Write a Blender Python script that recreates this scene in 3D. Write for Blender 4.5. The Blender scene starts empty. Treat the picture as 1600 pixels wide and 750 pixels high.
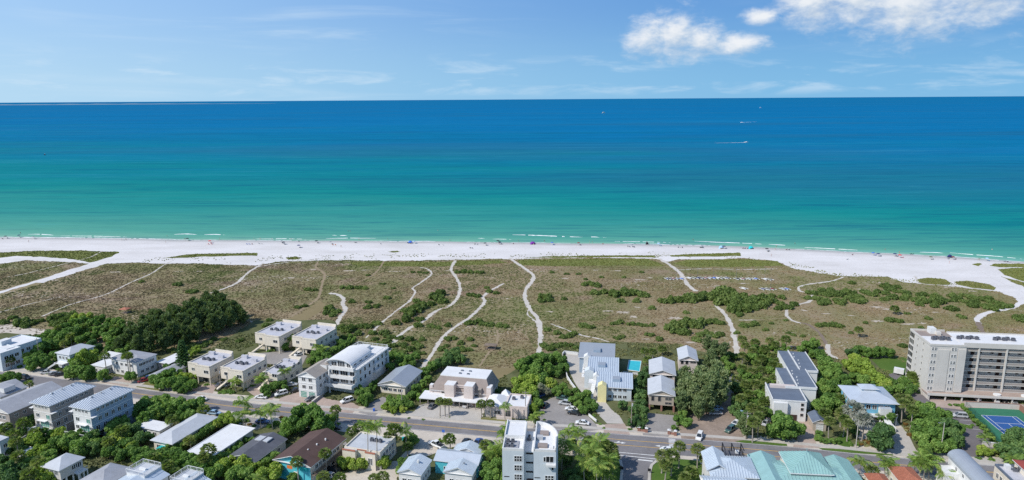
import bpy, bmesh, math, random
import numpy as np
from mathutils import Vector, Matrix
R = math.radians
random.seed(7)
scn = bpy.context.scene
COL = scn.collection

# ------------------------------------------------------------------ camera
FPX, CAM_H = 1067.0, 105.0            # focal length in pixels of the 1600 px frame, drone height in metres
PITCH = math.atan(220.0 / FPX)
ROLL = R(-0.36)
cd = bpy.data.cameras.new('camera')
cam = bpy.data.objects.new('camera', cd)
COL.objects.link(cam)
cd.sensor_width = 36.0
cd.lens = FPX / 1600.0 * 36.0
cd.clip_start = 1.0
cd.clip_end = 1.0e6
cam.matrix_world = Matrix.Translation((0, 0, CAM_H)) @ Matrix.Rotation(R(90) - PITCH, 4, 'X') @ Matrix.Rotation(ROLL, 4, 'Z')
scn.camera = cam

# ------------------------------------------------------------------ sun, sky, exposure
SUN_EL, SUN_AZ = R(45), R(242)        # azimuth clockwise from +Y: from the left and a little behind the camera
sd = bpy.data.lights.new('sun', 'SUN')
sd.energy = 3.9
sd.angle = R(0.55)
sd.color = (1.0, 0.95, 0.87)
sun = bpy.data.objects.new('sun', sd)
COL.objects.link(sun)
to_sun = Vector((math.sin(SUN_AZ) * math.cos(SUN_EL), math.cos(SUN_AZ) * math.cos(SUN_EL), math.sin(SUN_EL)))
sun.rotation_euler = to_sun.to_track_quat('Z', 'Y').to_euler()
scn.view_settings.view_transform = 'Standard'
scn.view_settings.look = 'None'
scn.view_settings.exposure = 0.12
scn.view_settings.gamma = 1.0
scn.view_settings.use_curve_mapping = False
scn.render.engine = 'CYCLES'
scn.cycles.use_denoising = False
scn.cycles.max_bounces = 6
scn.cycles.diffuse_bounces = 3
scn.cycles.glossy_bounces = 2
scn.cycles.transmission_bounces = 2
scn.cycles.transparent_max_bounces = 4
scn.cycles.caustics_reflective = False
scn.cycles.caustics_refractive = False
scn.cycles.sample_clamp_indirect = 4.0


class NT:
    """small helper that writes shader nodes"""
    def __init__(s, tree):
        s.t = tree; s.n = tree.nodes; s.l = tree.links
    def node(s, typ, **kw):
        n = s.n.new(typ)
        for k, v in kw.items():
            setattr(n, k, v)
        return n
    def put(s, sock, v):
        if isinstance(v, bpy.types.NodeSocket): s.l.new(v, sock)
        elif v is not None: sock.default_value = v
    def m(s, op, a, b=None, c=None, clamp=False):
        n = s.node('ShaderNodeMath', operation=op, use_clamp=clamp)
        s.put(n.inputs[0], a); s.put(n.inputs[1], b)
        if c is not None: s.put(n.inputs[2], c)
        return n.outputs[0]
    def noise(s, vec, scale, detail=3, rough=0.55, dist=0.0):
        n = s.node('ShaderNodeTexNoise')
        if vec is not None: s.l.new(vec, n.inputs['Vector'])
        n.inputs['Scale'].default_value = scale
        n.inputs['Detail'].default_value = detail
        n.inputs['Roughness'].default_value = rough
        n.inputs['Distortion'].default_value = dist
        return n.outputs[0]
    def scale(s, vec, sc, loc=(0, 0, 0)):
        n = s.node('ShaderNodeMapping')
        s.l.new(vec, n.inputs[0])
        n.inputs['Scale'].default_value = sc
        n.inputs['Location'].default_value = loc
        return n.outputs[0]
    def ramp(s, f, stops, interp='LINEAR'):
        n = s.node('ShaderNodeValToRGB')
        n.color_ramp.interpolation = interp
        e = n.color_ramp.elements
        while len(e) < len(stops): e.new(0.5)
        for el, (p, c) in zip(e, stops):
            el.position = p
            el.color = (*c, 1) if len(c) == 3 else c
        s.put(n.inputs[0], f)
        return n.outputs[0]
    def smooth(s, f, a, b):
        n = s.node('ShaderNodeMapRange', interpolation_type='SMOOTHSTEP')
        s.put(n.inputs[0], f); s.put(n.inputs[1], a); s.put(n.inputs[2], b)
        return n.outputs[0]
    def mix(s, f, a, b, blend='MIX'):
        n = s.node('ShaderNodeMix', data_type='RGBA', blend_type=blend)
        s.put(n.inputs[0], f)
        s.put(n.inputs[6], (*a, 1) if isinstance(a, tuple) and len(a) == 3 else a)
        s.put(n.inputs[7], (*b, 1) if isinstance(b, tuple) and len(b) == 3 else b)
        return n.outputs[2]


def build_world():
    w = bpy.data.worlds.new('World')
    scn.world = w
    w.use_nodes = True
    t = NT(w.node_tree)
    t.n.clear()
    out = t.node('ShaderNodeOutputWorld')
    bg = t.node('ShaderNodeBackground')
    t.l.new(bg.outputs[0], out.inputs[0])
    sky = t.node('ShaderNodeTexSky', sky_type='NISHITA')
    sky.sun_disc = False
    sky.sun_elevation = SUN_EL
    sky.sun_rotation = SUN_AZ
    sky.altitude = 0
    sky.air_density = 1.0
    sky.dust_density = 0.15
    sky.ozone_density = 4.0
    tc = t.node('ShaderNodeTexCoord')
    sep = t.node('ShaderNodeSeparateXYZ')
    t.l.new(tc.outputs['Generated'], sep.inputs[0])
    X, Y, Z = sep.outputs
    az = t.m('MULTIPLY', t.m('ARCTAN2', X, Y), 57.29578)          # degrees, 0 = out to sea
    el = t.m('MULTIPLY', t.m('ARCSINE', Z), 57.29578)
    comb = t.node('ShaderNodeCombineXYZ')
    t.put(comb.inputs[0], az); t.put(comb.inputs[1], t.m('MULTIPLY', el, 1.75))
    p = comb.outputs[0]
    # cumulus: each bank is a few ellipses (azimuth, elevation, half width, half height) broken up by noise
    puffs = [(10.8, 4.6, 2.6, 2.1), (12.9, 4.9, 3.0, 2.7), (15.0, 4.4, 2.6, 2.1), (17.9, 4.1, 2.8, 1.3), (19.4, 6.0, 2.0, .9),
             (22.6, 6.9, 3.3, 2.7), (25.5, 7.0, 4.2, 3.4), (29.0, 6.5, 5.2, 3.8), (33.0, 6.8, 5.4, 3.5), (37.5, 7.5, 4.8, 2.8), (42, 9.2, 5, 2.0),
             (-60, 11, 9, 3.2), (-70, 9.5, 6, 2.2), (80, 14, 10, 3.6), (120, 10, 9, 3), (-130, 13, 10, 4), (170, 9, 8, 3)]
    def density(dx, dy):
        best = None
        for (a, e, ra, re) in puffs:
            u = t.m('MULTIPLY', t.m('ADD', az, -a + dx), 1.0 / ra)
            v = t.m('MULTIPLY', t.m('ADD', el, -e + dy), 1.0 / re)
            r = t.m('SUBTRACT', 1.0, t.m('SQRT', t.m('ADD', t.m('MULTIPLY', u, u), t.m('MULTIPLY', v, v))))
            best = r if best is None else t.m('SMOOTH_MAX', best, r, 0.25)
        sh = t.node('ShaderNodeVectorMath', operation='ADD')
        t.l.new(p, sh.inputs[0]); sh.inputs[1].default_value = (dx, dy * 1.75, 0)
        n1 = t.noise(sh.outputs[0], 0.5, 8, 0.6, 0.25)
        n2 = t.noise(sh.outputs[0], 1.5, 5, 0.6, 0.2)
        d = t.m('ADD', best, t.m('MULTIPLY', t.m('SUBTRACT', n1, 0.5), 1.3))
        return t.m('ADD', d, t.m('MULTIPLY', t.m('SUBTRACT', n2, 0.5), 0.45)), n1, n2
    d0, n1, n2 = density(0, 0)
    dL, _, _ = density(-0.5, 0.85)                                # towards the light (left and up)
    alpha = t.smooth(d0, 0.06, 1.0)
    lit = t.smooth(t.m('SUBTRACT', d0, dL), -0.85, 0.75)
    ccol = t.ramp(lit, [(0.0, tuple(v / SKY_STRENGTH for v in (.48, .57, .68))), (0.5, tuple(v / SKY_STRENGTH for v in (.62, .69, .77))), (1.0, tuple(v / SKY_STRENGTH for v in (.79, .82, .86)))])
    # thin high cloud over the whole sky
    st = t.scale(p, (0.05, 0.35, 1))
    c1 = t.noise(st, 1.0, 6, 0.62, 0.6)
    c2 = t.noise(t.scale(p, (0.035, 0.12, 1), (4, 2, 0)), 1.0, 3, 0.5)
    cir = t.m('MULTIPLY', t.smooth(c1, 0.48, 0.78), t.smooth(c2, 0.42, 0.62))
    side = t.smooth(az, 8.0, -30.0)
    cir = t.m('MULTIPLY', cir, t.m('ADD', 0.15, t.m('MULTIPLY', side, 0.45)))
    # low bank of faint cloud over the horizon
    c3 = t.noise(t.scale(p, (0.16, 0.5, 1), (9, 1, 0)), 1.0, 6, 0.6, 0.4)
    low = t.m('MULTIPLY', t.smooth(c3, 0.5, 0.72), t.m('MULTIPLY', t.smooth(el, 0.0, 0.8), t.smooth(el, 4.6, 1.6)))
    low = t.m('MULTIPLY', low, 0.42)
    tint = t.mix(1.0, sky.outputs[0], SKY_TINT, 'MULTIPLY')
    # humid sea air: paler towards the horizon and towards the sun's side, all the way round
    k = 1.0 / SKY_STRENGTH
    ss = t.m('ADD', t.m('MULTIPLY', X, math.sin(SUN_AZ)), t.m('MULTIPLY', Y, math.cos(SUN_AZ)))
    ss = t.smooth(ss, -0.95, 0.45)
    lo = t.mix(ss, (.20 * k, .46 * k, .72 * k), (.46 * k, .67 * k, .84 * k))
    hi = t.mix(ss, (.105 * k, .29 * k, .63 * k), (.36 * k, .58 * k, .88 * k))
    air = t.mix(t.smooth(el, 0.0, 8.5), lo, hi)
    tint = t.mix(t.smooth(el, 40.0, 9.0), tint, air)
    c = t.mix(t.m('MAXIMUM', cir, low), tint, (.66 * k, .78 * k, .88 * k))
    c = t.mix(alpha, c, ccol)
    t.l.new(c, bg.inputs[0])
    bg.inputs[1].default_value = SKY_STRENGTH

SKY_STRENGTH = 0.15
SKY_TINT = (1.0, 1.0, 1.0)
build_world()


# ------------------------------------------------------------------ where a pixel of the photograph lies at height z
_cr, _sr, _cp, _sp = math.cos(ROLL), math.sin(ROLL), math.cos(PITCH), math.sin(PITCH)
def P(px, py, z=0.0):
    u = (px - 800) / FPX; v = (375 - py) / FPX
    u, v = u * _cr - v * _sr, v * _cr + u * _sr
    dz = -_sp + v * _cp
    t = (z - CAM_H) / dz
    return Vector((u * t, (_cp + v * _sp) * t))
def lot_angle(x):
    return R(float(np.interp(x, [-200, -110, -60, -20, 40, 100, 150], [-22, -19, -17, -13, -11, -10, -8])))

# ------------------------------------------------------------------ materials
MATS = {}
def new_mat(name):
    m = bpy.data.materials.new(name)
    m.use_nodes = True
    t = NT(m.node_tree)
    bs = t.n['Principled BSDF']
    MATS[name] = m
    return m, t, bs
def plain(name, col, rough=0.7, var=0.12, scale=0.6, spec=0.3, metal=0.0, dirt=0.0, bump=0.0, streak=False):
    """a painted or mineral surface: uneven tone at two sizes, streaks of dirt, fine relief"""
    m, t, bs = new_mat(name)
    tc = t.node('ShaderNodeTexCoord')
    v = tc.outputs['Object']
    n1 = t.noise(v, scale, 4, 0.6)
    n2 = t.noise(v, scale * 9, 3, 0.6)
    f = t.m('ADD', t.m('MULTIPLY', n1, 0.65), t.m('MULTIPLY', n2, 0.35))
    lo = tuple(c * (1 - var * 1.6) for c in col); hi = tuple(min(1, c * (1 + var)) for c in col)
    c = t.ramp(f, [(0.3, lo), (0.68, hi)])
    if dirt:
        sv = t.scale(v, (2.2, 2.2, 0.25)) if streak else v
        d = t.noise(sv, 0.9, 5, 0.65)
        c = t.mix(t.m('MULTIPLY', t.smooth(d, 0.5, 0.75), dirt), c, tuple(x * 0.45 + 0.03 for x in col))
    t.l.new(c, bs.inputs['Base Color'])
    bs.inputs['Roughness'].default_value = rough
    bs.inputs['Specular IOR Level'].default_value = spec
    bs.inputs['Metallic'].default_value = metal
    if bump:
        b = t.node('ShaderNodeBump'); b.inputs['Strength'].default_value = bump; b.inputs['Distance'].default_value = 0.1
        t.l.new(n2, b.inputs['Height']); t.l.new(b.outputs[0], bs.inputs['Normal'])
    return m
plain('white', (.70, .70, .685), .6, .07, .5, dirt=.25, streak=True)
plain('trim', (.74, .74, .73), .5, .05, .8)
plain('cream', (.70, .635, .53), .75, .08, .5, dirt=.25, streak=True)
plain('pinkwall', (.63, .545, .50), .75, .07, .5, dirt=.2, streak=True)
plain('beigewall', (.60, .57, .525), .75, .06, .3, dirt=.2, streak=True)
plain('tan', (.42, .36, .29), .75, .08, .5, dirt=.2, streak=True)
plain('taupe', (.34, .30, .27), .75, .08, .5, dirt=.15)
plain('bluegrey', (.30, .38, .47), .7, .08, .5, dirt=.15)
plain('paleblue', (.58, .63, .66), .7, .06, .4, dirt=.2, streak=True)
plain('aqua', (.10, .50, .58), .65, .1, .5, dirt=.15)
plain('skyblue', (.16, .42, .58), .65, .08, .5, dirt=.1)
plain('teal', (.03, .42, .44), .65, .1, .5)
plain('yellowwall', (.78, .70, .36), .7, .07, .5, dirt=.15)
plain('greywall', (.45, .46, .47), .75, .08, .5, dirt=.2)
plain('greenglass', (.10, .30, .24), .15, .1, 1, spec=.6)
plain('roofwhite', (.71, .71, .71), .65, .05, .25, dirt=.28)
plain('roofgrey', (.34, .35, .38), .85, .12, .3, dirt=.35, bump=.3)
plain('roofpale', (.50, .52, .55), .7, .08, .3, dirt=.25, bump=.15)
plain('roofdark', (.11, .115, .135), .85, .15, .4, dirt=.2, bump=.3)
plain('roofslate', (.13, .16, .21), .75, .12, .4, dirt=.2, bump=.2)
plain('roofbrown', (.105, .065, .056), .85, .15, .35, dirt=.3, bump=.3)
plain('rooftaupe', (.30, .25, .225), .85, .1, .4, dirt=.2, bump=.2)
plain('rooftan', (.36, .32, .28), .85, .1, .4, dirt=.25, bump=.2)
plain('rooflav', (.50, .50, .54), .8, .08, .3, dirt=.4)
plain('metalroof', (.56, .61, .67), .38, .06, .4, spec=.5, metal=.25, dirt=.15)
plain('metalblue', (.54, .61, .68), .38, .06, .4, spec=.5, metal=.2, dirt=.15)
plain('metalgrey', (.36, .39, .43), .42, .06, .4, spec=.5, metal=.2, dirt=.15)
plain('metalteal', (.27, .45, .44), .42, .08, .4, spec=.4, dirt=.22)
plain('metalteal2', (.16, .52, .51), .5, .08, .4, spec=.4, dirt=.25)
plain('rooftile', (.42, .17, .11), .8, .2, 1.5, dirt=.3, bump=.4)
plain('roofred', (.28, .06, .05), .8, .15, 1, dirt=.2)
plain('asphalt', (.205, .195, .20), .9, .16, .15, spec=.2, dirt=.5, bump=.1)
plain('lot', (.30, .28, .265), .9, .12, .12, spec=.2, dirt=.45, bump=.1)
plain('darklot', (.165, .15, .155), .9, .12, .15, spec=.2, dirt=.3)
plain('concrete', (.47, .44, .40), .9, .1, .15, spec=.2, dirt=.35)
plain('pavers', (.42, .33, .28), .9, .14, .25, spec=.2, dirt=.35, bump=.2)
plain('brickred', (.32, .17, .13), .9, .15, .6, dirt=.3)
plain('lotdirt', (.30, .235, .19), .95, .25, .18, spec=.1, dirt=.5, bump=.4)
plain('sandlot', (.56, .50, .43), .95, .12, .12, spec=.1, dirt=.4, bump=.2)
plain('line_white', (.72, .72, .70), .7, .15, 1.5, dirt=.3)
plain('line_yellow', (.70, .42, .07), .7, .15, 1.5, dirt=.3)
plain('pole', (.32, .28, .24), .9, .15, 1, dirt=.3)
plain('metal', (.35, .36, .37), .4, .1, 1, spec=.5, metal=.6)
plain('black', (.02, .02, .022), .5, .1, 1)
plain('tyre', (.02, .02, .02), .85, .1, 1)
plain('wood', (.22, .17, .13), .85, .2, 1.2, dirt=.3)
plain('bark', (.17, .14, .115), .95, .25, 1.5, bump=.5)
plain('palmbark', (.36, .32, .275), .95, .2, 1.5, bump=.5)
plain('courtblue', (.03, .10, .29), .8, .06, .3, dirt=.1)
plain('courtgreen', (.035, .17, .10), .8, .08, .3, dirt=.15)
plain('fencegreen', (.02, .07, .045), .9, .2, 1)
plain('lamp', (.75, .70, .6), .2, .02, 1, spec=.5)
plain('taillamp', (.4, .02, .02), .25, .02, 1, spec=.5)
plain('hull', (.80, .80, .78), .3, .04, 1, spec=.5)
plain('foamwhite', (.82, .85, .85), .9, .05, .2, spec=.1)
plain('cloth_door', (.62, .62, .60), .6, .05, 1)
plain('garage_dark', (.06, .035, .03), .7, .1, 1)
plain('skin', (.48, .29, .2), .6, .1, 2)
for nm, c in dict(navy=(.03, .04, .14), blue=(.06, .16, .55), red=(.6, .05, .05), purple=(.20, .04, .33), turquoise=(.02, .52, .55), grey=(.3, .32, .34),
                  dark=(.03, .03, .04), orange=(.7, .2, .05), yellow=(.8, .6, .05), cloth=(.75, .74, .7), lightblue=(.35, .55, .75), olive=(.10, .12, .05), maroon=(.22, .03, .04)).items():
    plain('fab_' + nm, c, .85, .1, 2)
for nm, c in dict(white=(.78, .78, .77), silver=(.48, .49, .50), black=(.012, .012, .014), grey=(.14, .145, .15), red=(.30, .02, .03), blue=(.04, .10, .28), green=(.06, .12, .10), sky=(.30, .45, .60), tan=(.42, .36, .28)).items():
    m = plain('paint_' + nm, c, .25, .03, .5, spec=.5)
    m.node_tree.nodes['Principled BSDF'].inputs['Coat Weight'].default_value = .6
    m.node_tree.nodes['Principled BSDF'].inputs['Coat Roughness'].default_value = .06
def glass():
    m, t, bs = new_mat('glass')
    oi = t.node('ShaderNodeObjectInfo')
    c = t.ramp(oi.outputs['Random'], [(0, (.012, .016, .02)), (.7, (.03, .038, .045)), (1, (.10, .11, .11))])
    t.l.new(c, bs.inputs['Base Color'])
    bs.inputs['Roughness'].default_value = .08
    bs.inputs['Specular IOR Level'].default_value = .6
glass()
def pool():
    m, t, bs = new_mat('pool')
    tc = t.node('ShaderNodeTexCoord')
    n = t.noise(tc.outputs['Object'], .6, 3)
    t.l.new(t.ramp(n, [(.3, (.02, .42, .50)), (.7, (.05, .52, .58))]), bs.inputs['Base Color'])
    bs.inputs['Roughness'].default_value = .08
    b = t.node('ShaderNodeBump'); b.inputs['Strength'].default_value = .15
    t.l.new(t.noise(tc.outputs['Object'], 2.5, 2), b.inputs['Height']); t.l.new(b.outputs[0], bs.inputs['Normal'])
pool()
def foliage(name, cols, trans=.35, rough=.6):
    m, t, bs = new_mat(name)
    oi = t.node('ShaderNodeObjectInfo'); ge = t.node('ShaderNodeNewGeometry')
    f = t.m('ADD', t.m('MULTIPLY', ge.outputs['Random Per Island'], .55), t.m('MULTIPLY', oi.outputs['Random'], .45))
    c = t.ramp(f, [(i / (len(cols) - 1), k) for i, k in enumerate(cols)])
    t.l.new(c, bs.inputs['Base Color'])
    bs.inputs['Roughness'].default_value = rough
    bs.inputs['Specular IOR Level'].default_value = .25
    tr = t.node('ShaderNodeBsdfTranslucent')
    t.l.new(t.mix(1.0, c, (1.0, 1.15, .55), 'MULTIPLY'), tr.inputs[0])
    mx = t.node('ShaderNodeMixShader'); mx.inputs[0].default_value = trans
    t.l.new(bs.outputs[0], mx.inputs[1]); t.l.new(tr.outputs[0], mx.inputs[2])
    t.l.new(mx.outputs[0], t.n['Material Output'].inputs[0])
foliage('leaf_mid', [(0.065, 0.135, 0.037), (0.136, 0.255, 0.055), (0.225, 0.362, 0.081), (0.361, 0.484, 0.129)])
foliage('leaf_dark', [(0.048, 0.104, 0.041), (0.094, 0.188, 0.064), (0.163, 0.278, 0.086), (0.254, 0.363, 0.114)])
foliage('leaf_yellow', [(0.151, 0.229, 0.047), (0.271, 0.389, 0.066), (0.392, 0.500, 0.088), (0.500, 0.500, 0.153)])
foliage('leaf_dune', [(.075, .12, .034), (.125, .19, .048), (.18, .25, .068), (.25, .31, .10)])
foliage('leaf_grey', [(0.160, 0.172, 0.116), (0.240, 0.257, 0.170), (0.336, 0.343, 0.245), (0.432, 0.429, 0.326)])
foliage('leaf_pine', [(.07, .11, .045), (.12, .175, .068), (.17, .235, .09), (.24, .29, .135)], .4)
foliage('leaf_pinelight', [(0.119, 0.165, 0.072), (0.184, 0.256, 0.110), (0.288, 0.347, 0.157), (0.405, 0.452, 0.229)], .35)
foliage('leaf_palm', [(.105, .165, .05), (.18, .25, .07), (.26, .32, .105), (.38, .37, .17)], .5)
foliage('leaf_coco', [(0.090, 0.175, 0.047), (0.181, 0.296, 0.066), (0.301, 0.415, 0.088), (0.500, 0.500, 0.153)])
foliage('leaf_silver', [(0.234, 0.251, 0.228), (0.328, 0.345, 0.317), (0.422, 0.428, 0.397), (0.475, 0.475, 0.451)])
foliage('leaf_rust', [(0.208, 0.086, 0.027), (0.320, 0.157, 0.054), (0.192, 0.172, 0.041), (0.352, 0.215, 0.082)])
def scrub_colour(t, v):
    """the patchwork of a coastal dune: dry brown, russet, olive and green, with bare sand showing through"""
    n1 = t.noise(t.scale(v, (.55, 1, 1)), .014, 5, .6, .5)
    n2 = t.noise(v, .07, 5, .62, .4)
    n3 = t.noise(t.scale(v, (.6, 1, 1), (50, 20, 0)), .03, 4, .6, .4)
    f = t.m('ADD', t.m('MULTIPLY', n1, .68), t.m('MULTIPLY', n2, .32))
    base = t.ramp(f, [(.36, (.34, .26, .17)), (.44, (.31, .245, .15)), (.50, (.27, .23, .125)), (.57, (.21, .205, .09)), (.66, (.16, .185, .065))])
    russ = t.mix(t.m('MULTIPLY', t.smooth(n3, .54, .68), .8), base, (.33, .245, .18))
    return russ, n2, n3
def dune_ground():
    m, t, bs = new_mat('dune')
    tc = t.node('ShaderNodeTexCoord'); v = tc.outputs['Object']
    c, n2, n3 = scrub_colour(t, v)
    c = t.mix(t.m('MULTIPLY', t.noise(v, 1.1, 3, .7), .45), c, (.12, .108, .06))
    s1 = t.noise(v, .55, 4, .65, .6); s2 = t.noise(t.scale(v, (.35, 1, 1), (7, 9, 0)), .03, 3, .55)
    sand = t.m('MULTIPLY', t.smooth(s1, .55, .66), t.smooth(s2, .53, .62))
    c = t.mix(sand, c, (.56, .50, .45))
    t.l.new(c, bs.inputs['Base Color'])
    bs.inputs['Roughness'].default_value = .95; bs.inputs['Specular IOR Level'].default_value = .1
    b = t.node('ShaderNodeBump'); b.inputs['Strength'].default_value = .6; b.inputs['Distance'].default_value = .4
    t.l.new(t.noise(v, .8, 4, .7), b.inputs['Height']); t.l.new(b.outputs[0], bs.inputs['Normal'])
dune_ground()
def scrub_leaf(name, green):
    m, t, bs = new_mat(name)
    tc = t.node('ShaderNodeTexCoord'); ge = t.node('ShaderNodeNewGeometry')
    c, n2, n3 = scrub_colour(t, tc.outputs['Object'])
    r = ge.outputs['Random Per Island']
    if green == 2:
        c = t.ramp(r, [(0, (.13, .155, .045)), (.5, (.19, .22, .06)), (.85, (.26, .27, .085)), (1, (.36, .31, .15))])
    elif green == 3:
        c = t.mix(.5, c, t.ramp(r, [(0, (.09, .15, .04)), (.5, (.14, .205, .055)), (1, (.20, .26, .085))]))
    else:
        k = t.ramp(r, [(0, (.17, .155, .07)), (.35, (.25, .20, .10)), (.6, (.34, .255, .155)), (.85, (.40, .30, .20)), (1, (.46, .37, .27))])
        c = t.mix(.22, c, k)
    t.l.new(c, bs.inputs['Base Color'])
    bs.inputs['Roughness'].default_value = .9; bs.inputs['Specular IOR Level'].default_value = .1
scrub_leaf('scrub', 0); scrub_leaf('beachgrass', 2); scrub_leaf('vine', 3)
def turf(name, a, b_, sc):
    m, t, bs = new_mat(name)
    tc = t.node('ShaderNodeTexCoord'); v = tc.outputs['Object']
    f = t.m('ADD', t.m('MULTIPLY', t.noise(v, sc, 4, .6), .6), t.m('MULTIPLY', t.noise(v, sc * 10, 3, .7), .4))
    t.l.new(t.ramp(f, [(.32, a), (.62, b_)]), bs.inputs['Base Color'])
    bs.inputs['Roughness'].default_value = .95; bs.inputs['Specular IOR Level'].default_value = .1
    b = t.node('ShaderNodeBump'); b.inputs['Strength'].default_value = .5; b.inputs['Distance'].default_value = .1
    t.l.new(t.noise(v, 3, 3, .7), b.inputs['Height']); t.l.new(b.outputs[0], bs.inputs['Normal'])
turf('lawn', (.055, .115, .02), (.10, .16, .035), .12)
turf('drylawn', (.12, .13, .04), (.20, .19, .075), .15)
turf('townsoil', (.055, .075, .028), (.15, .155, .075), .10)
turf('beachturf', (.13, .155, .045), (.20, .215, .07), .06)
turf('tanfield', (.20, .165, .085), (.25, .20, .11), .10)
def sand():
    m, t, bs = new_mat('sand')
    tc = t.node('ShaderNodeTexCoord'); v = tc.outputs['Object']
    at = t.node('ShaderNodeAttribute'); at.attribute_name = 'wet'
    n = t.m('ADD', t.m('MULTIPLY', t.noise(t.scale(v, (.35, 1, 1)), .06, 5, .65), .6), t.m('MULTIPLY', t.noise(v, .7, 3, .7), .4))
    c = t.ramp(n, [(.34, (.55, .525, .505)), (.6, (.70, .675, .665))])
    w = t.noise(v, .04, 3)
    wet = t.m('MULTIPLY', at.outputs['Fac'], t.m('ADD', .55, t.m('MULTIPLY', w, .7)), clamp=True)
    c = t.mix(wet, c, (.40, .385, .36))
    t.l.new(c, bs.inputs['Base Color'])
    t.l.new(t.ramp(wet, [(0, (.95, .95, .95)), (1, (.45, .45, .45))]), bs.inputs['Roughness'])
    bs.inputs['Specular IOR Level'].default_value = .15
    b = t.node('ShaderNodeBump'); b.inputs['Strength'].default_value = .25; b.inputs['Distance'].default_value = .3
    t.l.new(t.noise(v, .9, 4, .7), b.inputs['Height']); t.l.new(b.outputs[0], bs.inputs['Normal'])
sand()
plain('drysand', (.46, .40, .33), .95, .15, .3, spec=.1, bump=.2)
plain('pathsand', (.55, .51, .46), .95, .1, .15, spec=.1, bump=.2)
plain('trodden', (.30, .235, .155), .95, .15, .2, spec=.1, bump=.2)
def sea():
    """water coloured by its depth: pale over the sand bar, green, turquoise, then deep blue, with wave and cloud shading painted in"""
    m, t, bs = new_mat('water')
    tc = t.node('ShaderNodeTexCoord'); v = tc.outputs['Object']
    at = t.node('ShaderNodeAttribute'); at.attribute_name = 'offshore'
    sep = t.node('ShaderNodeSeparateXYZ'); t.l.new(v, sep.inputs[0])
    d = at.outputs['Fac']
    w1 = t.noise(t.scale(v, (.0012, .004, 1)), 1, 4, .6, .3)
    w2 = t.noise(t.scale(v, (.006, .035, 1)), 1, 4, .6, .3)
    lg = t.m('LOGARITHM', t.m('ADD', d, 5.0), 10.0)
    lg = t.m('ADD', lg, t.m('MULTIPLY', t.m('SUBTRACT', w1, .5), .75))
    lg = t.m('ADD', lg, t.m('MULTIPLY', t.m('SUBTRACT', w2, .5), .26))
    f = t.m('MULTIPLY', t.m('SUBTRACT', lg, .7), 1 / 4.0)          # 0 at the edge, 1 at 50 km
    def pos(x): return (math.log10(x + 5) - .7) / 4.0
    c = t.ramp(f, [(pos(0), (.27, .42, .34)), (pos(6), (.16, .39, .295)), (pos(25), (.085, .32, .25)), (pos(75), (.045, .275, .235)), (pos(200), (.006, .222, .215)),
                   (pos(450), (.003, .19, .232)), (pos(950), (.002, .165, .295)), (pos(2200), (.0015, .15, .33)), (pos(7000), (.0015, .142, .325)), (pos(30000), (.002, .14, .31))])
    pur = t.m('MULTIPLY', t.smooth(t.noise(t.scale(v, (.0006, .0022, 1), (3.3, 1.2, 0)), 1, 4, .55), .5, .68), t.m('MULTIPLY', t.smooth(d, 150, 500), .45))
    c = t.mix(pur, c, (.02, .125, .225))  # purplish patches: cloud shadow and sandbars put into the water colour
    s1 = t.noise(t.scale(v, (.004, .05, 1)), 1, 5, .7, .3); s2 = t.noise(t.scale(v, (.0008, .010, 1), (2, 5, 0)), 1, 5, .7, .3); s3 = t.noise(t.scale(v, (.00016, .0018, 1), (7, 3, 0)), 1, 5, .7, .3)
    s0 = t.noise(t.scale(v, (.014, .15, 1), (1, 8, 0)), 1, 4, .7, .5)
    st = t.m('ADD', t.m('MULTIPLY', s0, .34), t.m('ADD', t.m('MULTIPLY', s1, .28), t.m('ADD', t.m('MULTIPLY', s2, .24), t.m('MULTIPLY', s3, .14))))
    c = t.mix(t.m('MULTIPLY', t.smooth(st, .485, .60), .5), c, (.002, .085, .17))  # shading of the waves painted as darker streaks, lighter ones follow
    c = t.mix(t.m('MULTIPLY', t.smooth(st, .48, .38), .3), c, (.05, .30, .40))
    h1 = t.noise(t.scale(v, (.09, .30, 1)), 1, 4, .6, .4)
    h2 = t.noise(t.scale(v, (.015, .06, 1)), 1, 3, .6, .2)
    h3 = t.noise(t.scale(v, (.0035, .018, 1)), 1, 4, .6, .2)
    h = t.m('ADD', t.m('MULTIPLY', h1, .5), t.m('ADD', t.m('MULTIPLY', h2, 3.0), t.m('MULTIPLY', h3, 14.0)))
    b = t.node('ShaderNodeBump'); b.inputs['Strength'].default_value = .4; b.inputs['Distance'].default_value = 1.0
    t.l.new(h, b.inputs['Height'])
    df = t.node('ShaderNodeBsdfDiffuse'); gl = t.node('ShaderNodeBsdfGlossy'); gl.inputs['Roughness'].default_value = .35
    t.l.new(c, df.inputs[0])
    for n in (df, gl): t.l.new(b.outputs[0], n.inputs['Normal'])
    mx = t.node('ShaderNodeMixShader'); mx.inputs[0].default_value = .022
    t.l.new(df.outputs[0], mx.inputs[1]); t.l.new(gl.outputs[0], mx.inputs[2]); t.l.new(mx.outputs[0], t.n['Material Output'].inputs[0])
sea()
m, t, bs = new_mat('farcoast'); bs.inputs['Base Color'].default_value = (.13, .22, .30, 1); bs.inputs['Roughness'].default_value = 1  # blue grey: haze of distance put into the land colour


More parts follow.
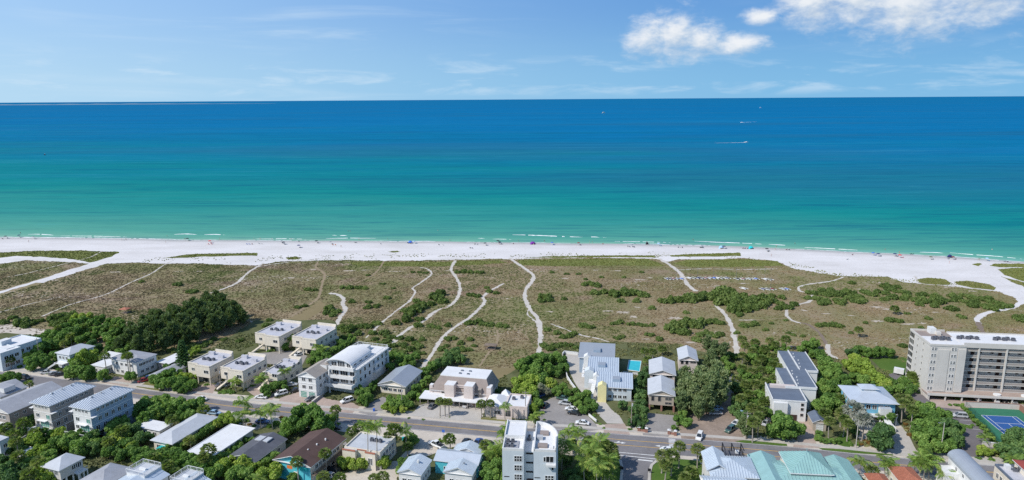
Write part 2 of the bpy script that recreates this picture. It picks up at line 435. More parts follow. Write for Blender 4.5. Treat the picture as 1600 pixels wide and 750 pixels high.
# ------------------------------------------------------------------ mesh helpers
class MB:
    """collects faces with materials and links them as one mesh object"""
    def __init__(s): s.v = []; s.f = []; s.m = []; s.k = []
    def face(s, pts, mat):
        i = len(s.v); s.v += [tuple(p) for p in pts]; s.f.append(tuple(range(i, i + len(pts))))
        if mat not in s.k: s.k.append(mat)
        s.m.append(s.k.index(mat))
    def box(s, x0, y0, z0, x1, y1, z1, mat, top=None):
        a = [(x0, y0), (x1, y0), (x1, y1), (x0, y1)]
        s.prism(a, z0, z1, mat, top)
    def prism(s, pts, z0, z1, mat, top=None):
        n = len(pts)
        s.face([(p[0], p[1], z1) for p in pts], top or mat)
        s.face([(p[0], p[1], z0) for p in reversed(pts)], mat)
        for i in range(n):
            a, b = pts[i], pts[(i + 1) % n]
            s.face([(a[0], a[1], z0), (b[0], b[1], z0), (b[0], b[1], z1), (a[0], a[1], z1)], mat)
    def bar(s, a, b, r, mat, n=4, r2=None):
        a = Vector(a); b = Vector(b); d = (b - a)
        if d.length < 1e-6: return
        q = d.to_track_quat('Z', 'Y'); r2 = r if r2 is None else r2
        A = [a + q @ Vector((r * math.cos(2 * math.pi * (i + .5) / n), r * math.sin(2 * math.pi * (i + .5) / n), 0)) for i in range(n)]
        B_ = [b + q @ Vector((r2 * math.cos(2 * math.pi * (i + .5) / n), r2 * math.sin(2 * math.pi * (i + .5) / n), 0)) for i in range(n)]
        for i in range(n):
            j = (i + 1) % n; s.face([A[i], A[j], B_[j], B_[i]], mat)
        s.face(B_, mat); s.face(A[::-1], mat)
    def mesh(s, name):
        me = bpy.data.meshes.new(name)
        me.from_pydata(s.v, [], s.f)
        for k in s.k: me.materials.append(MATS[k])
        me.polygons.foreach_set('material_index', s.m)
        me.update()
        return me
    def build(s, name, parent=None, **kw):
        return link(name, s.mesh(name), parent, **kw)
def link(name, me, parent=None, loc=None, rz=None, label=None, cat=None, group=None, kind=None, scale=None):
    o = bpy.data.objects.new(name, me); COL.objects.link(o)
    if parent is not None: o.parent = parent
    if loc is not None: o.location = loc if len(loc) == 3 else (loc[0], loc[1], 0)
    if rz is not None: o.rotation_euler = (0, 0, rz)
    if scale is not None: o.scale = scale if isinstance(scale, tuple) else (scale,) * 3
    if label: o['label'] = label
    if cat: o['category'] = cat
    if group: o['group'] = group
    if kind: o['kind'] = kind
    return o
def np_mesh(name, verts, faces, mats, matidx=None):
    """verts (N,3), faces (M,k) arrays of one polygon size"""
    me = bpy.data.meshes.new(name)
    M, k = faces.shape
    me.vertices.add(len(verts)); me.vertices.foreach_set('co', verts.astype(np.float32).ravel())
    me.loops.add(M * k); me.loops.foreach_set('vertex_index', faces.astype(np.int32).ravel())
    me.polygons.add(M); me.polygons.foreach_set('loop_start', np.arange(0, M * k, k, dtype=np.int32))
    me.polygons.foreach_set('loop_total', np.full(M, k, dtype=np.int32))
    for x in mats: me.materials.append(MATS[x])
    if matidx is not None: me.polygons.foreach_set('material_index', matidx.astype(np.int32))
    me.update(calc_edges=True)
    return me
def catmull(pts, step):
    out = []
    p = [pts[0] * 2 - pts[1]] + list(pts) + [pts[-1] * 2 - pts[-2]]
    for i in range(1, len(p) - 2):
        n = max(1, int((p[i + 1] - p[i]).length / step))
        for j in range(n):
            t = j / n
            out.append(.5 * ((2 * p[i]) + (p[i + 1] - p[i - 1]) * t + (2 * p[i - 1] - 5 * p[i] + 4 * p[i + 1] - p[i + 2]) * t * t + (3 * p[i] - p[i - 1] - 3 * p[i + 1] + p[i + 2]) * t ** 3))
    out.append(pts[-1])
    return out
def ragged(poly, step, amp):
    """an outline with an uneven natural edge"""
    out = []
    n = len(poly)
    for i in range(n):
        a, b = poly[i], poly[(i + 1) % n]
        k = max(1, int((b - a).length / step))
        nrm = Vector((-(b - a).y, (b - a).x)).normalized() if (b - a).length > 0 else Vector((0, 0))
        for j in range(k):
            q = a.lerp(b, j / k)
            out.append(q + nrm * random.uniform(-amp, amp))
    return out
def sheet(name, poly, z, mat, label=None, kind='structure', cat=None):
    b = MB(); b.face([(p.x, p.y, z) for p in poly], mat)
    return b.build(name, label=label, kind=kind, cat=cat)
def ribbon(pts, w, z, mat, mb=None, wob=0.0, closed_w=None):
    b = mb or MB()
    L, Rr = [], []
    for i, q in enumerate(pts):
        d = (pts[min(i + 1, len(pts) - 1)] - pts[max(i - 1, 0)]).normalized()
        nn = Vector((-d.y, d.x)); ww = (w(i / (len(pts) - 1)) if callable(w) else w) * .5
        L.append(q + nn * (ww + random.uniform(-wob, wob))); Rr.append(q - nn * (ww + random.uniform(-wob, wob)))
    for i in range(len(pts) - 1):
        b.face([(Rr[i].x, Rr[i].y, z), (Rr[i + 1].x, Rr[i + 1].y, z), (L[i + 1].x, L[i + 1].y, z), (L[i].x, L[i].y, z)], mat)
    return b
def pxs(lst, z=0): return [P(x, y, z) for x, y in lst]

# ------------------------------------------------------------------ terrain, beach, sea
SHORE_PX = [(0, 370), (100, 371), (200, 372.5), (300, 374.5), (400, 375), (500, 375.6), (600, 376.2), (700, 377.2), (800, 378.6), (900, 379.6), (1000, 380.8),
            (1100, 383), (1200, 386.5), (1300, 391.5), (1400, 396), (1500, 401.5), (1600, 408.5)]
shore = pxs(SHORE_PX)
shore = [Vector((-6000, 1450)), Vector((-2500, 850)), Vector((-1000, 610)), Vector((-620, 560))] + shore + [Vector((420, 398)), Vector((600, 300)), Vector((1200, 20)), Vector((3000, -600))]
SHX = np.array([p.x for p in shore]); SHY = np.array([p.y for p in shore])
def shore_y(x): return np.interp(x, SHX, SHY)
b = MB(); b.face([(-6000, -700, 0), (3000, -700, 0), (3000, -640, 0), (1200, -20, 0), (600, 262, 0), (420, 360, 0), (330, 415, 0), (-1000, 590, 0), (-6000, 1400, 0)], 'dune')
b.build('ground', kind='structure', label='dry brown and green dune land behind the beach')
def make_beach():
    xs = np.concatenate([np.linspace(-2400, -560, 24), np.linspace(-540, 440, 197), np.linspace(470, 1500, 16)])
    rows = [(-130, .004, 0), (-60, .004, 0), (-22, .004, 0), (-11, -.03, .18), (-6, -.10, .65), (-3, -.16, 1), (0, -.26, 1), (6, -.5, 1), (30, -2.0, 1)]
    rng = np.random.default_rng(3)
    V, W = [], []
    wig = np.interp(np.arange(len(xs)), np.arange(0, len(xs), 5), rng.uniform(-1.3, 1.3, (len(xs) + 4) // 5))
    for off, z, wet in rows:
        for i, x in enumerate(xs):
            V.append((x, shore_y(x) + off + (wig[i] if -12 < off < 5 else 0), z)); W.append(wet)
    n = len(xs); F = [(r * n + i, r * n + i + 1, (r + 1) * n + i + 1, (r + 1) * n + i) for r in range(len(rows) - 1) for i in range(n - 1)]
    me = np_mesh('beach', np.array(V), np.array(F), ['sand'])
    a = me.attributes.new('wet', 'FLOAT', 'POINT'); a.data.foreach_set('value', np.array(W, dtype=np.float32))
    link('beach', me, kind='structure', label='wide white sand beach')
make_beach()
def make_sea():
    ds = [-4, 0, 3, 6, 10, 16, 25, 40, 60, 90, 140, 220, 350, 550, 900, 1500, 2600, 5000, 12000, 40000, 300000]
    xs = np.concatenate([np.linspace(-2400, -560, 24), np.linspace(-540, 440, 99), np.linspace(470, 1500, 16)])
    V, A = [], []
    for d in ds:
        for x in xs:
            dd = max(d, 0)
            V.append((x * (1 + dd / 500.0), shore_y(x) + d, -.25)); A.append(max(d, 0) * 10 ** (.2 * max(-1, min(1, x / 400))))
    n = len(xs); F = [(r * n + i, r * n + i + 1, (r + 1) * n + i + 1, (r + 1) * n + i) for r in range(len(ds) - 1) for i in range(n - 1)]
    me = np_mesh('sea', np.array(V), np.array(F), ['water'])
    a = me.attributes.new('offshore', 'FLOAT', 'POINT'); a.data.foreach_set('value', np.array(A, dtype=np.float32))
    link('sea', me, kind='structure', label='calm sea shading from pale green shallows to deep blue')
make_sea()
def make_coast():
    b = MB(); n = 60
    x0, x1, y = -19500, -9000, 26000
    top = [(30 + 14 * math.sin(i * .9) * random.random()) * math.sin(math.pi * min(1, (n - i) / n * 1.6 + .02) / 2) for i in range(n + 1)]
    for i in range(n):
        xa, xb = x0 + (x1 - x0) * i / n, x0 + (x1 - x0) * (i + 1) / n
        b.face([(xa, y, -1), (xb, y, -1), (xb, y + 300, top[i + 1]), (xa, y + 300, top[i])], 'farcoast')
        b.face([(xa, y + 300, top[i]), (xb, y + 300, top[i + 1]), (xb, y + 1600, -1), (xa, y + 1600, -1)], 'farcoast')
    b.build('distant_coast_terrain', kind='structure', label='pale low coast on the horizon')
make_coast()
# the dune scrub: outlines on top of the sand
DUNES = []
def dune(poly_px, mat='dune', amp=1.0, name='dune_terrain', z=.008, step=3.5, label='brown and olive dune scrub'):
    poly = ragged(pxs(poly_px), step, amp)
    sheet(name, poly, z, mat, label)
    DUNES.append((np.array([(p.x, p.y) for p in poly]), mat))
dune([(-60, 430), (0, 412), (40, 407), (110, 409), (146, 412.5), (95, 428), (0, 455), (-60, 474)], label='brown dune scrub beside the broad sand track')
dune([(-200, 520), (0, 461.5), (60, 444.5), (115, 427), (165, 412.5), (215, 410), (262, 412), (300, 412), (345, 413), (400, 415), (430, 409.5), (470, 408), (500, 407), (550, 406.5), (600, 407.5), (700, 406.5),
      (780, 404), (800, 405.5), (850, 403.5), (920, 402.5), (1020, 404), (1045, 409), (1060, 405.5), (1130, 405), (1160, 403.5), (1215, 408), (1228, 414), (1245, 421), (1270, 425), (1318, 432), (1358, 432), (1388, 433),
      (1412, 441), (1440, 443), (1482, 447), (1530, 452), (1562, 456), (1582, 464), (1590, 474), (1640, 470), (1800, 560), (1800, 640), (800, 600), (-300, 640)], label='wide dune field of brown scrub crossed by sand paths')
dune([(-80, 397), (0, 394.5), (50, 392), (127, 391.5), (187, 393.5), (175, 401), (142, 410), (121, 405.5), (76, 402), (25, 400), (0, 402.5), (-80, 412)], 'beachturf', label='yellow green grass strip on the upper beach')
dune([(250, 404), (290, 397.5), (340, 396), (402, 395), (402, 399.5), (350, 400), (300, 402)], 'beachturf', label='thin grass strip on white sand')
dune([(1432, 437), (1450, 434), (1475, 436), (1487, 442), (1484, 445.5), (1455, 445), (1436, 442)], 'drylawn', .5, label='oval grass island on the sand')
dune([(1491, 440.5), (1512, 438.5), (1545, 444), (1557, 450), (1553, 453), (1520, 450), (1496, 445)], 'drylawn', .5, label='larger oval grass island on the sand')
dune([(1553, 429), (1600, 441), (1660, 456), (1660, 470), (1600, 451), (1575, 442)], 'drylawn', .5, label='grass wedge at the beach access')
dune([(1559, 421), (1580, 419), (1660, 417), (1660, 452), (1600, 440), (1570, 430)], 'beachturf', .5, label='green grass wedge beside the beach access')
dune([(1545, 415), (1552, 412), (1600, 412), (1640, 416), (1600, 417.5), (1560, 417.5)], 'beachturf', .6, label='low grass strip near the waterline')
dune([(1518, 413), (1530, 411), (1536, 413), (1528, 416)], 'beachturf', .5, label='small tuft island on the sand')
dune([(1046, 399), (1080, 397), (1130, 395.5), (1155, 394.5), (1157, 400), (1100, 401), (1050, 401)], 'beachturf', .7, label='thin dune grass strip above the white sand')
dune([(606, 393.5), (620, 391.8), (625, 393.5), (615, 394.8)], 'beachturf', .5, label='tiny grass mound on the sand')
dune([(446, 403), (462, 400.5), (473, 403), (462, 405.5), (450, 405.5)], 'beachturf', .7, label='small grass mound above the scrub')
dune([(815, 402.8), (860, 400.6), (930, 399.2), (1022, 399.0), (1026, 402.5), (960, 401.8), (880, 402.8)], 'beachturf', .7, label='straggling grass fringe at the dune edge')
dune([(808, 407), (860, 405), (930, 404), (1012, 404.5), (1030, 411), (1040, 416), (960, 415), (860, 416), (815, 414)], 'beachturf', .8, z=.012, label='green grass belt left of the central path')
dune([(1050, 411), (1075, 406.5), (1150, 404.5), (1213, 408), (1226, 415), (1160, 417), (1075, 417)], 'beachturf', .8, z=.012, label='green grass belt right of the central path')
dune([(540, 409.5), (690, 409), (780, 406.5), (795, 411), (700, 416), (560, 416)], 'beachturf', .8, z=.012, label='olive grass belt between two paths')
dune([(755, 577), (810, 573), (812, 600), (800, 612), (770, 600), (752, 588)], 'tanfield', .5, z=.012, label='bare tan ground behind the pink condominium')
dune([(348, 540), (380, 525), (405, 515), (470, 490), (500, 470), (512, 478), (480, 500), (400, 540), (360, 553)], 'tanfield', .8, z=.012, label='dry tan clearing beside the pine grove')

PATHS = []
def path(pts, w, mat='pathsand', label='', name='path', wob=.38, z=.018):
    q = catmull(pxs(pts), 2.0)
    ph = random.uniform(0, 6); w0 = w; w = (lambda t: (w0(t) if callable(w0) else w0) * (1 + .28 * math.sin(ph + t * 19) * math.sin(ph * 2 + t * 47)))
    ribbon(q, w, z + .0011 * len(PATHS), mat, wob=wob).build(name, kind='structure', label=label)
    PATHS.append((np.array([(p.x, p.y) for p in q]), (w0 if not callable(w0) else max(w0(0), w0(1)))))
path([(-90, 488), (0, 457), (50, 442), (100, 426), (150, 411), (185, 403), (215, 398)], lambda t: 4 + 8 * max(0, t - .6), 'sand', 'broad white sand track on the left')
path([(10, 433), (42, 427), (105, 411), (140, 402), (160, 392)], .9, label='thin pale path through the left scrub')
path([(66, 494), (110, 476), (165, 460), (205, 441), (235, 428), (258, 413), (268, 408)], 1.1, label='narrow pale boardwalk line across the left dunes')
path([(-20, 492), (10, 485), (50, 474), (95, 464)], .8, label='short thin trail at the left edge')
path([(330, 458), (355, 449), (372, 441), (385, 428), (400, 418), (412, 411)], 1.8, label='pale path emerging behind the pine grove')
path([(402, 417), (425, 413), (450, 410)], 1.4, label='pale sand strip along the scrub edge')
path([(455, 495), (480, 478), (497, 465), (503, 445), (507, 428), (494, 418), (497, 409)], 1.6, 'trodden', 'brown trodden trail left of centre')
path([(515, 458), (530, 461), (537, 468), (536, 476), (540, 484), (532, 495), (527, 505), (522, 516)], 2.2, label='bright white sand path behind the beige condominiums')
path([(515, 457), (545, 447), (575, 434), (590, 423), (600, 408)], 1.1, 'trodden', 'faint trail rising to the dune edge')
path([(572, 528), (590, 510), (620, 485), (640, 470), (649, 456), (645, 450), (660, 440), (674, 428), (667, 420), (655, 418)], 1.3, label='thin curving path beside the white barrel roofed building')
path([(608, 549), (618, 531), (632, 518), (645, 510), (660, 503), (680, 487), (705, 476), (717, 460), (718, 445), (712, 432), (705, 421), (711, 407)], 2.0, label='long pale path curving up from the white building')
path([(658, 577), (675, 553), (690, 530), (705, 515), (730, 499), (745, 486), (757, 472), (755, 464), (765, 455), (787, 443)], 1.8, label='winding pale path behind the grey roofed cottage')
path([(750, 572), (762, 553), (775, 540), (778, 525), (776, 516)], 1.1, 'trodden', 'short trail to the dune shelter')
path([(841, 558), (844, 535), (844, 515), (840, 498), (828, 483), (820, 465), (822, 452), (831, 440), (833, 430), (818, 418), (804, 409), (796, 403)], 2.3, label='long winding white path in the middle of the dunes')
path([(826, 483), (824, 491), (832, 498), (841, 506)], 1.0, label='small loop off the middle path')
path([(860, 506), (885, 515), (910, 524), (950, 534), (975, 555)], 1.0, label='thin path leading to the pool house')
path([(1153, 565), (1150, 540), (1146, 520), (1140, 503), (1130, 488), (1117, 476)], 2.2, label='white path below the sea grape thicket')
path([(1087, 455), (1075, 445), (1067, 433), (1060, 424), (1045, 413), (1030, 404)], 2.6, label='white path past the catamarans')
path([(1058, 422), (1100, 420), (1160, 421), (1215, 420)], .9, label='pale sand line behind the green belt')
path([(1318, 433), (1300, 439), (1265, 444), (1249, 448), (1250, 455), (1268, 460), (1266, 470), (1252, 475), (1232, 480), (1229, 492), (1238, 501), (1252, 505)], 1.6, label='winding white path right of the thicket')
path([(1250, 504), (1265, 508), (1280, 520), (1290, 535), (1293, 540)], 1.7, 'wood', 'dark boardwalk behind the dark roofed townhouses')
path([(1294, 538), (1295, 552), (1303, 558), (1312, 564)], 2.0, label='white path end near the townhouses')
path([(1590, 447), (1585, 462), (1597, 470), (1580, 481), (1545, 488), (1527, 498), (1529, 505)], 3.0, 'sand', 'broad white access path behind the tall condominium')
path([(1528, 503), (1534, 516), (1540, 530)], 2.4, 'wood', 'grey boardwalk to the tall condominium')
path([(1640, 470), (1600, 452), (1570, 440), (1545, 425)], 7, 'sand', 'wide sand access at the right')
path([(1430, 432), (1440, 443), (1490, 447), (1545, 454)], 1.2, label='thin sand line around the grass islands')

for k, pts in enumerate([[(300, 445), (335, 436), (372, 430)], [(420, 478), (455, 466), (492, 456)], [(560, 420), (575, 416), (620, 418), (660, 419)], [(430, 432), (470, 436), (505, 432)], [(850, 425), (900, 421), (960, 420), (1030, 421)], [(890, 500), (930, 492), (980, 490)], [(1180, 500), (1215, 498), (1228, 497)],
                         [(1180, 525), (1150, 520)], [(150, 440), (185, 436), (215, 436)], [(60, 470), (110, 455), (150, 449)], [(700, 478), (680, 490), (672, 505)], [(1330, 470), (1380, 484), (1440, 486)]]):
    path(pts, .7, 'trodden', 'faint trodden trail through the scrub, %s' % 'behind the grove|left of the brown trail|along the olive belt|across the brown trail|along the central grass belt|below the central shrub clump|beside the winding right path|under the green thicket|in the left scrub|at the left edge|beside the long pale path|below the green dune band'.split('|')[k])
BARE = []
def hollow(px, py, rx, ry, lab):
    c = P(px, py); a = abs(P(px + rx, py).x - P(px - rx, py).x) / 2; h = abs(P(px, py - ry).y - P(px, py + ry).y) / 2; n = 26
    poly = [c + Vector((a * math.cos(6.2832 * i / n), h * math.sin(6.2832 * i / n))) * random.uniform(.35, 1.15) for i in range(n)]
    sheet('bare_sand_ground', poly, .0135 + .0002 * len(BARE), 'drysand', lab); BARE.append(np.array([(p.x, p.y) for p in poly]))
for (x, y, rx, ry) in [(545, 423, 10, .8), (570, 422, 7, .7), (490, 421, 8, .6), (455, 434, 9, .9), (180, 425, 12, .7), (280, 424, 8, .6), (310, 424, 8, .6), (225, 428, 6, .5), (85, 438, 8, .9), (620, 424, 12, .7), (830, 421, 8, .7), (880, 435, 8, 1), (930, 422, 8, .6), (965, 423, 10, .7), (1000, 437, 12, .9), (950, 486, 9, 1.4), (975, 488, 12, 1.8), (990, 495, 8, 1.5), (860, 487, 6, 1.1), (995, 480, 6, 1), (1055, 497, 14, 2), (1090, 499, 10, 1.2), (1120, 447, 9, .9), (1160, 443, 10, .8), (1015, 434, 7, .7),
                       (1257, 485, 6, 1.4), (1290, 490, 9, 1.1), (1370, 480, 13, 1.2), (1385, 483, 10, 1.2), (1372, 502, 10, 2), (1420, 506, 12, 1.6), (1440, 505, 9, 1.2), (1330, 493, 6, .9), (1460, 488, 7, .9), (1345, 452, 7, .8), (1395, 437, 8, .8), (1480, 449, 9, .8), (1520, 455, 9, .9), (1170, 500, 18, .9), (1080, 535, 9, 1.3), (1050, 540, 8, 1.2), (990, 538, 9, 1.3), (1010, 530, 7, 1), (700, 423, 6, .6), (680, 423, 5, .5)]:
    hollow(x, y, rx * 1.1, ry * 1.1, 'bare pale sand hollow in the scrub')

# ------------------------------------------------------------------ town ground, road, drives
town = pxs([(-400, 640), (-60, 530), (40, 515), (130, 545), (240, 545), (330, 545), (400, 500), (520, 500), (560, 540), (660, 575), (770, 600), (830, 560), (900, 535), (960, 535), (1060, 538), (1130, 560), (1200, 555), (1280, 552), (1310, 562), (1400, 560), (1450, 590), (1700, 580), (1900, 760), (1900, 1600), (-400, 1600)])
sheet('town_ground', ragged(town, 4, .8), .062, 'townsoil', 'soil and rough grass of the gardens')
sheet('lawn_field', ragged(pxs([(1362, 562), (1376, 559), (1425, 558), (1420, 592), (1390, 585), (1375, 575)]), 3, .3), .066, 'lawn', 'mown lawn beside the tall condominium')
ROAD_PX = [(-120, 573), (0, 588), (50, 594), (117, 602.5), (200, 613.5), (323, 630), (365, 635.5), (440, 643.5), (530, 652.5), (600, 659), (690, 667), (778, 675), (900, 685.5), (970, 691.5), (1050, 697.5), (1130, 703), (1200, 708.5), (1300, 717), (1400, 726), (1500, 734.5), (1600, 742), (1720, 750)]
road_c = catmull(pxs(ROAD_PX), 4)
RN = len(road_c)
def road_w(t):
    x = road_c[min(RN - 1, int(t * RN))].x
    return float(np.interp(x, [-60, 0, 18, 80, 110, 140], [7.4, 7.6, 10.8, 10.8, 8.6, 8.2]))
def offset(pts, d):
    out = []
    for i, q in enumerate(pts):
        e = (pts[min(i + 1, len(pts) - 1)] - pts[max(i - 1, 0)]).normalized()
        dd = d(i / (len(pts) - 1)) if callable(d) else d
        out.append(q + Vector((-e.y, e.x)) * dd)
    return out
ribbon(road_c, lambda t: road_w(t) + 11, .070, 'sandlot', wob=.4).build('road_shoulder_ground', kind='structure', label='pale sandy shoulder of the road')
ribbon(road_c, road_w, .094, 'asphalt', wob=.06).build('road', kind='structure', label='grey asphalt beach road')
def kerb(pts, w, h, name, mat='concrete', label=''):
    b = MB(); L, Rr = offset(pts, w / 2), offset(pts, -w / 2)
    for i in range(len(pts) - 1):
        b.face([(*Rr[i], h), (*Rr[i + 1], h), (*L[i + 1], h), (*L[i], h)], mat)
        b.face([(*Rr[i], 0), (*Rr[i + 1], 0), (*Rr[i + 1], h), (*Rr[i], h)], mat)
        b.face([(*L[i + 1], 0), (*L[i], 0), (*L[i], h), (*L[i + 1], h)], mat)
    b.build(name, kind='structure', label=label)
kerb(offset(road_c, lambda t: road_w(t) / 2 + 2.6), 1.7, .20, 'sidewalk', label='concrete sidewalk on the seaward side of the road')
i0 = [i for i, q in enumerate(road_c) if q.x > -150][0]; i1 = [i for i, q in enumerate(road_c) if q.x > 17][0]; i2 = [i for i, q in enumerate(road_c) if q.x > 82][0]
def stripe(pts, w, mat, label, name='road_line_marking', z=.100): ribbon(pts, w, z, mat).build(name, kind='structure', label=label)
A_, B_, C_ = road_c[i0:i1], road_c[i1:i2], road_c[i2:]
stripe(offset(A_, .16), .13, 'line_yellow', 'seaward half of the double yellow line, western stretch')
stripe(offset(A_, -.16), .13, 'line_yellow', 'landward half of the double yellow line, western stretch')
stripe(offset(B_, 1.7), .2, 'line_yellow', 'seaward yellow line of the turning lane')
stripe(offset(B_, -1.7), .2, 'line_yellow', 'landward yellow line of the turning lane')
stripe(offset(C_, .16), .13, 'line_yellow', 'seaward half of the double yellow line, eastern stretch')
stripe(offset(C_, -.16), .13, 'line_yellow', 'landward half of the double yellow line, eastern stretch')
stripe(offset(road_c, lambda t: road_w(t) / 2 - .3), .12, 'line_white', 'white edge line on the seaward side')
stripe(offset(A_, lambda t: -3.45), .12, 'line_white', 'white edge line on the landward side')
# side street, crossings, arrows
sheet('side_street', pxs([(955, 703), (962, 710), (969, 720), (972.5, 731), (971, 750), (965, 900), (1020, 900), (1014, 750), (1015, 737), (1018, 727), (1027, 718.5), (1040, 712), (1000, 705)]), .090, 'asphalt', 'side street joining the beach road')
kerb(catmull(pxs([(950, 705.5), (962, 710.5), (969.5, 721), (972.3, 731), (970.5, 750), (966, 800)]), 2), .8, .21, 'kerb', label='rounded kerb on the west side of the side street')
kerb(catmull(pxs([(1050, 715.5), (1027, 719.5), (1018, 727.5), (1015.3, 737), (1014.3, 750), (1013, 800)]), 2), .8, .21, 'kerb', label='rounded kerb on the east side of the side street')
for (a, b_, lab) in [((965, 707), (1028, 712.5), 'upper'), ((967, 711.5), (1024, 717.5), 'lower')]:
    stripe(pxs([a, b_]), .3, 'line_white', lab + ' white line of the side street crossing', 'crosswalk_marking')
stripe(pxs([(997, 718.5), (1020, 721)]), .6, 'line_white', 'white stop bar of the side street', 'stop_bar_marking')
for k in range(7):
    a = P(1044.5 + k * .15, 686.4 + k * 2.0); d = Vector((1, -.17)).normalized()
    stripe([a, a + d * 2.1], .42, 'line_white', 'white crosswalk bar, number %d counted from the seaward kerb' % (k + 1), 'crosswalk_bar_marking')
def arrow(px, py, s, lab):
    a = P(px, py); b = MB(); d = Vector((1, -.16)).normalized() * s; n = Vector((-d.y, d.x)).normalized()
    def q(u, v): p = a + d * u + n * v; return (p.x, p.y, .104)
    b.face([q(-1.6, .14), q(-1.6, -.14), q(.6, -.14), q(.6, .14)], 'line_white')
    b.face([q(.6, .55), q(.6, -.55), q(2.0, 0)], 'line_white')
    b.face([q(-1.0, .14), q(-.4, .14), q(.3, .9), q(-.2, .9)], 'line_white')
    b.build('turn_arrow_marking', kind='structure', label=lab)
arrow(968, 692, 1, 'white turn arrow before the side street'); arrow(1034, 697.5, -1, 'white turn arrow after the side street'); arrow(912, 687.5, 1, 'white turn arrow near the feather palms'); arrow(1115, 704, -1, 'white turn arrow near the blue roof')
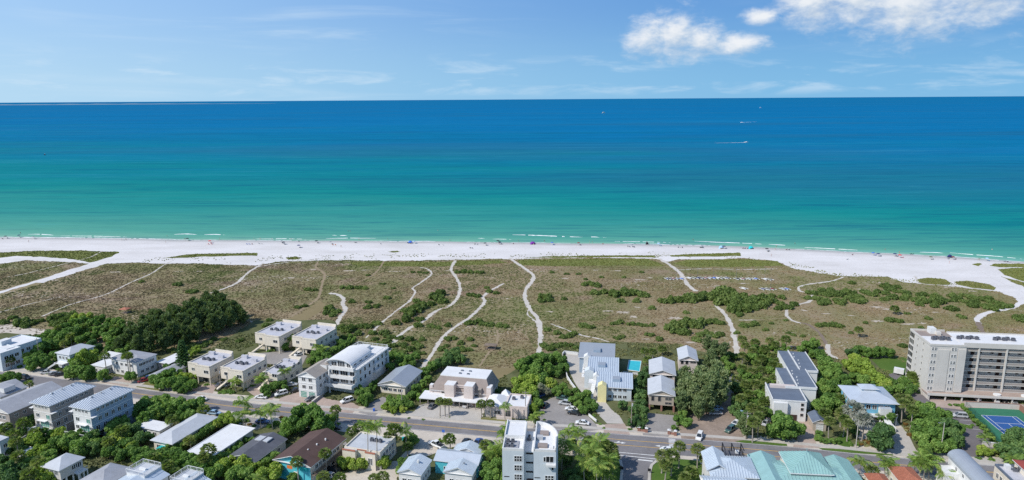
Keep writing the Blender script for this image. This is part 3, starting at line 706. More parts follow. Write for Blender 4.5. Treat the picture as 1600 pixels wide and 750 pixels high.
SURF = [
 ('driveway', 'lot', 'worn grey parking court beside the pink condominium', [(832, 672), (838, 648), (850, 628), (872, 617), (888, 626), (905, 640), (918, 650), (932, 664), (935, 672), (906, 676)]),
 ('driveway', 'concrete', 'long pale driveway of the blue metal roofed house', [(883, 553), (904, 551), (914, 585), (926, 600), (938, 618), (955, 640), (968, 650), (975, 662), (948, 662), (935, 648), (922, 630), (900, 602), (887, 575)]),
 ('driveway', 'pavers', 'pink paver apron at the road below the yellow tower', [(946, 663), (976, 662), (985, 681), (943, 678)]),
 ('driveway', 'lot', 'grey driveway below the brown garage house', [(1012, 645), (1058, 650), (1062, 662), (1044, 683), (1004, 680), (1002, 655)]),
 ('parking_lot_ground', 'lotdirt', 'unpaved brown parking lot under the feathery trees', [(1060, 665), (1090, 640), (1115, 625), (1140, 612), (1148, 630), (1150, 660), (1165, 690), (1135, 693), (1065, 686)]),
 ('driveway', 'lot', 'narrow grey lane up to the dune path', [(1138, 618), (1155, 612), (1170, 612), (1165, 605), (1148, 590), (1143, 585), (1138, 592)]),
 ('driveway', 'pavers', 'pink paver drive of the dark roofed townhouses', [(1232, 654), (1262, 652), (1272, 665), (1275, 692), (1280, 700), (1238, 700), (1250, 675)]),
 ('driveway', 'concrete', 'wide pale driveway of the sky blue house', [(1390, 668), (1408, 665), (1420, 680), (1437, 715), (1398, 712), (1392, 690)]),
 ('forecourt_ground', 'sandlot', 'pale forecourt in front of the sky blue house', [(1325, 668), (1345, 650), (1400, 655), (1408, 668), (1385, 675), (1345, 690)]),
 ('parking_lot_ground', 'darklot', 'dark asphalt parking lot of the tall condominium', [(1418, 618), (1440, 612), (1462, 622), (1478, 634), (1506, 640), (1520, 660), (1535, 668), (1548, 690), (1562, 708), (1518, 716), (1505, 705), (1490, 668), (1470, 640), (1440, 630)]),
 ('driveway', 'concrete', 'concrete apron of the condominium car park', [(1516, 714), (1562, 716), (1600, 722), (1600, 735), (1530, 727)]),
 ('driveway', 'darklot', 'asphalt drive beside the lawn and trailer', [(1388, 585), (1400, 582), (1420, 595), (1440, 612), (1425, 620), (1405, 606)]),
 ('forecourt_ground', 'pavers', 'pink paved forecourt below the tall condominium', [(1448, 621), (1600, 632), (1600, 645), (1505, 641), (1462, 636)]),
 ('driveway', 'concrete', 'pale concrete court of the pink condominium', [(655, 634), (672, 628), (760, 632), (752, 658), (700, 657), (640, 650)]),
 ('lawn_field', 'drylawn', 'grass verge before the pink single storey wing', [(751, 652), (822, 658), (815, 664), (780, 663), (752, 659)]),
 ('driveway', 'pavers', 'tan paver court before the white gable house', [(438, 622), (466, 612), (500, 616), (512, 625), (495, 641), (470, 640), (432, 634)]),
 ('driveway', 'pavers', 'mauve paver court before the barrel roofed building', [(502, 622), (552, 630), (562, 636), (550, 646), (498, 641)]),
 ('driveway', 'lot', 'pale concrete court behind the beige condominiums', [(405, 552), (455, 548), (480, 556), (470, 575), (462, 592), (430, 572), (405, 565)]),
 ('driveway', 'pavers', 'tan drive between the beige condominiums', [(385, 610), (405, 592), (428, 596), (440, 610), (425, 625), (398, 620)]),
 ('driveway', 'pavers', 'pink drive below the first beige condominium', [(298, 612), (322, 598), (340, 602), (330, 618), (305, 618)]),
 ('driveway', 'pavers', 'terracotta drive before the white box house', [(158, 598), (180, 588), (208, 592), (200, 604)]),
 ('lawn_field', 'drylawn', 'patch of dry lawn by the road', [(212, 605), (232, 596), (262, 604), (255, 612)]),
 ('forecourt_ground', 'sandlot', 'white sandy frontage at the far left', [(-60, 580), (0, 560), (30, 566), (70, 572), (100, 584), (98, 592), (40, 588), (0, 584)]),
 ('forecourt_ground', 'sandlot', 'white sand court behind the blue white block', [(-60, 525), (0, 508), (30, 506), (48, 513), (82, 516), (95, 512), (80, 519), (50, 524), (10, 520)]),
 ('forecourt_ground', 'sandlot', 'sandy yard between the cream house and cottages', [(520, 750), (560, 730), (620, 720), (640, 700), (650, 682), (690, 678), (720, 690), (690, 705), (640, 722), (620, 750), (610, 790), (530, 790)]),
 ('forecourt_ground', 'sandlot', 'sandy strip between the road and the cottages', [(640, 676), (700, 680), (790, 688), (780, 705), (740, 700), (690, 700), (650, 692)]),
 ('driveway', 'lot', 'grey drive beside the brown roofed house', [(480, 745), (500, 725), (520, 705), (540, 690), (545, 700), (530, 720), (512, 750), (490, 790), (470, 790)]),
 ('driveway', 'lot', 'sandy drive beside the grey roofed cottage', [(560, 645), (575, 632), (598, 620), (612, 625), (600, 640), (585, 650)]),
 ('forecourt_ground', 'lot', 'pale parking strip behind the coconut palms', [(325, 642), (350, 645), (410, 655), (420, 665), (400, 672), (350, 655)]),
 ('lawn_field', 'lawn', 'green corner lawn east of the side street', [(1030, 721), (1045, 716), (1092, 720), (1100, 735), (1090, 760), (1018, 755), (1018, 738), (1020, 728)]),
 ('lawn_field', 'lawn', 'shaded corner lawn west of the side street', [(905, 715), (950, 710), (962, 714), (968, 724), (970, 735), (967, 760), (880, 760)]),
 ('lawn_field', 'lawn', 'grass verge between sidewalk and road, right side', [(1278, 700), (1300, 701), (1395, 709), (1396, 712.5), (1330, 708), (1285, 703.5)]),
 ('lawn_field', 'lawn', 'green strip under the hedge by the unpaved lot', [(1148, 690), (1165, 688), (1230, 694), (1230, 697), (1175, 695)]),
 ('lawn_field', 'lawn', 'small lawn between hedge and white pole', [(1300, 693), (1320, 672), (1330, 690), (1328, 700)]),
]
for i, (nm, mt, lab, poly) in enumerate(SURF):
    sheet(nm, ragged(pxs(poly), 3, .12), .074 + .0003 * i, mt, lab)
# tennis court with its lines
sheet('tennis_court_ground', pxs([(1508, 637), (1600, 640), (1680, 645), (1700, 780), (1600, 745), (1576, 712)]), .087, 'courtgreen', 'green surround of the tennis court')
tA, tB = P(1533, 649), P(1588, 651.5)
tx = (tB - tA).normalized(); ty = Vector((tx.y, -tx.x))
TW = (tB - tA).length
def tq(u, v): return tA + tx * u + ty * v
sheet('tennis_court_surface', [tq(0, 0), tq(TW, 0), tq(TW, TW * 2.17), tq(0, TW * 2.17)], .092, 'courtblue', 'blue tennis court')
s = TW / 10.97
for (u0, v0, u1, v1, lab) in [(0, 0, 0, 23.77, 'outer left side line'), (10.97, 0, 10.97, 23.77, 'outer right side line'), (1.37, 0, 1.37, 23.77, 'inner left side line'), (9.6, 0, 9.6, 23.77, 'inner right side line'),
                              (0, 0, 10.97, 0, 'far base line'), (0, 23.77, 10.97, 23.77, 'near base line'), (1.37, 5.5, 9.6, 5.5, 'far service line'), (1.37, 18.3, 9.6, 18.3, 'near service line'), (5.48, 5.5, 5.48, 18.3, 'centre service line')]:
    stripe([tq(u0 * s, v0 * s), tq(u1 * s, v1 * s)], .16, 'line_white', 'white ' + lab + ' of the tennis court', 'tennis_line_marking', .097)
for k in range(5):
    stripe(pxs([(1482 + k * 9, 642.5 + k * 7.0), (1507 + k * 9.5, 643.8 + k * 7.2)]), .14, 'line_white', 'white parking bay line, number %d from the condominium' % (k + 1), 'parking_bay_marking', .092)

# ------------------------------------------------------------------ buildings
LANDMARKS = []          # (x, y, phrase) used by the plants' labels
WINS = {}
def window_mesh(w, h, frame, glassm, nx, nz):
    k = (round(w, 2), round(h, 2), frame, glassm, nx, nz)
    if k in WINS: return WINS[k]
    b = MB(); f = .085
    b.box(-w / 2 - f, -.09, -h / 2 - f, w / 2 + f, .0, -h / 2, frame)
    b.box(-w / 2 - f, -.09, h / 2, w / 2 + f, .0, h / 2 + f, frame)
    b.box(-w / 2 - f, -.088, -h / 2, -w / 2, .0, h / 2, frame)
    b.box(w / 2, -.088, -h / 2, w / 2 + f, .0, h / 2, frame)
    for i in range(1, nx): x = -w / 2 + w * i / nx; b.box(x - .05, -.075, -h / 2, x + .05, -.03, h / 2, frame)
    for i in range(1, nz): z = -h / 2 + h * i / nz; b.box(-w / 2, -.07, z - .05, w / 2, -.03, z + .05, frame)
    b.face([(-w / 2, -.03, -h / 2), (w / 2, -.03, -h / 2), (w / 2, -.03, h / 2), (-w / 2, -.03, h / 2)], glassm)
    WINS[k] = b.mesh('window')
    return WINS[k]
def slope(b, p0, p1, p2, p3, mat, ribs=0.0, th=.18, fascia=None):
    """one roof plane: eave p0-p1, top p3-p2; raised standing seams every `ribs` metres"""
    p0, p1, p2, p3 = [Vector(p) for p in (p0, p1, p2, p3)]
    b.face([p0, p1, p2, p3] if (p2 - p3).length > .05 else [p0, p1, p2], mat)
    dn = Vector((0, 0, -th)); b.face([p0 + dn, p1 + dn, p1, p0], fascia or mat)
    if ribs:
        ex = (p1 - p0); L = ex.length; ex.normalize()
        u2, u3 = (p2 - p0).dot(ex), (p3 - p0).dot(ex)
        up = p3 - p0 - ex * u3
        n = ex.cross(up).normalized()
        if n.z < 0: n = -n
        k = max(2, int(L / ribs))
        for i in range(k + 1):
            u = L * i / k
            u = min(max(u, .04), L - .04)
            f = 1.0
            if u < u3: f = min(f, u / u3)
            if u > u2 and L - u2 > 1e-3: f = min(f, (L - u) / (L - u2))
            if f < .06: continue
            a0 = p0 + ex * u + n * .005; a1 = a0 + up * f
            if u3 < 0 or u2 > L: continue
            w_ = ex * .07; hh = n * .16
            b.face([a0 - w_, a0 + w_, a0 + w_ * .6 + hh, a0 - w_ * .6 + hh], mat)
            b.face([a0 - w_, a0 - w_ * .6 + hh, a1 - w_ * .6 + hh, a1 - w_], mat)
            b.face([a0 + w_ * .6 + hh, a0 + w_, a1 + w_, a1 + w_ * .6 + hh], mat)
            b.face([a0 - w_ * .6 + hh, a0 + w_ * .6 + hh, a1 + w_ * .6 + hh, a1 - w_ * .6 + hh], mat)
class Bld:
    """a building in its own frame: x along its front (towards the camera), y to the back, z up"""
    def __init__(s, name, label, phrase, a, b, c, z, ang=None, cat='building', w=None, d=None):
        A, B_, C_ = P(*a, z), P(*b, z), P(*c, z)
        th = lot_angle(A.x) if ang is None else R(ang)
        ex = Vector((math.cos(th), math.sin(th))); ey = Vector((-ex.y, ex.x))
        s.w = (B_ - A).dot(ex) if w is None else w
        s.d = (C_ - B_).dot(ey) if d is None else d
        s.z = z; s.ov = 0.0; s.th = th; s.A = A
        mid = A + ex * s.w / 2 + ey * s.d / 2
        A = mid - ex * s.w / 2 - ey * s.d / 2
        s.A = A
        s.root = bpy.data.objects.new(name, None); COL.objects.link(s.root)
        s.root.location = (A.x, A.y, 0); s.root.rotation_euler = (0, 0, th)
        s.root['label'] = label; s.root['category'] = cat
        if phrase: LANDMARKS.append((mid.x, mid.y, phrase, max(s.w, s.d) / 2))
        FOOT.append((A, ex, ey, s.w, s.d))
        s.b = (0, 0, s.w, s.d)
        print('BLD %-30s w %.1f d %.1f z %.1f at %.0f %.0f' % (name, s.w, s.d, z, A.x, A.y))
    def part(s, name, mb, **kw): return mb.build(name, s.root, **kw)
    def walls(s, mat, inset=0.0, z0=0.0, z1=None, name='wall', base=None):
        x0, y0, x1, y1 = inset, inset, s.w - inset, s.d - inset
        s.b = (x0, y0, x1, y1)
        m_ = MB(); m_.box(x0, y0, z0, x1, y1, s.z if z1 is None else z1, mat)
        return s.part(name, m_)
    def win(s, face, u, z, w=1.1, h=1.3, frame='trim', g='glass', nx=2, nz=1, name='window', off=0.0, parent=None):
        x0, y0, x1, y1 = s.b
        if face == 'f': loc, rz = (x0 + u, y0 - off, z), 0
        elif face == 'r': loc, rz = (x1 + off, y0 + u, z), R(90)
        elif face == 'l': loc, rz = (x0 - off, y0 + u, z), R(-90)
        else: loc, rz = (x0 + u, y1 + off, z), R(180)
        return link(name, window_mesh(w, h, frame, g, nx, nz), parent or s.root, loc, rz)
    def wins(s, face, zs, n, w=1.1, h=1.3, u0=.12, u1=.88, **kw):
        L = (s.b[2] - s.b[0]) if face in 'fb' else (s.b[3] - s.b[1])
        for z in zs:
            for i in range(n):
                s.win(face, L * (u0 + (u1 - u0) * (i + .5) / n), z, w, h, **kw)
    def flat(s, mat, par=.35, pw=.3, parmat=None, ov=0.0, z=None, name='roof', over=None):
        z = s.z if z is None else z
        x0, y0, x1, y1 = over or (s.b[0] - ov, s.b[1] - ov, s.b[2] + ov, s.b[3] + ov)
        m_ = MB(); m_.box(x0, y0, z, x1, y1, z + .12, parmat or mat, mat)
        if par:
            k = parmat or mat; t_ = z + .12 + par
            m_.box(x0, y0, z + .12, x1, y0 + pw, t_, k); m_.box(x0, y1 - pw, z + .12, x1, y1, t_, k)
            m_.box(x0, y0 + pw, z + .12, x0 + pw, y1 - pw, t_, k); m_.box(x1 - pw, y0 + pw, z + .12, x1, y1 - pw, t_, k)
        return s.part(name, m_)
    def hip(s, mat, rise, ov=.0, ribs=0.0, z=None, over=None, fascia='trim', name='roof', axis=None):
        z = s.z if z is None else z
        x0, y0, x1, y1 = over or (s.b[0] - ov, s.b[1] - ov, s.b[2] + ov, s.b[3] + ov)
        w, d = x1 - x0, y1 - y0; m_ = MB(); zt = z + rise
        if (d >= w) if axis is None else axis == 'y':
            xm = (x0 + x1) / 2; r0, r1 = (xm, y0 + w / 2 * min(1, d / w * .98), zt), (xm, y1 - w / 2 * min(1, d / w * .98), zt)
            slope(m_, (x0, y0, z), (x1, y0, z), r0, r0, mat, ribs, fascia=fascia); slope(m_, (x1, y1, z), (x0, y1, z), r1, r1, mat, ribs, fascia=fascia)
            slope(m_, (x1, y0, z), (x1, y1, z), r1, r0, mat, ribs, fascia=fascia); slope(m_, (x0, y1, z), (x0, y0, z), r0, r1, mat, ribs, fascia=fascia)
        else:
            ym = (y0 + y1) / 2; r0, r1 = (x0 + d / 2, ym, zt), (x1 - d / 2, ym, zt)
            slope(m_, (x0, y0, z), (x1, y0, z), r1, r0, mat, ribs, fascia=fascia); slope(m_, (x1, y1, z), (x0, y1, z), r0, r1, mat, ribs, fascia=fascia)
            slope(m_, (x1, y0, z), (x1, y1, z), r1, r1, mat, ribs, fascia=fascia); slope(m_, (x0, y1, z), (x0, y0, z), r0, r0, mat, ribs, fascia=fascia)
        m_.face([(x0, y0, z - .17), (x0, y1, z - .17), (x1, y1, z - .17), (x1, y0, z - .17)], fascia)
        return s.part(name, m_)
    def gable(s, mat, rise, ov=.4, ribs=0.0, z=None, axis='y', over=None, wall=None, fascia='trim', name='roof', pos=.5):
        z = s.z if z is None else z
        X0, Y0, X1, Y1 = over or s.b
        x0, y0, x1, y1 = X0 - ov, Y0 - ov, X1 + ov, Y1 + ov
        m_ = MB(); zt = z + rise
        if axis == 'y':
            xm = x0 + (x1 - x0) * pos; zl = z - .0
            slope(m_, (x1, y0, zl), (x1, y1, zl), (xm, y1, zt), (xm, y0, zt), mat, ribs, fascia=fascia)
            slope(m_, (x0, y1, zl), (x0, y0, zl), (xm, y0, zt), (xm, y1, zt), mat, ribs, fascia=fascia)
            for y, sg in ((y0, 1), (y1, -1)):
                tri = [(x0, y, zl - .2), (x1, y, zl - .2), (x1, y, zl), (xm, y, zt), (x0, y, zl)]
                m_.face([(x0, y, zl - .2), (xm, y, zt - .2), (xm, y, zt), (x0, y, zl)], fascia); m_.face([(xm, y, zt - .2), (x1, y, zl - .2), (x1, y, zl), (xm, y, zt)], fascia)
            if wall:
                k = rise * .93
                for y in (Y0 + .002, Y1 - .002): g = MB(); g.face([(X0, y, z - .02), (X1, y, z - .02), (X0 + (X1 - X0) * pos, y, z + k)], wall); s.part('gable_wall', g)
        else:
            ym = y0 + (y1 - y0) * pos
            slope(m_, (x0, y0, z), (x1, y0, z), (x1, ym, zt), (x0, ym, zt), mat, ribs, fascia=fascia)
            slope(m_, (x1, y1, z), (x0, y1, z), (x0, ym, zt), (x1, ym, zt), mat, ribs, fascia=fascia)
            for x in (x0, x1):
                m_.face([(x, y0, z - .2), (x, ym, zt - .2), (x, ym, zt), (x, y0, z)], fascia); m_.face([(x, ym, zt - .2), (x, y1, z - .2), (x, y1, z), (x, ym, zt)], fascia)
            if wall:
                k = rise * .93
                for x in (X0 + .002, X1 - .002): g = MB(); g.face([(x, Y0, z - .02), (x, Y1, z - .02), (x, Y0 + (Y1 - Y0) * pos, z + k)], wall); s.part('gable_wall', g)
        m_.face([(x0, y0, z - .19), (x0, y1, z - .19), (x1, y1, z - .19), (x1, y0, z - .19)], fascia)
        return s.part(name, m_)
    def boxpart(s, name, x0, y0, z0, x1, y1, z1, mat, top=None, parent=None):
        m_ = MB(); m_.box(x0, y0, z0, x1, y1, z1, mat, top)
        return m_.build(name, parent or s.root)
    def rail(s, pts, z, h=1.0, mat='trim', name='railing', step=.35):
        m_ = MB()
        for a, b_ in zip(pts[:-1], pts[1:]):
            a = Vector((*a, z)); b_ = Vector((*b_, z)); L = (b_ - a).length; up = Vector((0, 0, h))
            m_.bar(a + up, b_ + up, .06, mat); m_.bar(a + up * .12, b_ + up * .12, .04, mat)
            n = max(1, int(L / step))
            for i in range(n + 1):
                q = a.lerp(b_, i / n); m_.bar(q, q + up, .07 if i % 6 == 0 else .025, mat, 4)
        return s.part(name, m_)
    def ac(s, x, y, z, name='air_conditioner', sc=1.0):
        k = 'acu'
        if k not in WINS:
            m_ = MB(); m_.box(-.5, -.45, .12, .5, .45, 1.0, 'roofdark', 'metal'); m_.box(-.55, -.5, 0, .55, .5, .12, 'roofgrey')
            m_.prism([(.36 * math.cos(i * .785), .36 * math.sin(i * .785)) for i in range(8)], 1.0, 1.06, 'black'); WINS[k] = m_.mesh('air_conditioner')
        return link(name, WINS[k], s.root, (x, y, z), random.uniform(-.3, .3), scale=sc)
FOOT = []
def stairs(b, x0, y0, z0, x1, y1, z1, w, mat, n=10):
    """a flight of solid steps from (x0,y0,z0) to (x1,y1,z1)"""
    d = Vector((x1 - x0, y1 - y0)); L = d.length; d.normalize(); nn = Vector((-d.y, d.x)) * w / 2
    for i in range(n):
        a = Vector((x0, y0)) + d * L * i / n; c = Vector((x0, y0)) + d * L * (i + 1) / n; z = z0 + (z1 - z0) * (i + 1) / n
        b.prism([tuple(a - nn), tuple(c - nn), tuple(c + nn), tuple(a + nn)], max(0, z - .5), z, mat)

# --- far left blocks
q = Bld('beach_apartment_block', 'pale blue stepped flat roofed block at the left edge beside white sand', 'the pale blue block', (-22, 541), (21.7, 521), (50, 519), 7, ang=-22, w=13, d=14)
q.walls('paleblue'); q.flat('roofwhite', .4, parmat='paleblue'); q.wins('r', [1.7, 4.9], 4, 1.6, 1.3); q.wins('f', [1.7, 4.9], 4, 1.6, 1.3)
q.boxpart('stair_tower', q.w * .3, 2, 7, q.w * .3 + 3, 6, 9.2, 'paleblue', 'roofwhite')
q = Bld('beach_apartment_block', 'pale blue front wing with two rows of dark windows at left edge', None, (-35, 547), (11, 528.5), (22, 524), 7.2, ang=-22, w=14, d=8)
q.walls('paleblue'); q.flat('roofwhite', .4, parmat='paleblue'); q.wins('r', [2, 5.2], 3, 1.5, 1.3); q.wins('f', [2, 5.2], 4, 1.6, 1.3)
q = Bld('beach_house', 'pale grey house with long hipped roof above parked cars, far left', 'the hipped pale house', (85, 551), (112.5, 553.5), (143, 537), 6.4)
q.walls('paleblue', .5); q.hip('roofpale', 1.7, .5); q.wins('f', [1.6, 4.6], 3, 1.0, 1.2); q.wins('r', [4.6], 5, 1.1, 1.2)
m_ = MB(); stairs(m_, -2.2, -3.0, 0, q.w * .3, -1.2, 3.0, 1.3, 'trim'); m_.box(q.w * .2, -2.0, 2.85, q.w * .8, .5, 3.0, 'trim'); q.part('front_stairs', m_)
q = Bld('box_house', 'white two storey box house with grey low roof behind tall palms', 'the white box house', (171.5, 560), (217, 565), (246, 550.5), 6.3)
q.walls('white', .35); q.hip('roofgrey', .9, .35); q.wins('f', [1.5, 4.6], 4, 1.1, 1.1); q.wins('r', [4.7], 5, 1.2, 1.0); q.wins('r', [1.8], 3, 1.2, 1.0)
q = Bld('flat_house', 'low white flat roofed house left of the white box house', None, (141, 570.5), (157, 577), (178, 566), 3.2)
q.walls('white', .3); q.flat('roofwhite', .0, ov=.3); q.wins('f', [1.5], 2, 1.2, 1.1); q.wins('r', [1.5], 3, 1.2, 1.1)
q = Bld('flat_house', 'low white roof behind the white box house, partly hidden by bushes', None, (152, 556), (176, 558), (190, 550), 3.2)
q.walls('white', .3); q.flat('roofwhite', .0, ov=.3); q.wins('f', [1.5], 2, 1.2, 1.1)
q = Bld('flat_house', 'low white canopy roof between white box house and norfolk pine', None, (243, 566), (262, 570), (275, 552), 3.3)
q.walls('taupe', .5); q.flat('roofwhite', .0, ov=.5); q.wins('f', [1.5], 2, 1.2, 1.1)
q = Bld('gable_cottage', 'low grey gabled cottage in front of the norfolk pine', 'the low grey cottage', (232, 586), (258, 588), (281, 568), 3.0)
q.walls('white', .4); q.gable('roofgrey', 1.1, .4, wall='white'); q.wins('f', [1.5], 2, 1.1, 1.0)
# --- beige condominiums
def beige(label, a, b_, c, z=7.6, n=1):
    q = Bld('beige_condominium', label, 'the beige condominiums', a, b_, c, z)
    w, d = q.w, q.d
    q.b = (0, 0, w, d)
    m_ = MB(); m_.box(.6, 1.2, 0, w - .6, d - .6, 3.0, 'cream'); q.part('ground_storey_wall', m_)
    m_ = MB(); m_.prism([(0, 0), (w * .42, 0), (w * .42, -1.0), (w, -1.0), (w, d * .8), (w * .85, d), (w * .1, d), (0, d * .85)], 3.0, z - .5, 'cream'); q.part('upper_storey_wall', m_)
    ring = [(0, 0), (w * .42, 0), (w * .42, -1.0), (w, -1.0), (w, d * .8), (w * .85, d), (w * .1, d), (0, d * .85)]
    m_ = MB(); m_.prism(ring, z - .5, z - .38, 'rooflav')
    rf = q.part('roof', m_)
    m_ = MB(); cx, cy = w / 2, d / 2
    for i in range(8):
        p0, p1 = Vector(ring[i]), Vector(ring[(i + 1) % 8]); dv = (p1 - p0).normalized(); nn = Vector((dv.y, -dv.x)) * -.35
        hh = z + (.7 if i in (4, 5) else .15 if i in (0, 2) else .0)
        m_.prism([tuple(p0), tuple(p1), tuple(p1 + nn), tuple(p0 + nn)], z - .51, hh, 'cream')
    m_.build('parapet', rf)
    q.boxpart('chimney', w * .08, d * .72, z - .4, w * .08 + 2.6, d * .72 + 1.0, z + .8, 'rooflav')
    q.boxpart('roof_hatch', w * .62, d * .6, z - .4, w * .62 + 2.4, d * .6 + .9, z + .7, 'rooflav')
    for k in range(4): q.ac(w * (.3 + .12 * k), d * (.35 + .05 * (k % 2)), z - .4)
    q.b = (0, -1.0, w, d)
    q.win('f', w * .22, 5.2, 1.4, 1.1, off=-1.0); q.win('f', w * .85, 5.3, 2.0, 1.2); q.wins('r', [5.2], 4, 1.3, 1.2); q.wins('l', [5.2], 3, 1.3, 1.2)
    q.b = (.6, 1.2, w - .6, d - .6); q.win('f', w * .55, 1.25, 2.6, 2.2, 'cream', 'glass', 1, 1, 'garage_door'); q.wins('r', [1.5], 3, 1.3, 1.2)
    m_ = MB(); stairs(m_, w * .05, -3.6, 0, w * .30, .6, 3.0, 1.3, 'cream'); q.part('exterior_stairs', m_)
    q.boxpart('support_pier', w * .45, -.9, 0, w * .48, -.5, 3, 'cream'); q.boxpart('support_pier', w * .95, -.9, 0, w * .98, -.5, 3, 'cream')
beige('beige flat roofed condominium right of the norfolk pine', (293, 566), (325, 574), (357, 553))
beige('beige flat roofed condominium behind the light pole, second along the road', (344, 573), (380, 579.5), (413, 557))
beige('low beige condominium wing with white roof behind a coconut palm', (410, 581), (428, 589), (462, 564), 5.6)
beige('beige condominium at the dune edge, left of the pair', (398, 520), (434, 527), (465, 506))
beige('beige condominium at the dune edge, right of the pair beside the white path', (456, 525), (491.5, 532), (523, 511))
# --- white gable house
q = Bld('gable_house', 'white three storey gable house with two green garage doors', 'the white gable house', (463, 587), (495, 590), (521, 567), 8.2)
q.walls('white', .4); q.gable('rooftan', 2.0, .45, wall='white'); q.wins('f', [4.2, 7.0], 2, 1.3, 1.2, nx=2); q.wins('r', [4.2, 7.0], 4, 1.2, 1.2)
for u in (.27, .73): q.win('f', (q.w - .8) * u, 1.3, 2.4, 2.2, 'trim', 'greenglass', 1, 4, 'garage_door')
q.boxpart('belt_course', .3, .28, 2.8, q.w - .3, .42, 3.05, 'trim'); q.boxpart('belt_course', .3, .28, 5.5, q.w - .3, .42, 5.7, 'trim')
q.boxpart('dormer', q.w * .62, q.d * .55, 8.4, q.w * .95, q.d * .8, 10.0, 'white', 'rooftan')
# --- white barrel roofed building
def barrel_building():
    q = Bld('barrel_roof_building', 'tall white building with curved barrel roof and stacked balconies', 'the barrel roofed building', (501, 613), (546, 625), (602, 580), 0, ang=-18)
    w, d = q.w, q.d
    m_ = MB(); m_.box(0, 3, 0, w, d, 9.0, 'white'); q.part('wall', m_); q.b = (0, 3, w, d)
    m_ = MB(); m_.box(1.0, 4.2, 9.0, w * .82, d - 9.8, 10.9, 'white'); q.part('top_storey_wall', m_)
    m_ = MB(); n = 14; x0, x1, y0, y1 = .4, w * .86, 3.0, d - 9.5; cx = (x0 + x1) / 2; hw = (x1 - x0) / 2
    pts = [(cx - hw * math.cos(math.pi * i / n * .86 + .22), 10.6 + 2.3 * (math.sin(math.pi * i / n * .86 + .22) - .2)) for i in range(n + 1)]
    for (xa, za), (xb, zb) in zip(pts[:-1], pts[1:]):
        m_.face([(xa, y0, za), (xb, y0, zb), (xb, y1, zb), (xa, y1, za)], 'roofwhite')
        m_.face([(xa, y0, za - .3), (xb, y0, zb - .3), (xb, y0, zb), (xa, y0, za)], 'trim'); m_.face([(xa, y1, za - .3), (xb, y1, zb - .3), (xb, y1, zb), (xa, y1, za)], 'trim')
        m_.face([(xa, y1, za - .3), (xb, y1, zb - .3), (xb, y0, zb - .3), (xa, y0, za - .3)], 'trim')
    for xa in (pts[0], pts[-1]): m_.face([(xa[0], y0, xa[1] - .3), (xa[0], y1, xa[1] - .3), (xa[0], y1, xa[1]), (xa[0], y0, xa[1])], 'trim')
    q.part('barrel_roof', m_)
    for yy in (4.15, y1 - .2): g = MB(); g.face([(p[0], yy, p[1] - .28) for p in pts], 'white'); q.part('gable_wall', g)
    for k, (z, y, ex) in enumerate([(2.9, -.4, 0), (5.9, .8, 0), (8.9, 1.4, .4)]):
        m_ = MB()
        xa, xb = (-.5, w * .98) if k == 0 else (w * .22, w * .98)
        m_.box(xa, y, z, xb, 3.2, z + .25, 'white'); m_.box(xa, y, z + .25, xb, y + .2, z + 1.25, 'white'); m_.box(xb - .2, y + .2, z + .25, xb, 3.0, z + 1.25, 'white'); m_.box(xa, y + .2, z + .25, xa + .2, 3.0, z + 1.25, 'white')
        q.part('balcony', m_)
    m_ = MB()
    for k in range(9):
        a0, a1 = math.pi * k / 18, math.pi * (k + 1) / 18
        m_.prism([(w * .22 - 3.2 * math.cos(a0), 3.0 - 2.2 * math.sin(a0)), (w * .22 - 3.2 * math.cos(a1), 3.0 - 2.2 * math.sin(a1)), (w * .22 - 3.0 * math.cos(a1), 3.0 - 2.0 * math.sin(a1)), (w * .22 - 3.0 * math.cos(a0), 3.0 - 2.0 * math.sin(a0))], 5.9, 7.0, 'white')
    q.part('curved_balcony', m_)
    for x in (.3, w * .24): q.boxpart('column', x, .6, 0, x + .5, 1.1, 9.0, 'white')
    for z in (4.6, 7.5): q.win('f', w * .36, z, 2.6, 2.0, nx=3); q.win('f', w * .62, z, 3.0, 2.0, nx=3); q.win('f', w * .87, z, 1.8, 1.8, nx=2)
    q.b = (1.0, 4.15, w * .82, d - 9.8)
    q.win('f', w * .2, 10.1, 2.0, 1.5, nx=3); q.win('f', w * .42, 10.3, 2.8, 1.9, nx=4); q.win('f', w * .64, 10.0, 1.4, 1.3, nx=2)
    q.b = (0, 3, w, d)
    for u in (.3, .55, .8): q.win('f', w * u, 1.3, 2.8, 2.2, 'trim', 'cloth_door', 1, 4, 'garage_door')
    q.wins('r', [4.5, 7.4], 7, 1.1, 1.5, u0=.04, u1=.98, nx=1); q.wins('r', [10.0], 3, 1.6, 1.0, u0=.05, u1=.55, off=-w * .18)
    for z in (4.2, 7.0): q.boxpart('side_balcony', w, d * .55, z - 1.0, w + 1.0, d * .7, z, 'white')
    q.boxpart('cornice', w, 3, 8.8, w + .35, d, 9.15, 'trim')
    m_ = MB(); m_.box(.02, 3.02, 9.0, w - .02, d - .02, 9.05, 'roofwhite'); q.part('roof_deck', m_)
    q.rail([(.2, d - 9), (.2, d - .2), (w - .2, d - .2), (w - .2, 4)], 9.05, 1.1)
    q.boxpart('roof_hatch', w * .3, d - 6, 9.05, w * .55, d - 3, 10.6, 'white')
    for z in (1.5, 4.5, 7.4): q.win('r', d - 5.2, z, 1.8, 2.3, 'trim', 'glass', 2, 2, 'rear_glazing')
barrel_building()
q = Bld('hip_cottage', 'single storey cottage with pale grey hipped roof beside sandy drive', 'the grey roofed cottage', (590, 599.5), (631, 607.5), (659, 582), 3.6)
q.walls('cream', .7); q.gable('metalgrey', 2.0, .7, ribs=1.2, wall='cream'); q.wins('f', [1.6], 4, 1.2, 1.1); q.wins('r', [1.6], 4, 1.2, 1.1)
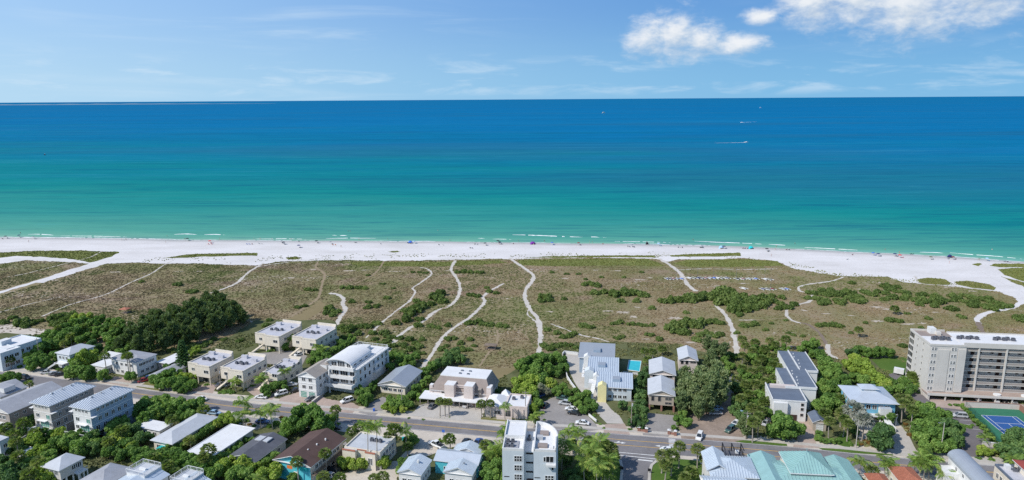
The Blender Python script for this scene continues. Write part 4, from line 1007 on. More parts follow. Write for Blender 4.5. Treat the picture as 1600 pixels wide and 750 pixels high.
m_ = MB(); m_.box(.2, -.5, 3.0, 3.2, 2, 3.15, 'metalgrey'); q.part('porch_roof', m_)
# --- pink condominium
def pink():
    q = Bld('pink_condominium', 'pink condominium with steep brown mansard roof and white flat top', 'the pink condominium', (674, 612), (762, 620), (772, 600), 3.0, ang=-13, w=21.5, d=11.5)
    w, d = q.w, q.d; H1, H2 = 4.0, 8.6
    q.walls('pinkwall', 0, z1=H1)
    m_ = MB(); i = 3.0; e = .5
    lo = [(-e, -e), (w + e, -e), (w + e, d + e), (-e, d + e)]; hi = [(2.8, 2.0), (w - 1.6, 2.0), (w - 1.6, d - 1.4), (2.8, d - 1.4)]
    for k in range(4):
        a, b_ = lo[k], lo[(k + 1) % 4]; c, e_ = hi[(k + 1) % 4], hi[k]
        slope(m_, (*a, H1), (*b_, H1), (*c, H2), (*e_, H2), 'rooftaupe', fascia='trim')
    m_.face([(*p, H1 - .18) for p in reversed(lo)], 'trim')
    q.part('mansard_roof', m_)
    m_ = MB(); m_.prism(hi, H2 - .02, H2 + .3, 'trim', 'roofwhite'); tp = q.part('flat_roof_top', m_)
    for k in range(4): MBx = MB(); MBx.box(w * .42 + (k % 2) * 3, 4.0 + (k // 2) * 2.6, H2 + .3, w * .42 + (k % 2) * 3 + .9, 4.0 + (k // 2) * 2.6 + .9, H2 + .55, 'roofgrey', 'glass'); MBx.build('skylight', tp)
    for (xa, xb, h) in ((w * .27, w * .43, 7.3), (w * .60, w * .75, 7.5)):
        q.boxpart('stair_tower', xa, -2.6, 0, xb, 3.4, h, 'pinkwall', 'roofwhite')
    m_ = MB()
    for z in (2.9, 5.6): m_.box(w * .43, -.2, z, w * .60, 2.4, z + .25, 'pinkwall'); m_.box(w * .43, -.25, z + .55, w * .60, -.1, z + 1.1, 'pinkwall')
    m_.box(w * .43, 1.6, 0, w * .60, 2.0, 7.0, 'taupe'); m_.box(w * .43, 1.2, 6.9, w * .60, 3.2, 7.1, 'roofwhite'); q.part('entrance_balcony', m_)  # back wall coloured darker to paint the shade of the recess
    q.b = (0, 1.6, w, d)
    for z in (1.4, 4.2): q.win('f', w * .515, z, 1.2, 1.6)
    q.b = (0, 0, w, d)
    q.win('f', w * .21, 2.4, 1.2, 2.2, 'taupe'); q.win('f', w * .79, 2.4, 1.2, 2.2, 'taupe')
    q.boxpart('corner_tower', w - 1.0, -.6, 0, w + .6, 2.6, 6.6, 'pinkwall', 'roofwhite'); q.boxpart('corner_tower', -.6, -.2, 0, .6, 1.6, 5.6, 'pinkwall', 'roofwhite')
    q.boxpart('window_recess', w - 4.0, -.9, 1.0, w - 2.8, 2.4, 6.0, 'taupe')
    q.b = (0, -.9, w, d)
    for z in (2, 3.6, 5.2): q.win('f', w - 3.4, z, .8, 1.0, 'taupe')
    q.b = (0, 0, w, d); q.wins('r', [2.2], 3, 1.4, 1.5, u0=.3); q.wins('l', [2.2], 3, 1.4, 1.5)
    q = Bld('carport', 'long white flat roofed carport in front of the pink condominium', None, (654.5, 622), (756, 631), (765, 617), 2.7, ang=-12, d=6.5)
    m_ = MB(); m_.box(0, 0, 2.55, q.w, q.d, 2.85, 'trim', 'roofwhite'); q.part('roof', m_)
    q.boxpart('rear_wall', .1, q.d - .3, 0, q.w - .1, q.d - .1, 2.55, 'pinkwall')
    for k in range(9): q.boxpart('post', .2 + (q.w - .6) * k / 8, .3, 0, .4 + (q.w - .6) * k / 8, .5, 2.55, 'taupe')
    q = Bld('pink_wing', 'pink single storey wing with white roof and parapet beside the carport', None, (757, 634), (823, 640.5), (827, 622), 3.9, ang=-10, d=10)
    q.walls('pinkwall'); w, d = q.w, q.d
    q.flat('roofwhite', .45, .35, 'pinkwall', over=(w * .48, 0, w, d), name='flat_roof')
    q.hip('roofwhite', 1.4, 0, over=(0, .0, w * .48, d), name='hip_roof', axis='x' if d < w * .48 else 'y')
    m_ = MB(); ap = (w * .38, d * .95, 6.2); rr = 1.6
    cs = [(w * .38 - rr, d * .95 - rr, 4.3), (w * .38 + rr, d * .95 - rr, 4.3), (w * .38 + rr, d * .95 + rr, 4.3), (w * .38 - rr, d * .95 + rr, 4.3)]
    for k in range(4): slope(m_, cs[k], cs[(k + 1) % 4], ap, ap, 'roofwhite', fascia='pinkwall', th=.5)
    q.part('pyramid_roof', m_)
    q.win('f', w * .12, 2.0, .8, 1.0); q.win('f', w * .3, 1.9, 2.0, 1.3); q.win('f', w * .55, 1.6, 1.6, 2.3, 'taupe'); q.wins('r', [2], 2, 1.2, 1.1)
    for k in range(3): q.boxpart('buttress', w * (.64 + .13 * k), -.25, 0, w * (.64 + .13 * k) + .3, 0, 3.6, 'pinkwall')
    q.boxpart('garden_wall', w * .3, -1.5, 0, w * .66, -1.2, 1.2, 'pinkwall')
    q.ac(w * .62, d * .6, 4.05); q.ac(w * .8, d * .75, 4.05)
pink()
# --- blue metal roofed house
def bluehouse():
    q = Bld('metal_roof_house', 'rambling house with three pale blue metal roofs, white towers and yellow stair tower', 'the blue metal roofed house', (947, 609), (990, 605), (988, 585), 7.0, ang=-9, w=11.0, d=10)
    A0 = q.A; L = q.th
    def loc(px, py, z):
        p = P(px, py, z) - q.A; return p.x * math.cos(L) + p.y * math.sin(L), -p.x * math.sin(L) + p.y * math.cos(L)
    for k, (fl, fr, bk, z, rm, wm) in enumerate([((931, 606), (989, 605), (991, 583), 5.2, 'metalblue', 'paleblue'), ((917, 584), (967, 584), (969, 559), 6.0, 'metalblue', 'paleblue'), ((903, 560), (961, 559), (962, 537), 6.6, 'metalgrey', 'bluegrey')]):
        x0, y0 = loc(*fl, z); x1, y1 = loc(*fr, z); _, y2 = loc(*bk, z + 1.6); y0 = (y0 + y1) / 2
        m_ = MB(); i = .5; m_.prism([(x0 + i, y0 + i), (x1 - i, y0 + i), (x1 - i, y2 - i), (x0 + i, y2 - i)], 0, z - .05, wm)
        for x in (x0 + i, x1 - i): m_.face([(x, y0 + i, z - .05), (x, y2 - i, z - .05), (x, y2 - i, z + 1.4)], wm)
        m_.face([(x0 + i, y2 - i, z - .05), (x1 - i, y2 - i, z - .05), (x1 - i, y2 - i, z + 1.4), (x0 + i, y2 - i, z + 1.4)], wm)
        q.part('wall', m_)
        m_ = MB(); slope(m_, (x0, y0, z), (x1, y0, z), (x1, y2, z + 1.6), (x0, y2, z + 1.6), rm, .8, .3, 'trim')
        m_.face([(x1, y0, z - .3), (x1, y2, z + 1.3), (x1, y2, z + 1.6), (x1, y0, z)], 'trim'); m_.face([(x0, y0, z - .3), (x0, y2, z + 1.3), (x0, y2, z + 1.6), (x0, y0, z)], 'trim')
        m_.face([(x0, y0, z - .3), (x0, y2, z + 1.3), (x1, y2, z + 1.3), (x1, y0, z - .3)], 'trim')
        rf = q.part('roof', m_)
        xm = x0 + (x1 - x0) * (.55, .45, .50)[k]; ym = y0 + (y2 - y0) * .35
        m_ = MB(); zb = z + .3
        m_.prism([(xm - 1.4, ym), (xm + 1.4, ym), (xm + 1.4, ym + 3), (xm - 1.4, ym + 3)], zb, zb + 1.3, 'bluegrey', 'metalgrey'); m_.build('dormer', rf)
        q.b = (x0 + i, y0 + i, x1 - i, y2 - i); q.wins('f', [1.6, 4.2], 4, 1.1, 1.1, u0=.3 if k == 0 else .1); q.wins('r', [4.2], 3, 1.1, 1.1); q.wins('l', [1.6, 4.2], 3, 1.2, 1.2)
    def tower(px, py, zt, w, mat, nm, slant=True):
        x, y = loc(px, py, zt); m_ = MB(); m_.box(x - w, y - w, 0, x + w, y + w, zt, mat, 'roofwhite' if mat == 'white' else mat)
        if slant: m_.face([(x - w, y - w, zt), (x + w, y - w, zt), (x, y - w, zt + .9)], mat); m_.face([(x - w, y - w, zt), (x, y - w, zt + .9), (x, y + w, zt + .9), (x - w, y + w, zt)], mat); m_.face([(x + w, y - w, zt), (x, y - w, zt + .9), (x, y + w, zt + .9), (x + w, y + w, zt)], mat); m_.face([(x - w, y + w, zt), (x + w, y + w, zt), (x, y + w, zt + .9)], mat)
        q.part(nm, m_); return x, y
    tower(918, 556, 7.4, 1.4, 'white', 'white_tower'); tower(921, 578, 6.6, 1.7, 'paleblue', 'rounded_tower'); tower(932, 586, 6.2, 1.2, 'white', 'white_tower')
    x, y = tower(941, 601, 6.0, 1.5, 'yellowwall', 'yellow_tower')
    m_ = MB(); stairs(m_, x - 4.2, y - 3.5, 0, x - 3.0, y + 4.5, 4.5, 1.4, 'trim', 12); q.part('entrance_stairs', m_)
    q.boxpart('terrace', x - 5.0, y + 4.5, 0, x - 1.6, y + 8, 4.5, 'white')
    m_ = MB(); fx, fy = loc(915, 585, 3)
    for k in range(3): m_.box(fx - 1.4, fy - 2 + k * 4, 2.6, fx + .6, fy + 1 + k * 4, 2.8, 'trim'); m_.box(fx - 1.4, fy - 2 + k * 4, 3.7, fx - 1.25, fy + 1 + k * 4, 3.8, 'trim')
    q.part('side_balcony', m_)
bluehouse()
b = MB(); pl = pxs([(983, 563.5), (1001.5, 564.8), (999, 580.5), (980.5, 578)])
sheet('pool_deck_ground', pxs([(977, 558), (1006, 560), (1004, 586), (972, 583)]), .05, 'concrete', 'pale deck round the swimming pool')
pr = link('swimming_pool', None, None, (pl[0].x, pl[0].y), label='turquoise swimming pool beside the blue metal roofed house', cat='pool')
ctr = sum(pl, Vector((0, 0))) / 4
m_ = MB(); m_.face([(p.x - pl[0].x, p.y - pl[0].y, .085) for p in pl], 'pool'); m_.build('water_surface', pr)
m_ = MB()
for i in range(4):
    a, c = pl[i] - pl[0], pl[(i + 1) % 4] - pl[0]; o0 = (pl[i] - ctr) * 1.08 + ctr - pl[0]; o1 = (pl[(i + 1) % 4] - ctr) * 1.08 + ctr - pl[0]
    m_.prism([tuple(o0), tuple(o1), tuple(c), tuple(a)], .02, .16, 'trim')
m_.build('coping', pr)
# --- grey roofed trio behind the big feathery tree
for (lab, a, b_, c, z, base, ph) in [('rear grey gabled house behind the feathery trees', (1060, 562), (1092, 566), (1105, 549), 5.6, 0, None), ('middle grey gabled house right of the pool', (1014, 584), (1057, 589), (1062, 567), 5.6, 0, None),
                                     ('front grey gabled house on brick garage piers', (1012, 616), (1056, 622), (1057, 597), 6.2, 2.3, 'the brick pier house')]:
    q = Bld('grey_gable_house', lab, ph, a, b_, c, z)
    q.walls('pinkwall' if base == 0 else 'tan', .5, z0=base); q.gable('roofpale', 1.7, .5, wall='pinkwall' if base == 0 else 'tan')
    q.win('f', (q.w - 1) * .15, 4.6, .9, 1.6, 'taupe', nx=1); q.win('f', (q.w - 1) * .42, 4.6, .9, 1.6, 'taupe', nx=1); q.win('f', (q.w - 1) * .78, 4.8, 2.0, .9, 'taupe', nx=2); q.wins('r', [4.6], 4, 1.1, 1.3); q.wins('l', [4.6], 4, 1.1, 1.3)
    if base:
        q.win('f', (q.w - 1) * .78, 3.2, 2.0, .7, 'taupe', nx=2)
        for u in (.04, .48, .92):
            q.boxpart('brick_pier', q.w * u, .5, 0, q.w * u + .6, 1.1, 2.3, 'brickred'); q.boxpart('brick_pier', q.w * u, q.d - 1.2, 0, q.w * u + .6, q.d - .6, 2.3, 'brickred')
        q.boxpart('garage_wall', .6, q.d * .5, 0, q.w - .6, q.d * .5 + .3, 2.3, 'taupe')
# --- dark roofed townhouses
for (lab, a, b_, c, z, ph) in [('rear white townhouse pair with dark slate roofs and dividing parapet', (1232, 578), (1279, 583), (1262, 553), 7.6, None), ('middle white townhouse pair with dark slate roofs and dividing parapet', (1227, 604), (1277, 609), (1268, 580), 7.8, None)]:
    q = Bld('slate_townhouse', lab, ph, a, b_, c, z)
    w, d = q.w, q.d; q.walls('white'); q.b = (0, 0, w, d)
    m_ = MB(); slope(m_, (w * .36, 0, z), (w, 0, z), (w, d, z + .6), (w * .36, d, z + .6), 'roofslate', fascia='trim'); slope(m_, (0, .0, z - 1.2), (w * .36, 0, z - 1.2), (w * .36, d, z + .2), (0, d, z + .2), 'roofslate', fascia='trim')
    m_ = MB(); m_.box(w * .36 + .3, 0, z, w, d, z + .2, 'trim', 'roofslate'); q.part('roof', m_)
    m_ = MB(); m_.box(0, .0, z, w * .36, d, z + .2, 'trim', 'roofslate'); q.part('roof', m_)
    q.boxpart('parapet', w * .36, -.2, z - .02, w * .36 + .3, d, z + .75, 'white'); q.boxpart('parapet', w, -.1, z - .5, w + .25, d, z + .4, 'white'); q.boxpart('parapet', 0, -.25, z - .5, w, 0, z + .35, 'white')
    for k in range(5): q.boxpart('roof_vent', w * .45 + .4 * (k % 3), d * (.15 + .17 * k), z + .2, w * .45 + .4 * (k % 3) + .3, d * (.15 + .17 * k) + .3, z + .55, 'trim')
    q.wins('l', [1.8, 5], 4, 1.1, 1.3); q.wins('r', [1.8, 5], 4, 1.1, 1.3)
q = Bld('slate_townhouse', 'front white townhouse pair with dark garage openings and arched stair window', 'the dark roofed townhouses', (1207, 625), (1261, 629), (1258, 604), 7.0)
q.walls('white'); w, d = q.w, q.d; q.flat('roofslate', .0); q.boxpart('parapet', w * .1, d * .75, 7.1, w * .85, d * .8 + .8, 8.1, 'pinkwall'); q.boxpart('parapet', -.1, 0, 7.0, .2, d, 7.6, 'white'); q.boxpart('parapet', w - .2, 0, 7.0, w + .1, d, 7.5, 'white')
q.boxpart('parapet', .2, -.1, 6.9, w - .2, .15, 7.3, 'white')
q.boxpart('projecting_bay', .4, -1.0, 2.4, w * .44, 0, 6.6, 'white')
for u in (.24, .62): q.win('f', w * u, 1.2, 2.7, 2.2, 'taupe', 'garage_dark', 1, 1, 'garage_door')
for z in (2.4, 4.4, 6.0): q.win('f', w * .88, z, .9, 1.0, 'pinkwall', nx=1)
q.wins('l', [2, 5], 3, 1.1, 1.3); q.wins('r', [2, 5], 3, 1.1, 1.3)
q = Bld('garden_shed', 'small dark roofed garage beside the pink paver drive', None, (1270, 660), (1291, 668), (1297, 655), 3.0, ang=-9, w=4.5, d=7)
q.walls('tan', .25); q.gable('roofslate', 1.2, .3, wall='tan'); q.wins('r', [1.6], 2, .9, .9); q.win('f', 2, 1.2, 2.0, 2.0, 'trim', 'cloth_door', 1, 3, 'garage_door')
# --- sky blue house
q = Bld('hip_roof_house', 'sky blue house with wide grey hipped metal roof and cupola', 'the sky blue house', (1332, 628.5), (1407, 632), (1396, 605), 7.0, ang=-7)
w, d = q.w, q.d
q.walls('skyblue', 1.0, z0=3.0); q.b = (0, 0, w, d); q.hip('metalroof', 2.4, .0, .0, z=7.0)
m_ = MB(); cx, cy = w / 2, d / 2 + .5
q.boxpart('cupola_wall', cx - 2.4, cy - 1.6, 8.6, cx + 2.4, cy + 1.6, 9.5, 'skyblue'); q.b = (cx - 2.4, cy - 1.6, cx + 2.4, cy + 1.6); q.hip('metalroof', 1.0, .5, z=9.5, name='cupola_roof')
q.boxpart('ground_storey_wall', 1.2, 1.2, 0, w - 1.2, d - 1.2, 3.0, 'beigewall'); q.b = (1, 1, w - 1, d - 1); q.wins('f', [5.2], 5, 1.3, 1.4); q.wins('l', [5.2], 4, 1.2, 1.3); q.wins('r', [5.2], 4, 1.2, 1.3)
m_ = MB(); m_.box(1, -1.4, 2.8, w - 1, 1, 3.0, 'trim'); q.part('veranda', m_); q.rail([(1, -1.3), (w * .6, -1.3)], 3.0); q.rail([(w * .8, -1.3), (w - 1, -1.3)], 3.0)
m_ = MB(); stairs(m_, w * .7, -6.2, 0, w * .7, -1.4, 3.0, 2.0, 'trim', 12); m_.box(w * .7 - 1.3, -6.2, 0, w * .7 - 1.1, -1.4, 1.6, 'trim'); m_.box(w * .7 + 1.1, -6.2, 0, w * .7 + 1.3, -1.4, 1.6, 'trim'); q.part('front_stairs', m_)
q.boxpart('porch_gable', w * .58, -.8, 3.0, w * .82, .9, 5.6, 'white', 'metalroof')
for k in range(6): q.boxpart('porch_post', 1 + (w - 2.4) * k / 5, -1.3, 0, 1.3 + (w - 2.4) * k / 5, -1.0, 2.8, 'trim')
# --- the tall condominium
def condo():
    Z = 19.3
    q = Bld('tall_condominium', 'tall beige seven storey condominium with long balcony wing', 'the tall condominium', (1454, 540.5), (1511, 543), (1428, 518.5), Z, ang=-8, d=16.5)
    w, d = q.w, q.d; fl = 2.45; z0 = 2.4
    q.walls('beigewall', z0=z0); q.b = (0, 0, w, d)
    m_ = MB(); m_.box(0, 0, Z, w, d * .62, Z + .12, 'beigewall', 'roofwhite'); m_.box(0, d * .62, Z, w, d, Z + .12, 'beigewall', 'rooftaupe'); q.part('roof', m_)
    q.boxpart('parapet', -.15, -.15, Z + .121, w + .15, .2, Z + .8, 'beigewall'); q.boxpart('parapet', -.15, .2, Z + .121, .2, d, Z + .8, 'beigewall'); q.boxpart('parapet', .2, d - .3, Z + .121, w, d, Z + .8, 'beigewall')
    q.boxpart('lift_tower', w * .45, d * .78, Z + .1, w * .62, d * .95, Z + 2.3, 'white'); q.boxpart('lift_tower', w * .6, d * .7, Z + .1, w * .72, d * .8, Z + 1.3, 'beigewall')
    for (xa, xb) in ((w * .02, w * .2), (w * .56, w * .76)):
        q.boxpart('window_strip', xa, -.12, z0, xb, 0, Z - .6, 'beigewall')
    q.boxpart('plain_panel', w * .2, -.22, z0 + .2, w * .54, 0, Z - 1.2, 'beigewall'); q.boxpart('plain_panel', w * .78, -.22, z0 + .2, w - .05, 0, Z - .9, 'beigewall')
    for k in range(7):
        z = z0 + 1.3 + k * fl - .0
        for u in (.07, .15, .62, .70): q.win('f', w * u, z, .55, .95, 'trim', 'glass', 1, 2, off=.12)
        q.win('l', d * .30, z, .5, .8, 'beigewall', nx=1); q.win('l', d * .58, z, .5, .8, 'beigewall', nx=1)
        q.win('l', d * .87, z, 3.6, 1.7, 'beigewall', 'glass', 3, 1, 'balcony_screen')
    # wing
    L, D0, D1 = 62.0, 2.6, 12.0
    m_ = MB(); m_.box(w, D0 + 2.2, z0, w + L, D1, Z, 'beigewall'); q.part('wing_wall', m_)
    m_ = MB(); m_.box(w + .01, D0 - .7, Z, w + L, D1 + 3, Z + .25, 'beigewall', 'roofwhite'); m_.box(w + .01, D0 - .7, Z + .25, w + L, D0 - .4, Z + 1.0, 'beigewall'); m_.box(w + .01, D1 + 2.7, Z + .25, w + L, D1 + 3, Z + .7, 'beigewall'); q.part('wing_roof', m_)
    m_ = MB(); m_.box(w + .01, D0 - .7, Z - .75, w + L, D0 - .41, Z, 'beigewall'); q.part('fascia', m_)
    for k in range(7):
        z = z0 + k * fl
        m_ = MB(); m_.box(w + .02, D0 - .3, z, w + L, D0 + 2.2, z + .2, 'beigewall')
        sl = q.part('walkway_slab', m_)
        m_ = MB()
        for j in range(int(L / .8)): m_.bar((w + .4 + j * .8, D0 - .2, z + .2), (w + .4 + j * .8, D0 - .2, z + 1.0), .03, 'taupe')
        m_.box(w + .05, D0 - .26, z + .95, w + L, D0 - .16, z + 1.08, 'beigewall'); m_.box(w + .05, D0 - .22, z + .25, w + L, D0 - .19, z + .9, 'taupe'); m_.build('balustrade', sl)
        q.b = (w, D0 + 2.2, w + L, D1)
        for j in range(5):
            u = 4.5 + j * 9.0
            if u < 46:
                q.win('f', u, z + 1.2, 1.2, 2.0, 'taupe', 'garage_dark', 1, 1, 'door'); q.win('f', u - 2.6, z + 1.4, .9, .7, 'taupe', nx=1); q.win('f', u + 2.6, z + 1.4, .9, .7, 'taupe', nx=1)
    for j in range(7): q.boxpart('column', w + 8.0 + j * 9.0 - 3, D0 - .6, 0, w + 8.5 + j * 9.0 - 3, D0 - .1, Z - .75, 'beigewall')
    q.b = (0, 0, w, d)
    for g in range(4):
        for k in range(5): q.ac(w * .3 + k * 1.25 if g == 0 else w + 1 + (g - 1) * 12 + k * 1.5, (d * .38 if g == 0 else D0 + 5.5) + .7 * (k % 2), Z + .2, sc=1.15)
    # ground level: podium terrace and open parking
    m_ = MB(); m_.box(-.2, -2.4, z0 - .35, w + L, D0 - .31, z0 - .02, 'pavers'); m_.box(-.2, -2.6, z0 - .5, w + L, -2.41, z0 + .35, 'beigewall'); q.part('podium', m_)
    for j in range(14): q.boxpart('parking_pier', .3 + j * 5.4, -2.3, 0, .7 + j * 5.4, -1.9, z0 - .36, 'beigewall')
    q.boxpart('parking_rear_wall', .2, 5, 0, w + L, 5.3, z0 - .01, 'taupe'); q.boxpart('ground_wall', -.01, 2, 0, .25, d, z0, 'beigewall')
    m_ = MB(); m_.prism([(0.3, -2.4), (.6, -2.4), (.6, 2), (.3, 2)], 0, z0, 'beigewall'); q.part('ground_wall', m_)
    for j, u in enumerate((11.5, 20.5, 29.5)):
        m_ = MB(); m_.prism([(w + u + 1.3 * math.cos(i * .63), -.6 + 1.0 * math.sin(i * .63)) for i in range(10)], z0 - .03, z0 + .45, 'trim'); pl_ = q.part('planter', m_)
    return q
CONDO = condo()

# --- foreground row
def tower():
    Z = 13.4
    q = Bld('apartment_tower', 'tall pale blue grey apartment building with curved white roof, foreground centre', 'the pale blue apartment tower', (784.7, 703.8), (869, 700.5), (846, 659), Z, ang=-5)
    w, d = q.w, q.d; xl, xr = w * .40, w * .585
    m_ = MB(); m_.box(0, 0, 0, xl, d, Z, 'paleblue'); q.part('west_block_wall', m_)
    m_ = MB(); arc = [(xr, 0), (w, 0), (w, d * .42), (w * 1.03, d * .43)] + [(xr + (w * 1.03 - xr) * math.cos(k * math.pi / 20), d * .43 + d * .57 * math.sin(k * math.pi / 20)) for k in range(1, 11)]
    m_.prism(arc, 0, Z, 'paleblue'); q.part('east_block_wall', m_)
    m_ = MB(); m_.box(xl, 2.2, 0, xr, d * .9, Z - 1.2, 'paleblue', 'roofwhite'); q.part('stair_core_wall', m_)
    m_ = MB(); m_.box(0, 0, Z, xl, d, Z + .1, 'white', 'roofwhite'); r1 = q.part('west_roof', m_)
    m_ = MB(); m_.prism(arc, Z, Z + .1, 'white', 'roofwhite'); r2 = q.part('east_roof', m_)
    for (x0, y0, x1, y1, h) in ((0, 0, xl, .3, .7), (0, .3, .3, d * .42, .7), (0, d * .42, .3, d, 1.5), (xl - .3, .3, xl, d, 1.1), (.3, d - .3, xl - .3, d, 1.3), (.3, d * .42, xl - .3, d * .42 + .3, 1.2)):
        m_ = MB(); m_.box(x0, y0, Z + .1, x1, y1, Z + h, 'white'); m_.build('parapet', r1)
    m_ = MB(); m_.box(.3, d * .42 + .3, Z + .1, xl - .3, d - .3, Z + .9, 'white', 'roofwhite'); m_.build('raised_roof', r1)
    m_ = MB(); n = len(arc); cx, cy = xr + .5, d * .4
    for k in range(n):
        a, c = Vector(arc[k]), Vector(arc[(k + 1) % n]); e = (c - a)
        if e.length < .05: continue
        e.normalize(); nn = Vector((-e.y, e.x)) * .3; h = .7 if a.y < d * .4 and c.y < d * .42 else 1.3
        m_.prism([tuple(a), tuple(c), tuple(c + nn), tuple(a + nn)], Z + .1, Z + h, 'white')
    m_.build('parapet', r2)
    for (x, y, ww, dd, hh, mt) in ((xr + 1.0, d * .12, 2.6, 2.0, .5, 'rooftaupe'), (xr + 1.3, d * .58, 2.4, 2.2, .5, 'rooftaupe'), (xr + .6, d * .4, 1.6, 1.6, .9, 'greywall'), (w - 1.6, d * .1, .8, 1.6, .4, 'trim')):
        m_ = MB(); m_.box(x, y, Z + .1, x + ww, y + dd, Z + .1 + hh, mt); m_.build('roof_hatch', r2)
    for k in range(4): q.ac(1.2 + (k % 2) * 1.3, d * .12 + (k // 2) * 2.4, Z + .1)
    m_ = MB(); m_.box(1.0, d * .08, Z + .1, 4.2, d * .33, Z + .35, 'roofgrey'); m_.build('equipment_pad', r1)
    q.ac(xl + 1.0, d * .55, Z - 1.2); q.ac(xl + 1.0, d * .62, Z - 1.2)
    q.b = (0, 0, w, d)
    for z in (11.2, 8.5, 5.8, 3.1):
        for u in (.25, .295, .34): q.win('f', w * u, z, .62, 1.5, 'trim', nx=1, nz=2)
    for z in (11.4, 8.7, 6.0): q.boxpart('core_opening_shade', xl + .5, 2.08, z, xr - .2, 2.2, z + .45, 'black')  # solid black panels paint the shade inside the openings
    q.boxpart('entrance_opening_shade', xl + .7, 2.08, 0, xr - .2, 2.2, 4.2, 'garage_dark')  # dark panel painted for the shade of the entrance
    q.win('f', w * .79, 11.3, .5, 1.3, nx=1); q.win('f', w * .885, 11.3, 1.9, 1.7, nx=2)
    q.boxpart('balcony', w * .82, -1.1, 9.6, w * 1.0, 0, 10.2, 'white'); q.win('f', w * .94, 8.7, .5, .9, nx=1)
    for z in (5.8, 3.1):
        for u in (.825, .88, .935): q.win('f', w * u, z, .62, 1.5, nx=1, nz=2)
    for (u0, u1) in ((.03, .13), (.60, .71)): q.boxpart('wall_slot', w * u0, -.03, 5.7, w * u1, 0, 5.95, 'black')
    q.wins('r', [11, 8.3, 5.6], 2, 1.0, 1.3, u0=.05, u1=.4)
    q.wins('l', [11, 8.3, 5.6], 4, 1.0, 1.3)
tower()
def cottage(lab, a, b_, c, z, wall, roof, rise, axis='y', ribs=.6, ph=None, inset=.4, name='metal_roof_cottage', **kw):
    q = Bld(name, lab, ph, a, b_, c, z, **kw)
    q.walls(wall, inset); q.gable(roof, rise, inset, ribs, wall=wall, axis=axis)
    q.wins('f', [z * .45], 3, 1.0, 1.1); q.wins('r', [z * .45], 3, 1.0, 1.1); q.wins('l', [z * .45], 3, 1.0, 1.1)
    return q
q = cottage('white cottage with two tone metal gable roof, lowest left of the cottage cluster', (620, 738), (658, 743.5), (683, 720.6), 4.2, 'white', 'metalblue', 1.5, ph='the metal roofed cottages')
q.boxpart('chimney', q.w * .6, q.d * .5, 5.2, q.w * .6 + .5, q.d * .5 + .5, 6.1, 'white')
q = cottage('long white ribbed metal roof cottage in the middle of the cluster', (677, 719), (746, 730), (751, 709.5), 4.2, 'aqua', 'metalroof', 1.4, 'x')
q = cottage('white gabled cottage with steep blue roof facing the camera', (692, 737.5), (739, 742), (741, 726), 4.6, 'white', 'metalblue', 1.8)
q.boxpart('roof_vent', q.w * .6, q.d * .5, 5.6, q.w * .6 + .3, q.d * .5 + .3, 6.6, 'metal')
q = cottage('rear blue gable roof of the cottage cluster, nearest the road', (706, 706), (752, 710), (757, 698), 3.8, 'white', 'metalblue', 1.7)
q = Bld('flat_roof_house', 'cream flat roofed house with red parapet edge among tall palms', 'the cream flat roofed house', (538, 700), (600, 703), (617, 678), 5.2, ang=-17)
q.walls('cream'); q.flat('roofpale', .4, .3, 'cream'); w, d = q.w, q.d
q.boxpart('projecting_bay', w * .0, -1.2, 0, w * .36, 0, 5.3, 'cream', 'roofpale'); q.boxpart('projecting_bay', w * .62, -1.0, 0, w * .9, 0, 5.3, 'cream', 'roofpale')
for (x0, x1, y) in ((w * .0, w * .36, -1.2), (w * .36, w * .62, 0), (w * .62, w * .9, -1.0)): q.boxpart('parapet_tile', x0, y - .12, 5.3, x1, y + .35, 5.62, 'rooftile')
q.win('f', w * .76, 2.8, 1.2, 2.0, off=1.0); q.win('f', w * .5, 2.4, 1.4, 1.2); q.wins('r', [1.6, 3.9], 4, 1.1, 1.2); q.wins('l', [2.6], 4, 1.1, 1.2)
for k in range(3): q.ac(w * .5 + k * 1.4, d * .6, 5.32)
q = Bld('brown_roof_house', 'two storey house with brown gable roof and turquoise mural gable', 'the brown roofed mural house', (425, 718), (485, 731), (539.5, 685), 5.8, ang=-20)
w, d = q.w, q.d
q.walls('cream', .8); q.gable('roofbrown', 2.3, .8, wall='aqua')
m_ = MB(); m_.box(.79, .70, 0, w - .79, .78, 5.75, 'aqua'); mu = q.part('mural_wall', m_)
for (x0, x1, z0, z1, mt) in ((1.2, 3.2, 2.9, 3.6, 'fab_cloth'), (4.4, 6.2, 3.6, 4.6, 'fab_orange'), (6.6, 8.2, 2.2, 3.1, 'fab_cloth'), (2.4, 4.0, 1.0, 2.2, 'teal'), (7.5, w - 1.4, 3.8, 5.0, 'teal')):
    m_ = MB(); m_.prism([(x0, .66), (x1, .66), (x1, .70), (x0, .70)], z0, z1, mt); m_.build('mural_patch', mu)
for x in (2.2, 5.2, 8.0): q.win('f', x, 4.2, 1.3, 1.1); q.win('f', x, 1.6, 1.3, 1.1)
q.wins('r', [4.2], 7, 1.2, 1.1); q.wins('r', [1.4], 5, 1.4, 1.6); q.boxpart('side_balcony', w - .8, 1, 2.7, w + .6, d - 1, 2.95, 'wood'); q.rail([(w + .5, 1), (w + .5, d - 1)], 2.95, 1.0, 'wood')
for k in range(3): q.boxpart('roof_vent', w * .62 + k * .5, d * (.3 + .2 * k), 6.9, w * .62 + k * .5 + .35, d * (.3 + .2 * k) + .35, 7.7, 'trim')
q.boxpart('boundary_wall', w - .2, -4, 0, w + .0, -.5, 1.8, 'white')
q = Bld('long_flat_house', 'long low building with bright white flat roof beside a cabbage palm', 'the white flat roofed building', (290, 707), (332, 714.5), (400, 669), 3.4, ang=-19)
q.walls('cream', .6); q.flat('roofwhite', .12, .2, ov=.6); q.wins('r', [1.6], 6, 1.3, 1.1); q.wins('f', [1.6], 3, 1.2, 1.1)
